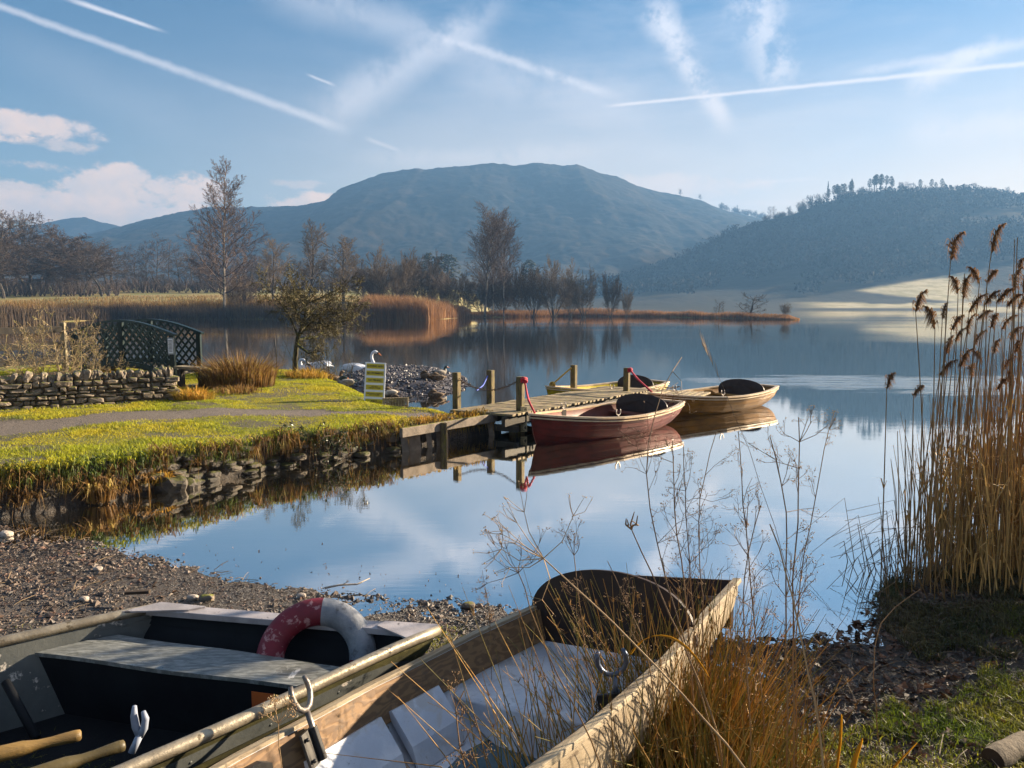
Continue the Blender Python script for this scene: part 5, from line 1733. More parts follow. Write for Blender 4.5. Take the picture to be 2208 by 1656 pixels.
def swan(label, loc, rz, pose='up'):
    body = [(-0.62, 0.20, .02, .012, 0), (-0.50, 0.20, .10, .05, 0), (-0.30, 0.19, .19, .12, 0), (-0.05, 0.15, .235, .17, 0), (0.20, 0.12, .21, .17, 0), (0.36, 0.14, .14, .13, 0)]
    if pose == 'up':
        neck = [(0.42, 0.26, .055, .075, 0), (0.38, 0.40, .040, .048, 0), (0.34, 0.54, .036, .042, 0), (0.37, 0.655, .036, .040, 0), (0.44, 0.70, .042, .046, 0), (0.505, 0.685, .036, .038, 0), (0.54, 0.665, .024, .028, 1), (0.575, 0.64, .019, .017, 2), (0.625, 0.605, .017, .010, 2), (0.645, 0.59, .008, .005, 2)]
    else:
        neck = [(0.42, 0.24, .055, .07, 0, 0.02), (0.40, 0.36, .04, .045, 0, 0.05), (0.30, 0.40, .038, .04, 0, 0.10), (0.20, 0.35, .038, .04, 0, 0.15), (0.12, 0.29, .042, .044, 0, 0.19), (0.06, 0.25, .034, .034, 1, 0.215), (0.01, 0.22, .017, .012, 2, 0.23), (-0.03, 0.20, .007, .005, 2, 0.24)]
    root, G, P = bird('swan', label, 'swan', loc, rz, body + neck, None)
    G.build('body', [swan_w, mask_k, bill_o], root, smooth=True)
    for sd_ in (1, -1):
        V = ICO2[0] * V3(0.34, 0.05, 0.13)
        V = V @ np.array(Matrix.Rotation(R(9), 3, 'Y')).T
        V[:, 2] += 0.05 * np.clip(-V[:, 0] - 0.1, 0, 1)
        Geo().add(V + V3(-0.16, sd_ * 0.175, 0.215), tris=ICO2[1]).build('wing', swan_w, root, smooth=True)
    return root
swan('swan facing right with an orange bill, its head showing above the white sign', (-4.42, 22.3, -0.02), R(-12))
swan('white swan preening on the water behind the hawthorn, neck folded back', (-6.05, 23.3, -0.02), R(175), 'preen')

def duck(label, x, y, z, rz, kind, pose='rest', sc=0.95):
    M_ = {'drake': [duck_g, duck_h, bill_o, duck_w], 'hen': [duck_b, duck_b, mask_k, duck_b], 'pale': [duck_w, duck_b, mask_k, duck_g]}[kind]
    body = [(-0.26, 0.125, .01, .008, 1), (-0.20, 0.115, .05, .03, 1), (-0.10, 0.10, .095, .075, 0), (0.02, 0.09, .108, .092, 3), (0.12, 0.095, .09, .085, 0)]
    if pose == 'tuck':
        neck = [(0.16, 0.13, .05, .055, 0), (0.13, 0.19, .042, .042, 1), (0.07, 0.215, .042, .040, 1), (0.01, 0.20, .03, .026, 1), (-0.04, 0.18, .014, .009, 2)]
    else:
        neck = [(0.165, 0.14, .045, .055, 0), (0.165, 0.20, .032, .038, 1), (0.185, 0.245, .036, .038, 1), (0.225, 0.25, .032, .032, 1), (0.255, 0.238, .018, .013, 2), (0.295, 0.228, .018, .006, 2), (0.31, 0.225, .01, .004, 2)]
    root, G, P = bird('duck', label, 'duck', (x, y, z), rz, body + neck, None, 'ducks around the gravel islet', sc)
    G.build('body', M_, root, smooth=True)
    for sd_ in (1, -1):
        V = ICO1[0] * V3(0.14, 0.025, 0.055)
        Geo().add((V + V3(-0.05, sd_ * 0.092, 0.115)) * sc, tris=ICO1[1]).build('wing', M_[0], root, smooth=True)
    return root
def on_islet(u, v, dz=0.0):
    p = onz(u, v, 0.22)
    return p[0], p[1], max(float(islet_h(np.array([p[0]]), np.array([p[1]]))[0]), -0.03) + dz
for u, v, rz, kd, ps, lb in [(920, 821, R(150), 'hen', 'tuck', 'brown duck asleep on the gravel islet, left of the trio'), (944, 821, R(200), 'hen', 'tuck', 'brown duck asleep on the gravel islet, front right of the trio'),
                             (948, 811, R(20), 'drake', 'rest', 'dark-headed drake standing highest at the back of the islet trio'), (841, 833, R(200), 'pale', 'tuck', 'pale duck with tucked head close right of the sign'),
                             (858, 846, R(180), 'hen', 'tuck', 'dark duck resting low on the gravel just right of the sign')]:
    x, y, z = on_islet(u, v)
    duck(lb, x, y, z, rz, kd, ps, 0.85)
x, y, _ = onz(940, 857, 0)
duck('brown duck swimming in the bright channel before the islet', x, y, -0.03, R(200), 'hen', 'tuck', 0.85)
x, y = -3.45, 15.9
duck('dark drake sitting on the grass left of the sign', x, y, gz(x, y) + 0.0, R(185), 'drake', 'tuck', 0.9)
x, y = -3.9, 16.7
duck('brown duck sitting at the foot of the thorn sapling', x, y, gz(x, y), R(20), 'hen', 'rest', 0.9)
# ================================================================== beach gravel, litter and near grass
def scatter(n, lo, hi, rs, cond):
    X, Y = rs.uniform(lo[0], hi[0], n), rs.uniform(lo[1], hi[1], n)
    Z = ground_h(X, Y)
    k = cond(X, Y, Z)
    return np.stack([X[k], Y[k], Z[k]], 1)

rs = np.random.default_rng(51)
beach_m = mat('beach shingle', (0.030, 0.022, 0.018), (0.12, 0.088, 0.066), 2.5, 0.5, 0.4, 80, island=0.92, c3=(0.085, 0.045, 0.03))
P = scatter(90000, (-5.6, 2.2), (2.2, 7.6), rs, lambda x, y, z: (z > -0.035) & (x > -0.72 * y - 0.3) & (x < 1.9) & ~inside(x, y, PENIN))
s_ = 0.0085 * rs.uniform(0.35, 1.6, len(P)) * (1 + 1.1 * (rs.random(len(P)) < 0.05)) * (0.55 + 0.9 * vnoise(P[:, 0] * 2, P[:, 1] * 2, 6))
P[:, 2] += s_ * 0.15
G = Geo()
pebbles(G, P, s_, rs, 0.65)
tag(G.build('gravel', beach_m), kind='stuff')
pale_stone = mat('pale beach stone', (0.42, 0.36, 0.30), (0.28, 0.23, 0.19), 9, 0.7, 0.3, 50)
for i, (u, v, sz, lb) in enumerate([(210, 1216, 0.055, 'white pebble on the dark shingle at the left'), (650, 1270, 0.05, 'tan stone at the water edge beside the bleached stick'), (445, 1280, 0.075, 'brown stone in the shingle behind the punt'), (415, 1278, 0.06, 'pale flat stone in the shingle beside the brown stone'),
                                   (180, 1288, 0.05, 'whitish stone on the shingle above the left gunwale of the punt'), (1010, 1292, 0.07, 'dark stone at the water edge left of the white boat'), (12, 1142, 0.09, 'pale wet boulder at the left end of the inlet')]):
    p = onz(u, v, 0.06)
    G = Geo()
    rock(G, (p[0], p[1], gz(p[0], p[1]) + sz * 0.25), (sz * 1.3, sz, sz * 0.7), rs, 0.8, 0.09)
    tag(G.build('stone', [pale_stone, stone_m][i in (2, 5)]), lb, 'stone')
leaf_m = mat('dead leaves', (0.115, 0.055, 0.026), (0.055, 0.030, 0.018), 8, 0.6, island=0.7, trans=0.15, c3=(0.26, 0.19, 0.14))
def leaves(name, P, s, kind='stuff'):
    n = len(P)
    G = Geo()
    a, tl = rs.uniform(0, 6.28, n), rs.normal(0, 0.5, (n, 2))
    e1 = np.stack([np.cos(a), np.sin(a), tl[:, 0]], 1) * s[:, None]
    e2 = np.stack([-np.sin(a), np.cos(a), tl[:, 1]], 1) * s[:, None] * 0.5
    up = np.zeros((n, 3)); up[:, 2] = s * rs.uniform(0.1, 0.5, n)
    VV = np.stack([P - e1, P - e2 + up, P + e1, P + e2 + up], 1)
    VV[:, :, 2] += (s * 0.25)[:, None]
    i = np.arange(n)[:, None] * 4
    G.add(VV.reshape(-1, 3), tris=np.concatenate([i + np.array([[0, 1, 2]]), i + np.array([[0, 2, 3]])]))
    return tag(G.build(name, leaf_m), kind=kind)
P1 = scatter(2600, (-5, 2.6), (1.0, 7.2), rs, lambda x, y, z: (z > 0.01) & (rs.random(len(x)) < 0.25 + 0.6 * (x > -1) * (y < 4.6)) & ~inside(x, y, PENIN))
P2 = scatter(13000, (0.7, 2.0), (4.8, 5.4), rs, lambda x, y, z: (z > -0.01) & (rs.random(len(x)) < 0.75))
leaves('leaf_litter', np.concatenate([P1, P2]), rs.uniform(0.010, 0.036, len(P1) + len(P2)))
# twigs and broken reed litter
G = Geo()
litter_m = mat('broken stems', (0.16, 0.11, 0.06), (0.07, 0.05, 0.032), 6, 0.8, island=0.6)
Pt = scatter(2200, (0.7, 2.0), (4.8, 5.5), rs, lambda x, y, z: z > -0.01)
Pt2 = scatter(600, (-5, 3), (1, 7), rs, lambda x, y, z: (z > -0.01) & ~inside(x, y, PENIN))
for p in np.concatenate([Pt, Pt2]):
    a, L = rs.uniform(0, 6.28), rs.uniform(0.03, 0.22)
    d = V3(math.cos(a), math.sin(a), rs.normal(0, 0.10)) * L
    G.tube([p + V3(0, 0, 0.012), p + d * 0.5 + V3(0, 0, 0.02), p + d + V3(0, 0, 0.012)], rs.uniform(0.001, 0.0032), 3)
tag(G.build('twig_litter', litter_m), kind='stuff')
# grass on the right and in the lower left corner
def grass_patch(name, P, h, w, mt, lean=0.5):
    n = len(P)
    G = Geo()
    hh = h * rs.uniform(0.4, 1.3, n)
    P = P - V3(0, 0, 0.006)
    blades(G, P, hh, w * rs.uniform(0.7, 1.3, n), np.stack([rs.normal(-0.1, lean, n), rs.normal(0, lean, n), np.zeros(n)], 1) * hh[:, None], droop=rs.uniform(0, 0.5, n), rs=rs)
    return tag(G.build(name, mt), kind='stuff')
gp = lambda x, y: fbm(x * 1.3, y * 1.3, 5, 31)
Pg = scatter(230000, (0.6, 1.9), (4.9, 5.0), rs, lambda x, y, z: (gp(x, y) + 0.25 * fbm(x * 5, y * 5, 3, 3) > rs.normal(-0.055, 0.07, len(x))) & (z > 0.03) & (x < 0.72 * y + 0.4))
Pr = scatter(26000, (2.3, 4.1), (4.9, 5.7), rs, lambda x, y, z: (z > -0.02) & (x > 0.5 * y + rs.normal(0, 0.08, len(x))) & (fbm(x * 2.2, y * 2.2, 4, 44) > -0.10))
near_grass = mat('near grass blades', (0.11, 0.16, 0.010), (0.23, 0.22, 0.02), 1.6, 0.5, island=0.6, trans=0.45, c3=(0.22, 0.17, 0.03))
grass_patch('right_grass', Pg, 0.052, 0.004, near_grass, 0.6)
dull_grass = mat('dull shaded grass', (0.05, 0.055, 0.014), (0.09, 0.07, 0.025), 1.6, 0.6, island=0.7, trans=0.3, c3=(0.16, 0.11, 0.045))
grass_patch('rough_grass', Pr, 0.085, 0.005, dull_grass, 0.7)
Pm = scatter(110000, (-4.4, 2.3), (-1.4, 4.6), rs, lambda x, y, z: (fbm(x * 1.9, y * 1.9, 5, 35) > rs.normal(-0.01, 0.05, len(x))) & (y < 4.5) & (x > -0.74 * y - 0.2) & (x < -0.42 * y + 0.2))
grass_patch('corner_grass', Pm, 0.035, 0.004, near_grass, 0.7)
Pm = scatter(9000, (-1.2, 3.2), (0.3, 4.6), rs, lambda x, y, z: (fbm(x * 2.5, y * 2.5, 5, 36) > rs.normal(0.08, 0.05, len(x))))
grass_patch('beach_grass', Pm, 0.03, 0.004, near_grass, 0.7)

# ================================================================== metal punt
pale_al = mat('scuffed aluminium tube', (0.40, 0.34, 0.25), (0.24, 0.20, 0.145), 9, 0.38, 0.25, 60, metal=0.55, wear=((0.14, 0.11, 0.07), 0.58, 16))
punt_in = mat('flaking grey paint', (0.085, 0.088, 0.08), (0.05, 0.054, 0.052), 3, 0.55, 0.2, 40, wear=((0.45, 0.40, 0.34), 0.60, 6))
punt_dk = mat('inner panel darkened for shade', (0.010, 0.011, 0.013), (0.006, 0.006, 0.008), 3, 0.6, 0.2, 40, spec=0.12, wear=((0.26, 0.23, 0.20), 0.74, 7))  # shade inside the punt put into the colour; pale flecks are worn paint
punt_out = mat('olive painted hull side', (0.075, 0.068, 0.025), (0.040, 0.036, 0.018), 3, 0.5, 0.3, 30, wear=((0.20, 0.17, 0.08), 0.64, 10), stretch=(1, 1, 2))
deckp = mat('pale worn end plate', (0.36, 0.33, 0.34), (0.24, 0.22, 0.225), 6, 0.5, 0.2, 40, wear=((0.10, 0.09, 0.09), 0.63, 14))
ZG, ZBT = 0.48, 0.07
TL, TR = onz(335, 1316, ZG), onz(938, 1366, ZG)
ML, MR = onz(0, 1390, ZG), onz(300, 1656, ZG)
dl, dr = unit(ML - TL), unit(MR - TR)
pc = (TL + TR) / 2
punt = empty('punt', 'battered metal punt with a grey box seat and tubular gunwales drawn up on the shingle', 'boat', (pc[0], pc[1], ZBT))
o_ = V3(pc[0], pc[1], ZBT)
TS = np.array([0, 0.12, 0.25, 0.4, 0.7, 1.1, 1.5, 2.0, 2.6])
def side_pts(t, side, inner=0.0):
    base, d = (TL, dl) if side < 0 else (TR, dr)
    inn = unit(TR - TL) * (1 if side < 0 else -1)
    top = base + d * t + inn * inner
    dep = (ZG - ZBT - 0.05) * min(1, 0.18 + t / 0.5) - inner
    bot = top + inn * (0.16 * min(1, t / 0.4)) - V3(0, 0, dep) + (dl + dr) * 0.5 * (0.04 if t < 0.05 else 0)
    return top, bot
def punt_skin(inner, mt, nm):
    G = Geo()
    for side in (-1, 1):
        P = np.array([[a * (1 - k) + b_ * k for k in np.linspace(0, 1, 5)] for a, b_ in (side_pts(t, side, inner) for t in TS)]) - o_
        for j, k in enumerate(np.linspace(0, 1, 5)):
            P[:, j, 2] -= 0.0
        G.grid(P, flip=(side > 0))
    if inner:
        G.build(nm, mt, punt)
        G, nm, mt = Geo(), 'floor', punt_dk
    A = np.array([[side_pts(t, -1, inner)[1], side_pts(t, 1, inner)[1]] for t in TS]) - o_
    G.grid(A)
    E = np.array([[side_pts(0, -1, inner)[0], side_pts(0, 1, inner)[0]], [side_pts(0, -1, inner)[1], side_pts(0, 1, inner)[1]]]) - o_ + ((dl + dr) / 2 * inner if inner else 0)
    G.grid(E)
    Z_ = np.array([[side_pts(2.6, -1, inner)[0], side_pts(2.6, 1, inner)[0]], [side_pts(2.6, -1, inner)[1], side_pts(2.6, 1, inner)[1]]]) - o_
    G.grid(Z_)
    return G.build(nm, mt, punt)
punt_skin(0.0, punt_out, 'hull')
punt_skin(0.010, punt_in, 'lining')
for side, b_, d in ((-1, TL, dl), (1, TR, dr)):
    path = [b_ + d * t - o_ + V3(0, 0, 0.012 + 0.004 * math.sin(t * 5)) for t in np.linspace(-0.02, 2.6, 20)]
    Geo().tube(path, 0.024, 12, cap=True).build('gunwale_tube', pale_al, punt, smooth=True)
    G = Geo()
    inn = unit(TR - TL) * (-side)
    q = [b_ + d * t - o_ + inn * 0.018 - V3(0, 0, 0.03) for t in (0.04, 2.6)]
    q2 = [x + inn * 0.014 - V3(0, 0, 0.075) for x in q]
    n_ = inn * 0.006
    G.add([q[0], q[1], q2[1], q2[0], q[0] + n_, q[1] + n_, q2[1] + n_, q2[0] + n_], [[0, 1, 2, 3], [7, 6, 5, 4], [0, 4, 5, 1], [3, 2, 6, 7]])
    for t in np.arange(0.2, 2.5, 0.32):
        c = b_ + d * t - o_ + inn * 0.034 - V3(0, 0, 0.08)
        V = ICO1[0] * 0.009
        G.add(V + c, tris=ICO1[1])
    G.build('side_stringer', punt_in, punt)
G = Geo()
dm = (dl + dr) / 2
ex = unit(TR - TL)
G.beam(TL - o_ + dm * 0.02 + V3(0, 0, 0.012), TR - o_ + dm * 0.02 + V3(0, 0, 0.012), 0.085, 0.03)
for b_, d, sg_ in ((TL, dl, 1), (TR, dr, -1)):
    tri = [b_ - dm * 0.03, b_ + d * 0.17, b_ + ex * sg_ * 0.24 + dm * 0.05, b_ + ex * sg_ * 0.26 - dm * 0.02]
    G.plate([x - o_ + V3(0, 0, 0.032) for x in tri], (0, 0, 1), 0.008)
G.build('end_deck', deckp, punt, bevel=0.003)
# faded hand painted marks on the end plate
G = Geo()
for k in range(22):
    x = 0.40 + k * 0.011 + rs.uniform(-.002, .002)
    a = TL + (TR - TL) * x - o_ + dm * 0.064 + V3(0, 0, 0.012 + rs.uniform(-0.006, 0.006))
    G.beam(a, a + ex * rs.uniform(-0.004, 0.006) + V3(0, 0, rs.uniform(0.005, 0.012)), 0.003, 0.003, up=dm)
G.build('scribbled_marks', ink, punt)
# box seat
Q = [onz(75, 1407, 0.42), onz(255, 1368, 0.42), onz(745, 1438, 0.42), onz(640, 1480, 0.42)]
Q = [q - o_ for q in Q]
seat_m, nt, b = newmat('worn grey seat top')
co = nt.coord('Object')
n1, n2 = nt.noise(co, 3.2, 8, 0.7, 0.6), nt.noise(nt.scalev(co, (1, 5, 1)), 14, 6, 0.7)
c_ = nt.mix(nt.ss(0.42, 0.62, n2), (0.10, 0.105, 0.10), (0.22, 0.225, 0.215))
c_ = nt.mix(nt.ss(0.60, 0.66, n1), c_, (0.50, 0.50, 0.50))
nt.put(b.inputs['Base Color'], c_)
wetm = nt.ss(0.50, 0.53, nt.noise(co, 1.7, 4, 0.6))
nt.put(b.inputs['Roughness'], nt.m('MULTIPLY_ADD', wetm, -0.36, 0.46))
nt.put(b.inputs['Normal'], nt.bump(n2, 0.15, 0.004))
G = Geo()
th = V3(0, 0, 0.018)
N_ = 9
top = np.array([[(Q[0] * (1 - a) + Q[3] * a) * (1 - c) + (Q[1] * (1 - a) + Q[2] * a) * c + V3(0, 0, 0.004 * math.sin(a * 9 + c * 3)) for c in np.linspace(0, 1, N_)] for a in np.linspace(0, 1, 24)])
G.grid(top, flip=True)
G.grid(top - th)
for e in (top[:, 0], top[:, -1]):
    G.grid(np.stack([e, e - th], 1), flip=e is top[:, 0])
seat = G.build('box_seat', seat_m, punt, smooth=False)
G = Geo()
dn = V3(0, 0, -(0.42 - ZBT - 0.02))
for a_, b_, ins in ((Q[0], Q[3], dm * -0.012), (Q[1], Q[2], dm * 0.012)):
    a1, b1 = a_ + ins - th, b_ + ins - th
    inx = ex * 0.14
    G.add([a1, b1, b1 + dn - inx, a1 + dn + inx], [[0, 1, 2, 3]])
G.build('seat_riser', punt_dk, punt)
st_o, st_y = mat('orange sticker', (0.55, 0.12, 0.02), (0.45, 0.09, 0.02), 9, 0.6), mat('yellow sticker', (0.55, 0.42, 0.05), (0.45, 0.33, 0.03), 9, 0.6)
G = Geo()
se = unit(Q[3] - Q[0])
fo = unit(np.cross(se, (0, 0, 1)))
fo = fo if fo[1] < 0 else -fo
c0 = Q[3] - se * 0.16 + fo * 0.006 - V3(0, 0, 0.09)
G.box(c0, (0.10, 0.003, 0.09), [se, fo, [0, 0, 1]], 0)
G.box(c0 + se * 0.085 + V3(0, 0, 0.012), (0.06, 0.003, 0.065), [se, fo, [0, 0, 1]], 1)
G.build('warning_sticker', [st_o, st_y], punt)
G = Geo()
G.tube([onz(12, 1470, 0.37) - o_, onz(78, 1592, 0.2) - o_], 0.018, 8, cap=True)
G.build('brace_tube', punt_dk, punt, smooth=True)
# grey plastic rowlock lying along the near gunwale
G = Geo()
c = onz(300, 1588, 0.455) - o_
for dx, hh in ((-0.012, 0.115), (0.022, 0.095)):
    pts = [c + V3(0.002, 0, 0), c + V3(dx * 0.9, 0, hh * 0.35), c + V3(dx * 1.2, 0.0, hh * 0.7), c + V3(dx * 0.9, 0, hh)]
    G.tube(pts, [0.013, 0.014, 0.013, 0.008], 8, cap=True)
G.tube([c + V3(0.005, 0, 0.01), c - V3(0.02, 0.02, 0.05)], 0.013, 8, cap=True)
G.build('rowlock', mat('grey plastic rowlock', (0.30, 0.33, 0.40), (0.22, 0.24, 0.3), 9, 0.45), punt, smooth=True)

oar_m = mat('varnished oar wood', (0.22, 0.135, 0.042), (0.12, 0.075, 0.026), 4, 0.5, 0.3, 30, stretch=(0.6, 4, 4), wear=((0.12, 0.09, 0.05), 0.63, 9))
oar_d = mat('weathered dark oar wood', (0.10, 0.075, 0.028), (0.055, 0.042, 0.018), 4, 0.5, 0.3, 30)
def oar(name, a, d, label, mt=oar_m):
    d = unit(d)
    prof = [(0.0, 0.012), (0.004, 0.020), (0.02, 0.0225), (0.06, 0.021), (0.10, 0.0185), (0.14, 0.019), (0.165, 0.023), (0.19, 0.028), (0.26, 0.029), (0.7, 0.030), (1.3, 0.026)]
    G = Geo().tube([a + d * s for s, _ in prof], [r for _, r in prof], 14, cap=True)
    return tag(G.build(name, mt, smooth=True, loc=a), label, 'oar')
a0 = onz(176, 1584, 0.38)
oar('oar', a0, onz(-60, 1640, 0.38) - a0, 'wooden oar with a rounded grip lying inside the punt, nearest the bottom left corner')
a0 = onz(270, 1606, 0.38)
oar('oar', a0, onz(20, 1690, 0.37) - a0, 'darker second oar lying along the near gunwale of the punt', oar_d)

# ================================================================== lifebuoy
lb_r = mat('faded crimson lifebuoy', (0.20, 0.012, 0.025), (0.12, 0.010, 0.02), 5, 0.6, 0.3, 40, wear=((0.34, 0.17, 0.17), 0.555, 16))
lb_w = mat('grubby white lifebuoy toned for shade', (0.31, 0.31, 0.32), (0.15, 0.165, 0.19), 7, 0.6, 0.4, 40, wear=((0.11, 0.11, 0.12), 0.575, 14))  # white greyed and blued as if in shade; dark flecks are grime
lc = V3(-0.905, 3.40, 0.372)
lbr = empty('lifebuoy', 'worn lifebuoy in crimson and white segments leaning inside the punt behind the seat', 'lifebuoy', lc)
lbr.rotation_euler = (R(62), R(3), R(6))
Rm, rt_ = 0.212, 0.064
for k in range(4):
    a_ = np.linspace(k * PI / 2, (k + 1) * PI / 2, 17) + R(-2)
    G = Geo()
    c_r = np.linspace(0, 2 * PI, 19)[:-1]
    P = np.array([[[(Rm + rt_ * math.cos(q)) * math.cos(t), (Rm + rt_ * math.cos(q)) * math.sin(t), rt_ * 0.92 * math.sin(q)] for q in c_r] for t in a_ + PI / 2 - PI / 2 * 0])
    G.grid(P, closed=True, flip=True)
    G.build('red_segment' if k in (0, 2) else 'white_segment', lb_r if k in (0, 2) else lb_w, lbr, smooth=True)

# ================================================================== white rowing boat drawn up in front
hullw = mat('tan outer planking', (0.38, 0.30, 0.20), (0.24, 0.18, 0.11), 4, 0.6, 0.3, 40, stretch=(0.5, 3, 3), wear=((0.14, 0.10, 0.06), 0.60, 14))
gel = mat('scuffed white gelcoat', (0.66, 0.67, 0.70), (0.48, 0.51, 0.57), 3.5, 0.45, 0.3, 25, c3=(0.46, 0.45, 0.45), wear=((0.20, 0.18, 0.16), 0.63, 18), thr=(0.4, 0.6))
capw = mat('bleached gunwale wood', (0.40, 0.32, 0.21), (0.24, 0.18, 0.115), 5, 0.75, 0.5, 30, stretch=(0.7, 6, 6), wear=((0.18, 0.13, 0.08), 0.66, 18))
ribm = mat('tan seam filler', (0.42, 0.30, 0.21), (0.33, 0.23, 0.16), 6, 0.7)
pw, nt, b = newmat('cathedral grained plank')
co = nt.coord('Object')
wv = nt.node('ShaderNodeTexWave', wave_type='RINGS', rings_direction='Z', wave_profile='SIN')
nd = nt.noise(nt.scalev(co, (1.1, 1, 3)), 1.8, 4, 0.5)
vv = nt.v('ADD', nt.scalev(co, (0.9, 1.0, 6.0)), nt.v('SCALE', nt.node_rgb(nd), 2.6))
nt.put(wv.inputs['Vector'], vv)
wv.inputs['Scale'].default_value = 1.5
wv.inputs['Distortion'].default_value = 2.2
wv.inputs['Detail'].default_value = 2
c_ = nt.mix(nt.ss(0.25, 0.8, wv.outputs['Fac']), (0.24, 0.135, 0.058), (0.155, 0.085, 0.038))
c_ = nt.mix(nt.ss(0.55, 0.7, nt.noise(co, 9, 6, 0.7)), c_, (0.10, 0.065, 0.04))
nt.put(b.inputs['Base Color'], c_)
b.inputs['Roughness'].default_value = 0.6
nt.put(b.inputs['Normal'], nt.bump(wv.outputs['Fac'], 0.15, 0.003))

WA, RH, PHI = unit(V3(0.615, 0.788, 0)), unit(V3(0.788, -0.615, 0)), R(10)
WR = RH * math.cos(PHI) + V3(0, 0, math.sin(PHI))
WN = np.cross(WA, -WR)
WLn, WB, WD = 4.0, 1.09, 0.42
org = WA * 3.70 + RH * (-1.805) + V3(0, 0, 0.515) - WA * WLn - WN * WD
wb = bpy.data.objects.new('rowing_boat', None)
COL.objects.link(wb)
Mw = Matrix.Identity(4)
for i, ax_ in enumerate((WA, -WR, WN)):
    for j in range(3): Mw[j][i] = float(ax_[j])
for j in range(3): Mw[j][3] = float(org[j])
wb.matrix_world = Mw
tag(wb, 'white lined wooden rowing boat beached in the foreground behind tall dry stalks', 'boat')
half, sheer, keel, pt = hull_fn(WLn, WB, WD + 0.06, WD, WD + 0.02, 0.0, stern=0.72, full=0.5)
NS = spline_s(44)
G = Geo()
build_hull(G, pt, NS, 29, 5, lap=0.008)
G.build('hull', hullw, wb)
G = Geo()
build_hull(G, pt, NS, 19, 0, off=0.026, flip=True)
G.build('lining', gel, wb, smooth=True)
edge = np.array([pt(s, 1, 1) for s in NS][::-1] + [pt(s, 1, -1) for s in NS][1:])
G = Geo()
G.rail(edge, [(-.024, -.008), (.018, -.008), (.018, .014), (-.024, .014)])
G.build('gunwale', capw, wb, bevel=0.003)
G = Geo()
G.rail(edge[6:-6] + V3(0, 0, -0.05), [(-.022, -.02), (-.004, -.02), (-.004, .02), (-.022, .02)])
G.build('rubbing_strake', capw, wb)
for sd in (1, -1):
    ss_ = np.linspace(0.18, 0.86, 40)
    G = Geo()
    A = np.array([[pt(s, 1, sd, 0.030), pt(s, 1, sd, 0.030) * V3(1, 1, 1) - V3(0, sd * (0.010 + 0.012), 0.150)] for s in ss_])
    inn = V3(0, -sd * 0.014, 0)
    B_ = A + inn
    G.grid(B_, flip=(sd < 0))
    G.grid(A, flip=(sd > 0))
    G.grid(np.stack([A[:, 1], B_[:, 1]], 1), flip=(sd < 0))
    G.grid(np.stack([A[-1], B_[-1]], 0), flip=sd < 0)
    G.build('inwale_plank', pw, wb)
for s in (0.36, 0.475, 0.585):
    path = [pt(s, t, 1, 0.030) for t in np.linspace(0.93, 0, 16)] + [pt(s, t, -1, 0.030) for t in np.linspace(0.06, 0.93, 15)]
    Geo().tube(path, 0.011, 6).build('rib', ribm, wb, smooth=True)
G = Geo()                                            # stern bench moulding
zt = 0.235
fr_pts, bk_pts = [], []
for s in np.linspace(0.685, 0.97, 12):
    y = half(s) * 0.93 - 0.03
    fr_pts.append([s * WLn, y])
row = np.array([[(x, yy * k, zt + 0.012 * abs(k) ** 3 + 0.01 * (x / WLn - .68)) for k in np.linspace(-1, 1, 15)] for x, yy in fr_pts])
G.grid(row, flip=False)
low = np.array([(fr_pts[0][0] - 0.05 + 0.06 * abs(k) ** 2, fr_pts[0][1] * k * 0.86, 0.03 + 0.10 * k * k) for k in np.linspace(-1, 1, 15)])
lip = row[0] + V3(-0.018, 0, -0.012)
mid_ = lip * 0.7 + low * 0.3 + V3(0.012, 0, 0)
G.grid(np.stack([low, mid_, lip, row[0]]), flip=False)
G.build('stern_bench', gel, wb, smooth=True, bevel=0.006)
for sd in (1, -1):                                  # moulded side lockers
    G = Geo()
    for s0, s1 in ((0.375, 0.468), (0.482, 0.578), (0.592, 0.66)):
        A = []
        for s in np.linspace(s0, s1, 6):
            p0, p1, p2 = pt(s, 0.80, sd, 0.03), pt(s, 0.52, sd, 0.03), pt(s, 0.30, sd, 0.03)
            A.append([p0, p0 * V3(1, 0.93, 1) + V3(0, 0, 0.01), p1 * V3(1, 0.84, 1) + V3(0, 0, 0.02), p2 + V3(0, 0, 0.002)])
        A = np.array(A)
        G.grid(A, flip=(sd > 0))
        for e, fl_ in ((A[0], sd < 0), (A[-1], sd > 0)):
            s_e = s0 if e is A[0] else s1
            G.add([e[0], e[1], e[2], e[3], pt(s_e, 0.52, sd, 0.028)], [[0, 1, 2, 3]], [[0, 3, 4]])
    G.build('side_locker', gel, wb)
G = Geo()                                            # oval backboard set a little askew
th = np.linspace(0, PI, 28)
yaw = 0.10
hw = 0.485
ol = [V3(0.835 * WLn - hw * math.cos(q) * yaw * -1 + 0.05 * math.sin(q), hw * math.cos(q), WD - 0.05 + 0.275 * math.sin(q) ** 0.75) for q in th]
ol = [V3(p[0], p[1], p[2]) for p in ol] + [V3(0.835 * WLn - hw * yaw * 0.8, -hw * 0.86, WD - 0.15), V3(0.835 * WLn + hw * yaw * 0.8, hw * 0.86, WD - 0.15)]
G.plate(ol, (1, 0.10, -0.15), 0.022)
G.build('backboard', board_m, wb)
G = Geo()                                            # dark stern board
sH = half(1.0)
G.plate([V3(WLn - 0.03, sH * 0.97, WD + 0.03), V3(WLn - 0.03, -sH * 0.97, WD + 0.03), V3(WLn - 0.09, -sH * 0.93, WD - 0.2), V3(WLn - 0.09, sH * 0.93, WD - 0.2)], (1, 0, -0.2), 0.03)
G.build('stern_board', board_m, wb)
G = Geo()
G.box((WLn - 0.075, -sH * 0.72, WD - 0.055), (0.012, 0.10, 0.02))
G.add(ICO1[0] * 0.012 + V3(WLn - 0.085, -sH * 0.82, WD - 0.05), tris=ICO1[1])
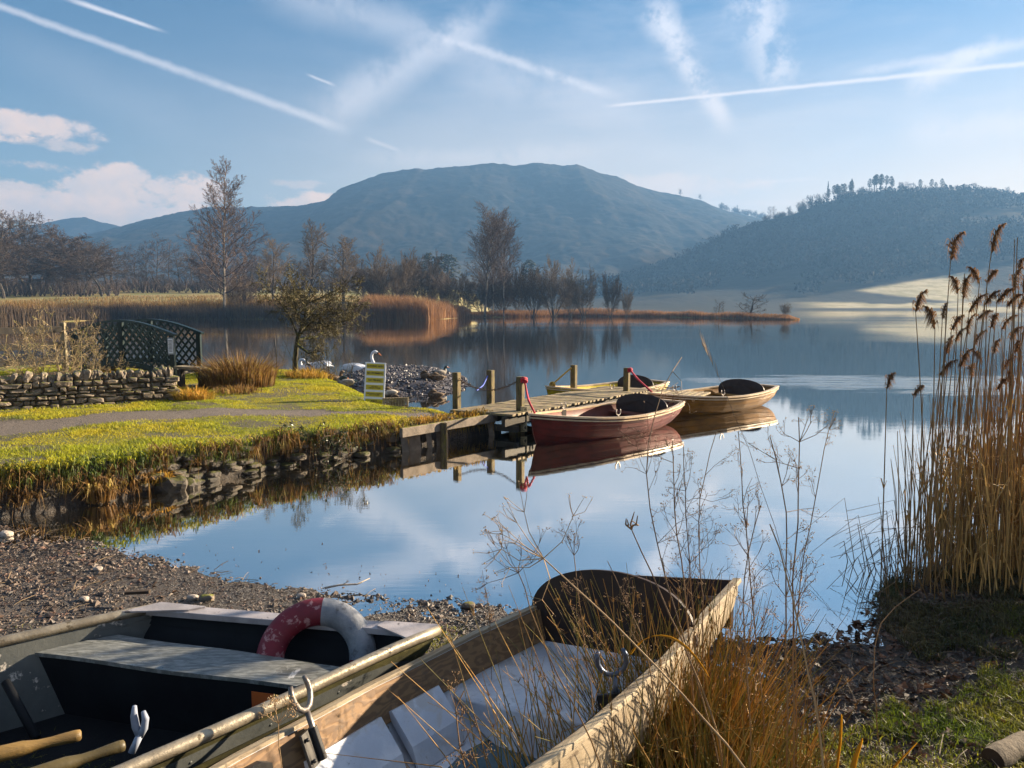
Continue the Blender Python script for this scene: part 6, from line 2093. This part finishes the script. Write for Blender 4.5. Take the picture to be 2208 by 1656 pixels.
G.build('steel_fitting', lock_m, wb)
puddle = mat('bilge water', (0.06, 0.11, 0.13), (0.10, 0.15, 0.17), 4, 0.06, 0.02, 12)
G = Geo()
pl = []
for s in np.linspace(0.50, 0.69, 10): pl.append(V3(s * WLn, 0.30 + 0.02 * math.sin(s * 70), 0.052 + 0.05 * 0.3))
for s in np.linspace(0.69, 0.50, 10): pl.append(V3(s * WLn, -0.10 + 0.03 * math.sin(s * 60), 0.052 - 0.0))
G.fan(np.array(pl), flip=True)
G.build('bilge_water', puddle, wb)
iron = mat('black iron bracket', (0.035, 0.033, 0.033), (0.06, 0.055, 0.05), 14, 0.5, metal=0.6)
iron2 = mat('blue grey iron', (0.10, 0.12, 0.17), (0.07, 0.085, 0.12), 14, 0.4, metal=0.7)
def lock_at(world_u, world_v, zz, sd, mt, parent, size):
    """rowlock and bracket on the gunwale nearest to that station"""
    w = onz(world_u, world_v, zz)
    s = float((w - org) @ WA) / WLn
    q = pt(s, 1, sd, 0.0)
    rl = bpy.data.objects.new('rowlock', None)
    COL.objects.link(rl)
    rl.parent = parent
    rl.location = Vector((q + V3(0, -sd * 0.055, 0.075)).tolist())
    rl.rotation_euler = (R(-12) * sd, 0, R(25) if sd > 0 else R(-55))
    G = Geo()
    oarlock(G, (0, 0, 0), np.eye(3), size, 0.115)
    G.build('fork', mt, rl, smooth=True)
    G = Geo()
    G.tube([(0, 0, -0.075), (0, 0, -0.20)], 0.018, 10, cap=True)
    G.box((-0.035, -sd * -0.012, -0.14), (0.075, 0.012, 0.13))
    for z in (-0.1, -0.18): G.add(ICO1[0] * 0.008 + V3(-0.055, -sd * 0.002, z), tris=ICO1[1])
    G.build('bracket', iron, rl, smooth=False, bevel=0.002)
lock_at(655, 1570, 0.42, 1, lock_m, wb, 1.35)
lock_at(1360, 1505, 0.60, -1, iron2, wb, 1.2)
G = Geo()
w = onz(535, 1640, 0.42)
q = pt(float((w - org) @ WA) / WLn, 1, 1, 0.0)
G.plate([q + V3(a, -0.065, b_) for a, b_ in ((-0.07, -0.13), (0.06, -0.13), (0.06, -0.04), (0.02, -0.02), (-0.04, -0.02), (-0.07, -0.05))], (0, 1, 0), 0.03)
G.build('iron_cleat', iron, wb, bevel=0.004)

# ================================================================== log, sticks
barkl = mat('grey log bark', (0.20, 0.155, 0.105), (0.10, 0.075, 0.05), 6, 0.9, 0.9, 25, stretch=(1, 1, 1))
cutw = mat('dark sawn end', (0.05, 0.032, 0.02), (0.03, 0.02, 0.014), 9, 0.9)
def log(a, b_, r, label):
    a, b_ = np.asarray(a, float), np.asarray(b_, float)
    G = Geo()
    n = 12
    P = [a + (b_ - a) * t + V3(0, 0, 0.01 * math.sin(t * 7)) for t in np.linspace(0, 1, n)]
    G.tube(P, [r * (1 + 0.06 * math.sin(i * 2.1)) for i in range(n)], 16)
    root = empty('log', label, 'log', a)
    for v_ in G.tb: pass
    o = Geo()
    o.tube([p - a for p in P], [r * (1 + 0.06 * math.sin(i * 2.1)) for i in range(n)], 16)
    o.build('bark', barkl, root, smooth=True)
    e = unit(a - b_)
    u_ = unit(np.cross(e, (0, 0, 1)))
    w_ = np.cross(u_, e)
    ring = [e * 0.002 + (u_ * math.cos(q) + w_ * math.sin(q)) * r * 0.98 for q in np.linspace(0, 2 * PI, 17)[:-1]]
    Geo().fan(ring).build('sawn_end', cutw, root)
pA, pB = onz(2145, 1582, 0.22), onz(2330, 1492, 0.24)
log((pA[0], pA[1], gz(pA[0], pA[1]) + 0.045), (pB[0], pB[1], gz(pB[0], pB[1]) + 0.05), 0.05, 'sawn grey log lying in the grass at the right edge of the picture')
pA, pB = onz(2080, 1632, 0.22), onz(2230, 1690, 0.22)
log((pA[0], pA[1], gz(pA[0], pA[1]) + 0.03), (pB[0], pB[1], gz(pB[0], pB[1]) + 0.03), 0.055, 'dark rotting log half sunk in the grass at the bottom right corner')
p = onz(700, 1268, 0.03)
G = Geo().tube([p, p + V3(0.10, 0.02, 0.015), p + V3(0.22, 0.05, 0.01), p + V3(0.30, 0.10, 0.035)], [0.008, 0.007, 0.006, 0.003], 6, cap=True)
G.tube([p + V3(0.12, 0.02, 0.015), p + V3(0.17, 0.0, 0.05)], [0.004, 0.002], 4)
tag(G.build('driftwood_stick', pale_stone, smooth=True), 'bleached forked stick lying at the water edge of the shingle', 'stick')
p = onz(270, 1283, 0.09)
G = Geo().beam(p + V3(0, 0, 0.015), p + V3(0.16, 0.01, 0.02), 0.035, 0.02)
tag(G.build('bark_chip', cutw, bevel=0.003), 'dark slab of bark lying on the shingle behind the punt', 'bark')

# ================================================================== reed bed on the right
reed_m = mat('dry reed stems', (0.50, 0.29, 0.085), (0.30, 0.16, 0.045), 1.3, 0.6, island=0.5, trans=0.15, c3=(0.42, 0.26, 0.09))
stem_dk = mat('tall reed stem', (0.27, 0.15, 0.05), (0.14, 0.075, 0.028), 2, 0.6, rand=0.2)
plume_m = mat('reed plume', (0.26, 0.14, 0.06), (0.13, 0.065, 0.03), 9, 0.85, island=0.5, trans=0.35)
rs = np.random.default_rng(71)
G = Geo()
nst = 0
while nst < 1500:
    X, Y = rs.uniform(2.7, 6.2), rs.uniform(5.0, 7.4)
    e = (X - 0.525 * Y - 0.08 * math.sin(Y * 5)) / 0.5 + rs.normal(0, 0.15)
    if e < 0.02 or rs.random() > min(1, 0.12 + 0.6 * e): continue
    z = max(gz(X, Y), -0.1) - 0.05
    h = (0.75 + 0.85 * min(1, e * 0.6)) * rs.uniform(0.45, 1.15) + 0.1
    ln = V3(rs.normal(-0.02 - 0.10 * max(0, 1 - e), 0.07), rs.normal(0, 0.07), 0) * h
    G.tube([(X, Y, z), V3(X, Y, z) + ln * 0.35 + V3(0, 0, h * 0.5), V3(X, Y, z) + ln + V3(0, 0, h)], [0.0042, 0.0036, 0.0018], 3)
    nst += 1
nb = 3600
X = rs.uniform(2.75, 6.0, nb)
Y = rs.uniform(5.0, 7.0, nb)
z = np.maximum(ground_h(X, Y), -0.05) - 0.03
zz = z + rs.uniform(0, 0.75, nb)
hh = rs.uniform(0.12, 0.45, nb)
k_ = X > 0.54 * Y + rs.uniform(0, 0.5, nb)
blades(G, np.stack([X, Y, zz], 1)[k_], hh[k_], 0.010, (np.stack([rs.normal(-0.1, 0.55, nb), rs.normal(0, 0.5, nb), np.zeros(nb)], 1) * hh[:, None])[k_], droop=rs.uniform(0, 0.9, nb)[k_], rs=rs)
tag(G.build('reed_bed', reed_m), kind='stuff')

def plume_geo(seed, L=0.22, side=1):
    rs = np.random.default_rng(seed)
    G = Geo()
    pts = [V3(0, 0, -0.02)]
    d = V3(0.12 * side, 0, 1)
    n = 9
    for i in range(n):
        d = unit(d + V3(side * 0.035 * (1 + i * 0.3), rs.normal(0, 0.03), -0.022 * i))
        pts.append(pts[-1] + d * L / n)
    G.tube(pts, [0.0022] * 6 + [0.0015] * 4, 3)
    P, Lr, H = [], [], []
    for i in range(1, n + 1):
        for k in range(20):
            f = rs.uniform(0, 1)
            P.append(pts[i - 1] * (1 - f) + pts[i] * f)
            ln = (0.045 + 0.05 * math.sin(min(1, i / n * 1.15) * PI)) * rs.uniform(0.5, 1.1)
            a = rs.normal(0, 1.0) + (0 if side > 0 else PI)
            Lr.append(V3(math.cos(a) * ln * 0.75, math.sin(a) * ln * 0.55, 0))
            H.append(ln * 0.75)
    blades(G, np.array(P), np.array(H), 0.0065, np.array(Lr), droop=rs.uniform(0.6, 1.9, len(P)), rs=rs, mid=0.9)
    return G
PLM = []
for i in range(6):
    o = plume_geo(900 + i, L=[0.22, 0.20, 0.24, 0.18, 0.2, 0.16][i], side=1 if i != 4 else -1).build('plume', plume_m)
    PLM.append(o.data)
    bpy.data.objects.remove(o)
def reed(u, v, Y, ub, Yb, pm, label, group=None, sc=1.0):
    t = aty(u, v, Y)
    b0 = V3((ub - CX) / F * Yb, Yb, 0)
    b0[2] = max(gz(b0[0], b0[1]), -0.1) - 0.05
    root = empty('reed', label, 'reed', b0, 0, group)
    e = t - b0
    bend = V3(e[0] * 0.15 + rs.normal(0, 0.02), rs.normal(0, 0.02), 0)
    n = 7
    P = [e * V3(0, 0, q) + V3(e[0], e[1], 0) * q ** 1.35 + bend * math.sin(q * PI) * 0.3 for q in np.linspace(0, 1, n)]
    Geo().tube(P, [0.0052, 0.005, 0.0048, 0.0044, 0.004, 0.0034, 0.0026], 5).build('stem', stem_dk, root)
    if pm is not None:
        o = bpy.data.objects.new('plume', PLM[pm])
        COL.objects.link(o)
        o.parent = root
        o.location = Vector(e.tolist())
        d = unit(P[-1] - P[-2])
        o.rotation_euler = (rs.normal(0, 0.15), math.atan2(d[0], d[2]) * 0.8 + rs.normal(0, 0.1), rs.normal(0, 0.5))
        o.scale = (sc,) * 3
    for q in range(2):
        k = rs.integers(1, 4)
        p = P[k]
        o = Geo()
        L = rs.uniform(0.15, 0.35)
        a = rs.uniform(0, 6.28)
        blades(o, p[None], np.array([L * 0.7]), 0.012, V3(math.cos(a), math.sin(a), 0)[None] * L * 0.6, droop=rs.uniform(0.1, 0.9), rs=rs)
        o.build('leaf', reed_m, root)
    return root
reed(1974, 668, 5.6, 2025, 5.45, 3, 'lone plumed reed standing clear to the left of the tall reeds', None, 0.95)
reed(1912, 834, 5.5, 1925, 5.5, 5, 'short plumed reed farthest left of the reed bed', None, 0.8)
reed(2050, 555, 5.4, 2035, 5.3, 0, 'tall reed with a plume curling right, left of the two tallest', None, 1.05)
reed(2138, 540, 5.4, 2085, 5.3, 2, 'tallest reed of the bed, its dense plume bent to the right', None, 1.0)
reed(2016, 705, 5.5, 2030, 5.3, 4, 'reed with a plume nodding left, just right of the lone reed', None, 1.0)
reed(1970, 850, 5.6, 1985, 5.5, 5, 'thin small-plumed reed beside the base of the lone reed', None, 0.7)
GRD = 'plumed reeds standing in the dense bed'
for i, (u, v) in enumerate([(2112, 590), (2076, 622), (2090, 652), (2066, 612), (2150, 632), (2032, 668), (2124, 636), (2108, 668), (2136, 686), (2160, 690), (2172, 640), (2186, 604), (2196, 646), (2206, 610), (2178, 712), (2084, 702), (2060, 716), (2142, 742), (2118, 760), (2100, 724),
                            (2190, 742), (2026, 790), (2070, 770), (2164, 776), (2204, 700), (2128, 586), (2196, 560), (2052, 690), (2094, 790), (2180, 810), (2040, 742), (2150, 820), (2212, 660), (2220, 590), (2226, 720)]):
    reed(u, v + 18, rs.uniform(5.2, 6.3), u - rs.uniform(-25, 45), rs.uniform(5.2, 6.3), int(rs.integers(6)), 'brown plumed reed in the dense bed at the right edge', GRD, rs.uniform(0.6, 0.9))
for i, (u, v) in enumerate([(2188, 515), (2194, 512), (1990, 850), (2010, 870), (1935, 930), (1952, 905), (2040, 660), (2080, 590)]):
    reed(u, v, rs.uniform(5.2, 6), u + rs.uniform(0, 30), rs.uniform(5.2, 6), None, 'bare plumeless reed stem rising from the dense bed', 'bare reed stems rising from the bed')
# broken reeds bent over the water
G = Geo()
for k in range(46):
    x, y = rs.uniform(2.55, 3.1), rs.uniform(4.9, 5.9)
    z = max(gz(x, y), 0) - 0.02
    a = rs.uniform(2.2, 4.2)
    L = rs.uniform(0.15, 0.55)
    m_ = V3(x, y, z) + V3(math.cos(a) * 0.1, math.sin(a) * 0.1, L)
    e = m_ + V3(math.cos(a) * L * 0.7, math.sin(a) * L * 0.4, -L * rs.uniform(0.1, 0.8))
    G.tube([(x, y, z), m_, e], [0.004, 0.003, 0.002], 3)
tag(G.build('bent_reeds', stem_dk), kind='stuff')

# ================================================================== tall dry stalks and rushes in front
rush_g = mat('rush stems', (0.14, 0.14, 0.02), (0.36, 0.22, 0.045), 2.2, 0.5, island=0.6, trans=0.15, c3=(0.24, 0.15, 0.045))
rush_b = mat('brown rush stems', (0.52, 0.29, 0.06), (0.34, 0.17, 0.035), 2.2, 0.55, island=0.5, trans=0.15, c3=(0.34, 0.22, 0.08))
seedm = mat('rush seed tufts', (0.26, 0.14, 0.04), (0.17, 0.09, 0.03), 9, 0.8, island=0.4, trans=0.3)
def rush(cx, cy, n, h, spread, seed, label, green=0.6):
    rs = np.random.default_rng(seed)
    z0 = gz(cx, cy)
    root = empty('rush_clump', label, 'rushes', (cx, cy, z0), 0, None)
    Gg, Gb = Geo(), Geo()
    Gb2 = Geo()
    for i in range(n):
        a, r = rs.uniform(0, 6.28), math.sqrt(rs.uniform(0, 1)) * spread
        p = V3(r * math.cos(a), r * math.sin(a), -0.03)
        L = h * rs.uniform(0.35, 1.1)
        ln = V3(rs.normal(-0.05, 0.22) + 0.3 * math.cos(a) * r / spread, rs.normal(0, 0.16) + 0.2 * math.sin(a) * r / spread, 0)
        d = unit(V3(0, 0, 1) + ln)
        kink = rs.random() < 0.12
        q = [p, p + d * L * 0.5, p + d * L + (ln * 0.15 * L)]
        if kink:
            q[2] = q[1] + V3(rs.normal(0, 0.3), rs.normal(0, 0.2), rs.uniform(-0.3, 0.3)) * L
        (Gg if rs.random() < green else Gb).tube(q, [0.0030, 0.0025, 0.0009], 3)
        if rs.random() < 0.30:
            c = q[1] * 0.25 + q[2] * 0.75
            m = 9
            blades(Gb2, np.repeat(c[None], m, 0), rs.uniform(0.006, 0.022, m), 0.0035, rs.normal(0, 0.014, (m, 3)), rs=rs)
    Gg.build('green_stems', rush_g, root)
    if Gb2.V:
        Gb.add(np.concatenate(Gb2.V), np.concatenate(Gb2.Q), np.concatenate(Gb2.T), mi=1)
    Gb.build('brown_stems', [rush_b, seedm], root)
    return root
for i, (u, v, n, h, sp_, lb, gr_) in enumerate([(1150, 1700, 36, 0.78, 0.20, 'sparse rush clump at the bottom centre, farthest left of the foreground rushes', 0.35), (1290, 1690, 100, 0.82, 0.22, 'tall rush clump hiding the middle of the white boat gunwale', 0.45),
                                          (1430, 1600, 360, 0.80, 0.22, 'densest rush clump leaning on the side of the white boat', 0.55), (1530, 1560, 380, 0.74, 0.2, 'rush clump near the stern corner of the white boat', 0.55),
                                          (1500, 1720, 330, 0.62, 0.26, 'low dark green rush clump at the bottom edge below the dense one', 0.75), (1640, 1600, 170, 0.55, 0.22, 'loose rush clump between the boat and the grass on the right', 0.6),
                                          (1680, 1720, 180, 0.40, 0.25, 'short rush clump at the bottom edge right of the low dark one', 0.8)]):
    p = onz(u, v, 0.2)
    rush(p[0], p[1], n, h, sp_, 500 + i, lb, gr_)

stalk_m = mat('dry brown stalk', (0.24, 0.13, 0.045), (0.11, 0.058, 0.028), 3, 0.65, rand=0.25)
stalk_p = mat('pale tan stalk', (0.40, 0.26, 0.13), (0.28, 0.17, 0.08), 3, 0.65)
def stalk(path, Y0, Y1, style, label, group=None, r=0.0042, mt=None, seed=0, cat='stalk', size=0.16):
    """stem through picture points at distances Y0 to Y1, with a branching head"""
    rs = np.random.default_rng(seed)
    n = len(path)
    P = [aty(u, v, Y0 + (Y1 - Y0) * i / (n - 1)) for i, (u, v) in enumerate(path)]
    g0 = gz(P[0][0], P[0][1])
    if P[0][2] > g0:
        k = P[0] + (P[0] - P[1]) * V3(0.25, 0.25, 0) * 0.3
        P = [V3(k[0], k[1], g0 - 0.02)] + P
    P = np.array(P)
    t = np.concatenate([[0], np.cumsum(np.linalg.norm(np.diff(P, axis=0), axis=1))])
    tt = np.linspace(0, t[-1], 16)
    Q = np.stack([np.interp(tt, t, P[:, i]) for i in range(3)], 1)
    for _ in range(2): Q[1:-1] = (Q[:-2] + 2 * Q[1:-1] + Q[2:]) / 4
    Q[1:-1] += rs.normal(0, 0.002, (14, 3))
    o0 = Q[0].copy()
    root = empty('dry_stalk', label, cat, o0, 0, group)
    Q = Q - o0
    mt = mt or stalk_m
    G = Geo()
    st = Geo() if style != 'branch' else G
    st.tube(Q, np.linspace(r, r * 0.45, 16), 5)
    if style != 'branch': st.build('stem', mt, root)
    def twig(p, d, L, rr, lv):
        d = unit(d)
        m_ = p + d * L * 0.5 + rs.normal(0, 0.06, 3) * L
        e = p + d * L + V3(0, 0, 0.06 * L)
        G.tube([p, m_, e], [rr, rr * 0.8, rr * 0.55], 3)
        if lv > 0:
            for q in range(int(rs.integers(2, 4)) if style != 'umbel' else int(rs.integers(3, 6))):
                f = rs.uniform(0.45, 1) if style != 'umbel' else 1.0
                twig(p + (e - p) * f, d + rs.normal(0, 0.55, 3), L * rs.uniform(0.4, 0.65), rr * 0.65, lv - 1)
        else:
            for q in range(3):
                c = e + rs.normal(0, 0.004, 3)
                V = ICO0[0] * rs.uniform(0.0012, 0.0026)
                G.add(V + c, tris=ICO0[1])
    d0 = unit(Q[-1] - Q[-3])
    if style == 'umbel':
        for q in range(9): twig(Q[-1], d0 * 1.0 + rs.normal(0, 0.6, 3), size * rs.uniform(0.5, 0.9), r * 0.42, 1)
    elif style == 'branch':
        for q in range(13):
            f = rs.uniform(0.5, 1.0)
            i = min(int(f * 15), 14)
            twig(Q[i], d0 + rs.normal(0, 0.55, 3), size * rs.uniform(0.4, 0.9) * (1.3 - f * 0.5), r * 0.4, 2)
    elif style == 'hook':
        for q in range(5):
            a = q * 1.3
            s_ = V3(math.cos(a), math.sin(a) * 0.6, 0)
            p = Q[-1]
            k_ = rs.uniform(0.45, 1.0)
            G.tube([p, p + s_ * 0.024 * k_ + d0 * 0.018, p + s_ * 0.040 * k_ + V3(rs.normal(0, .006), 0, 0.032 * k_), p + s_ * 0.032 * k_ + V3(rs.normal(0, .01), 0, 0.068 * k_)], [0.003, 0.0036, 0.003, 0.0016], 5, cap=True)
    elif style == 'plume':
        m = 12
        f = rs.uniform(0.87, 1.0, m)
        c = np.stack([np.interp(f, np.linspace(0, 1, 16), Q[:, i]) for i in range(3)], 1)
        blades(G, c, np.full(m, 0.016), 0.0028, (Q[-1] - Q[-4])[None] * 0.25 + rs.normal(0, 0.006, (m, 3)), rs=rs)
    elif style == 'leaf':
        pass
    if style not in ('none',): G.build('head' if style != 'branch' else 'branched_stem', mt if style != 'plume' else stalk_p, root)
    return root
S_ = [([(1560, 1640), (1440, 1270), (1380, 1010), (1428, 830), (1470, 770)], 2.5, 3.4, 'branch', 'tall forked stalk reaching above the yellow boat', 0.0034, None, .22),
      ([(1790, 1656), (1710, 1250), (1610, 950), (1545, 790), (1512, 738)], 2.3, 3.0, 'plume', 'pale grass stalk with a feathery drooping tip beside the amber boat', 0.0015, stalk_m, .1),
      ([(1560, 1600), (1480, 1400), (1420, 1270), (1362, 1142)], 2.4, 2.7, 'hook', 'stalk ending in a claw of hooked stubs', 0.0048, None, .1),
      ([(1640, 1680), (1400, 1420), (1260, 1280), (1172, 1204)], 2.1, 2.3, 'umbel', 'thick tan stalk slanting left to a big branching umbel', 0.0045, stalk_p, .20),
      ([(1290, 1600), (1262, 1400), (1240, 1250), (1238, 1150)], 2.5, 2.7, 'branch', 'thin upright stalk with a wiry head left of the claw', 0.003, None, .12),
      ([(1300, 1640), (1170, 1390), (1130, 1260), (1118, 1235)], 2.3, 2.5, 'umbel', 'stalk with a small umbel just left of the slanting tan stalk', 0.0036, None, .13),
      ([(1500, 1560), (1480, 1300), (1452, 1080), (1450, 950)], 2.7, 3.1, 'branch', 'dark twiggy stalk, leftmost of the tight central trio', 0.0042, None, .16),
      ([(1510, 1560), (1492, 1300), (1478, 1090), (1474, 960)], 2.75, 3.1, 'branch', 'dark twiggy stalk, middle of the tight central trio', 0.0036, None, .17),
      ([(1520, 1560), (1515, 1300), (1500, 1080), (1545, 930)], 2.8, 3.2, 'branch', 'dark twiggy stalk, the one of the central trio leaning right at the top', 0.0034, None, .17),
      ([(1650, 1560), (1622, 1300), (1604, 1080), (1592, 930)], 2.7, 3.1, 'branch', 'slim stalk with a wispy head between the trio and the tall right pair', 0.0038, None, .14),
      ([(1700, 1620), (1694, 1300), (1700, 1080), (1660, 940)], 2.5, 2.9, 'branch', 'tall twiggy stalk, left one of the right pair', 0.0042, None, .18),
      ([(1715, 1620), (1706, 1300), (1724, 1060), (1722, 900)], 2.5, 3.0, 'branch', 'tall twiggy stalk, right one of the right pair', 0.0044, None, .16),
      ([(1720, 1560), (1716, 1280), (1770, 1030), (1774, 960), (1800, 885)], 2.7, 3.2, 'branch', 'wavy stalk bending right beyond the right pair', 0.0032, None, .10),
      ([(1620, 1600), (1600, 1300), (1610, 1180), (1640, 1090)], 2.4, 2.6, 'branch', 'short twiggy stalk in front of the stern corner of the white boat', 0.0034, None, .18),
      ([(1420, 1620), (1400, 1400), (1350, 1300), (1310, 1210)], 2.6, 2.8, 'branch', 'reddish short stalk with a fuzzy head before the backboard', 0.003, None, .10),
      ([(1010, 1690), (985, 1560), (960, 1520), (1000, 1490)], 1.9, 1.95, 'branch', 'bare forked twig growing up in front of the white boat at the left', 0.0034, None, .08),
      ([(610, 1700), (604, 1610), (600, 1560)], 1.9, 1.9, 'umbel', 'small blurred seed head rising between the punt and the white boat', 0.0025, stalk_p, .05),
      ([(1060, 1400), (1052, 1300), (1040, 1230)], 3.4, 3.4, 'branch', 'wispy pale stalk at the water edge left of the backboard', 0.002, None, .07),
      ([(1900, 1656), (1880, 1420), (1900, 1330), (1985, 1270)], 3.2, 3.6, 'none', 'long bare stem arching right over the muddy shore', 0.003, None, .1),
      ([(1780, 1656), (1740, 1430), (1700, 1240), (1660, 1130)], 2.3, 2.5, 'none', 'straight golden stem leaning left over the grass', 0.005, stalk_p, .1)]
for i, (pth_, y0, y1, sty, lb, r_, m_, sz_) in enumerate(S_):
    stalk(pth_, y0, y1, sty, lb, None, r_, m_, 700 + i, 'stalk', sz_)

# broad yellow dead leaves
ylw = mat('yellow dead leaf', (0.55, 0.30, 0.02), (0.42, 0.20, 0.015), 5, 0.5, trans=0.4)
def strap(pts, Y, w, label):
    P = [aty(u, v, Y) for u, v in pts]
    t = np.linspace(0, 1, len(P))
    tt = np.linspace(0, 1, 14)
    P = np.stack([np.interp(tt, t, np.array(P)[:, i]) for i in range(3)], 1)
    for _ in range(2): P[1:-1] = (P[:-2] + 2 * P[1:-1] + P[2:]) / 4
    W = w * np.sin(np.clip(tt * 0.9 + 0.1, 0, 1) * PI) ** 0.5 + 0.001
    G = Geo()
    s_ = V3(0.92, 0.3, 0.2)
    A = np.stack([P - s_ * W[:, None] / 2, P + V3(0, 0.004, -0.003), P + s_ * W[:, None] / 2], 1)
    G.grid(A)
    G.grid(A + V3(0, 0.0012, 0), flip=True)
    tag(G.build('dead_leaf', ylw, smooth=True), label, 'leaf')
strap([(1365, 1400), (1350, 1425), (1385, 1372), (1440, 1366), (1490, 1400), (1530, 1460)], 2.3, 0.012, 'yellow strap leaf arching over the middle of the white boat')
strap([(1835, 1690), (1842, 1640), (1860, 1592)], 2.35, 0.026, 'broad upright yellow leaf at the bottom edge')
strap([(1908, 1680), (1940, 1640), (1978, 1602)], 2.35, 0.020, 'yellow leaf slanting right at the bottom edge, right of the broad one')
strap([(1800, 1690), (1812, 1600), (1815, 1540)], 2.4, 0.012, 'narrow tan leaf standing left of the broad yellow leaf')

# flecks of leaf and weed afloat near the shingle
P = []
for k in range(150):
    u = rs.uniform(250, 1850)
    v = np.interp(u, [250, 430, 520, 640, 880, 1110, 1400, 1700, 1850], [1165, 1205, 1235, 1250, 1270, 1290, 1330, 1360, 1345]) - abs(rs.normal(0, 30))
    P.append(onz(u, v, 0.002))
leaves('floating_flecks', np.array(P), rs.uniform(0.003, 0.011, len(P)))
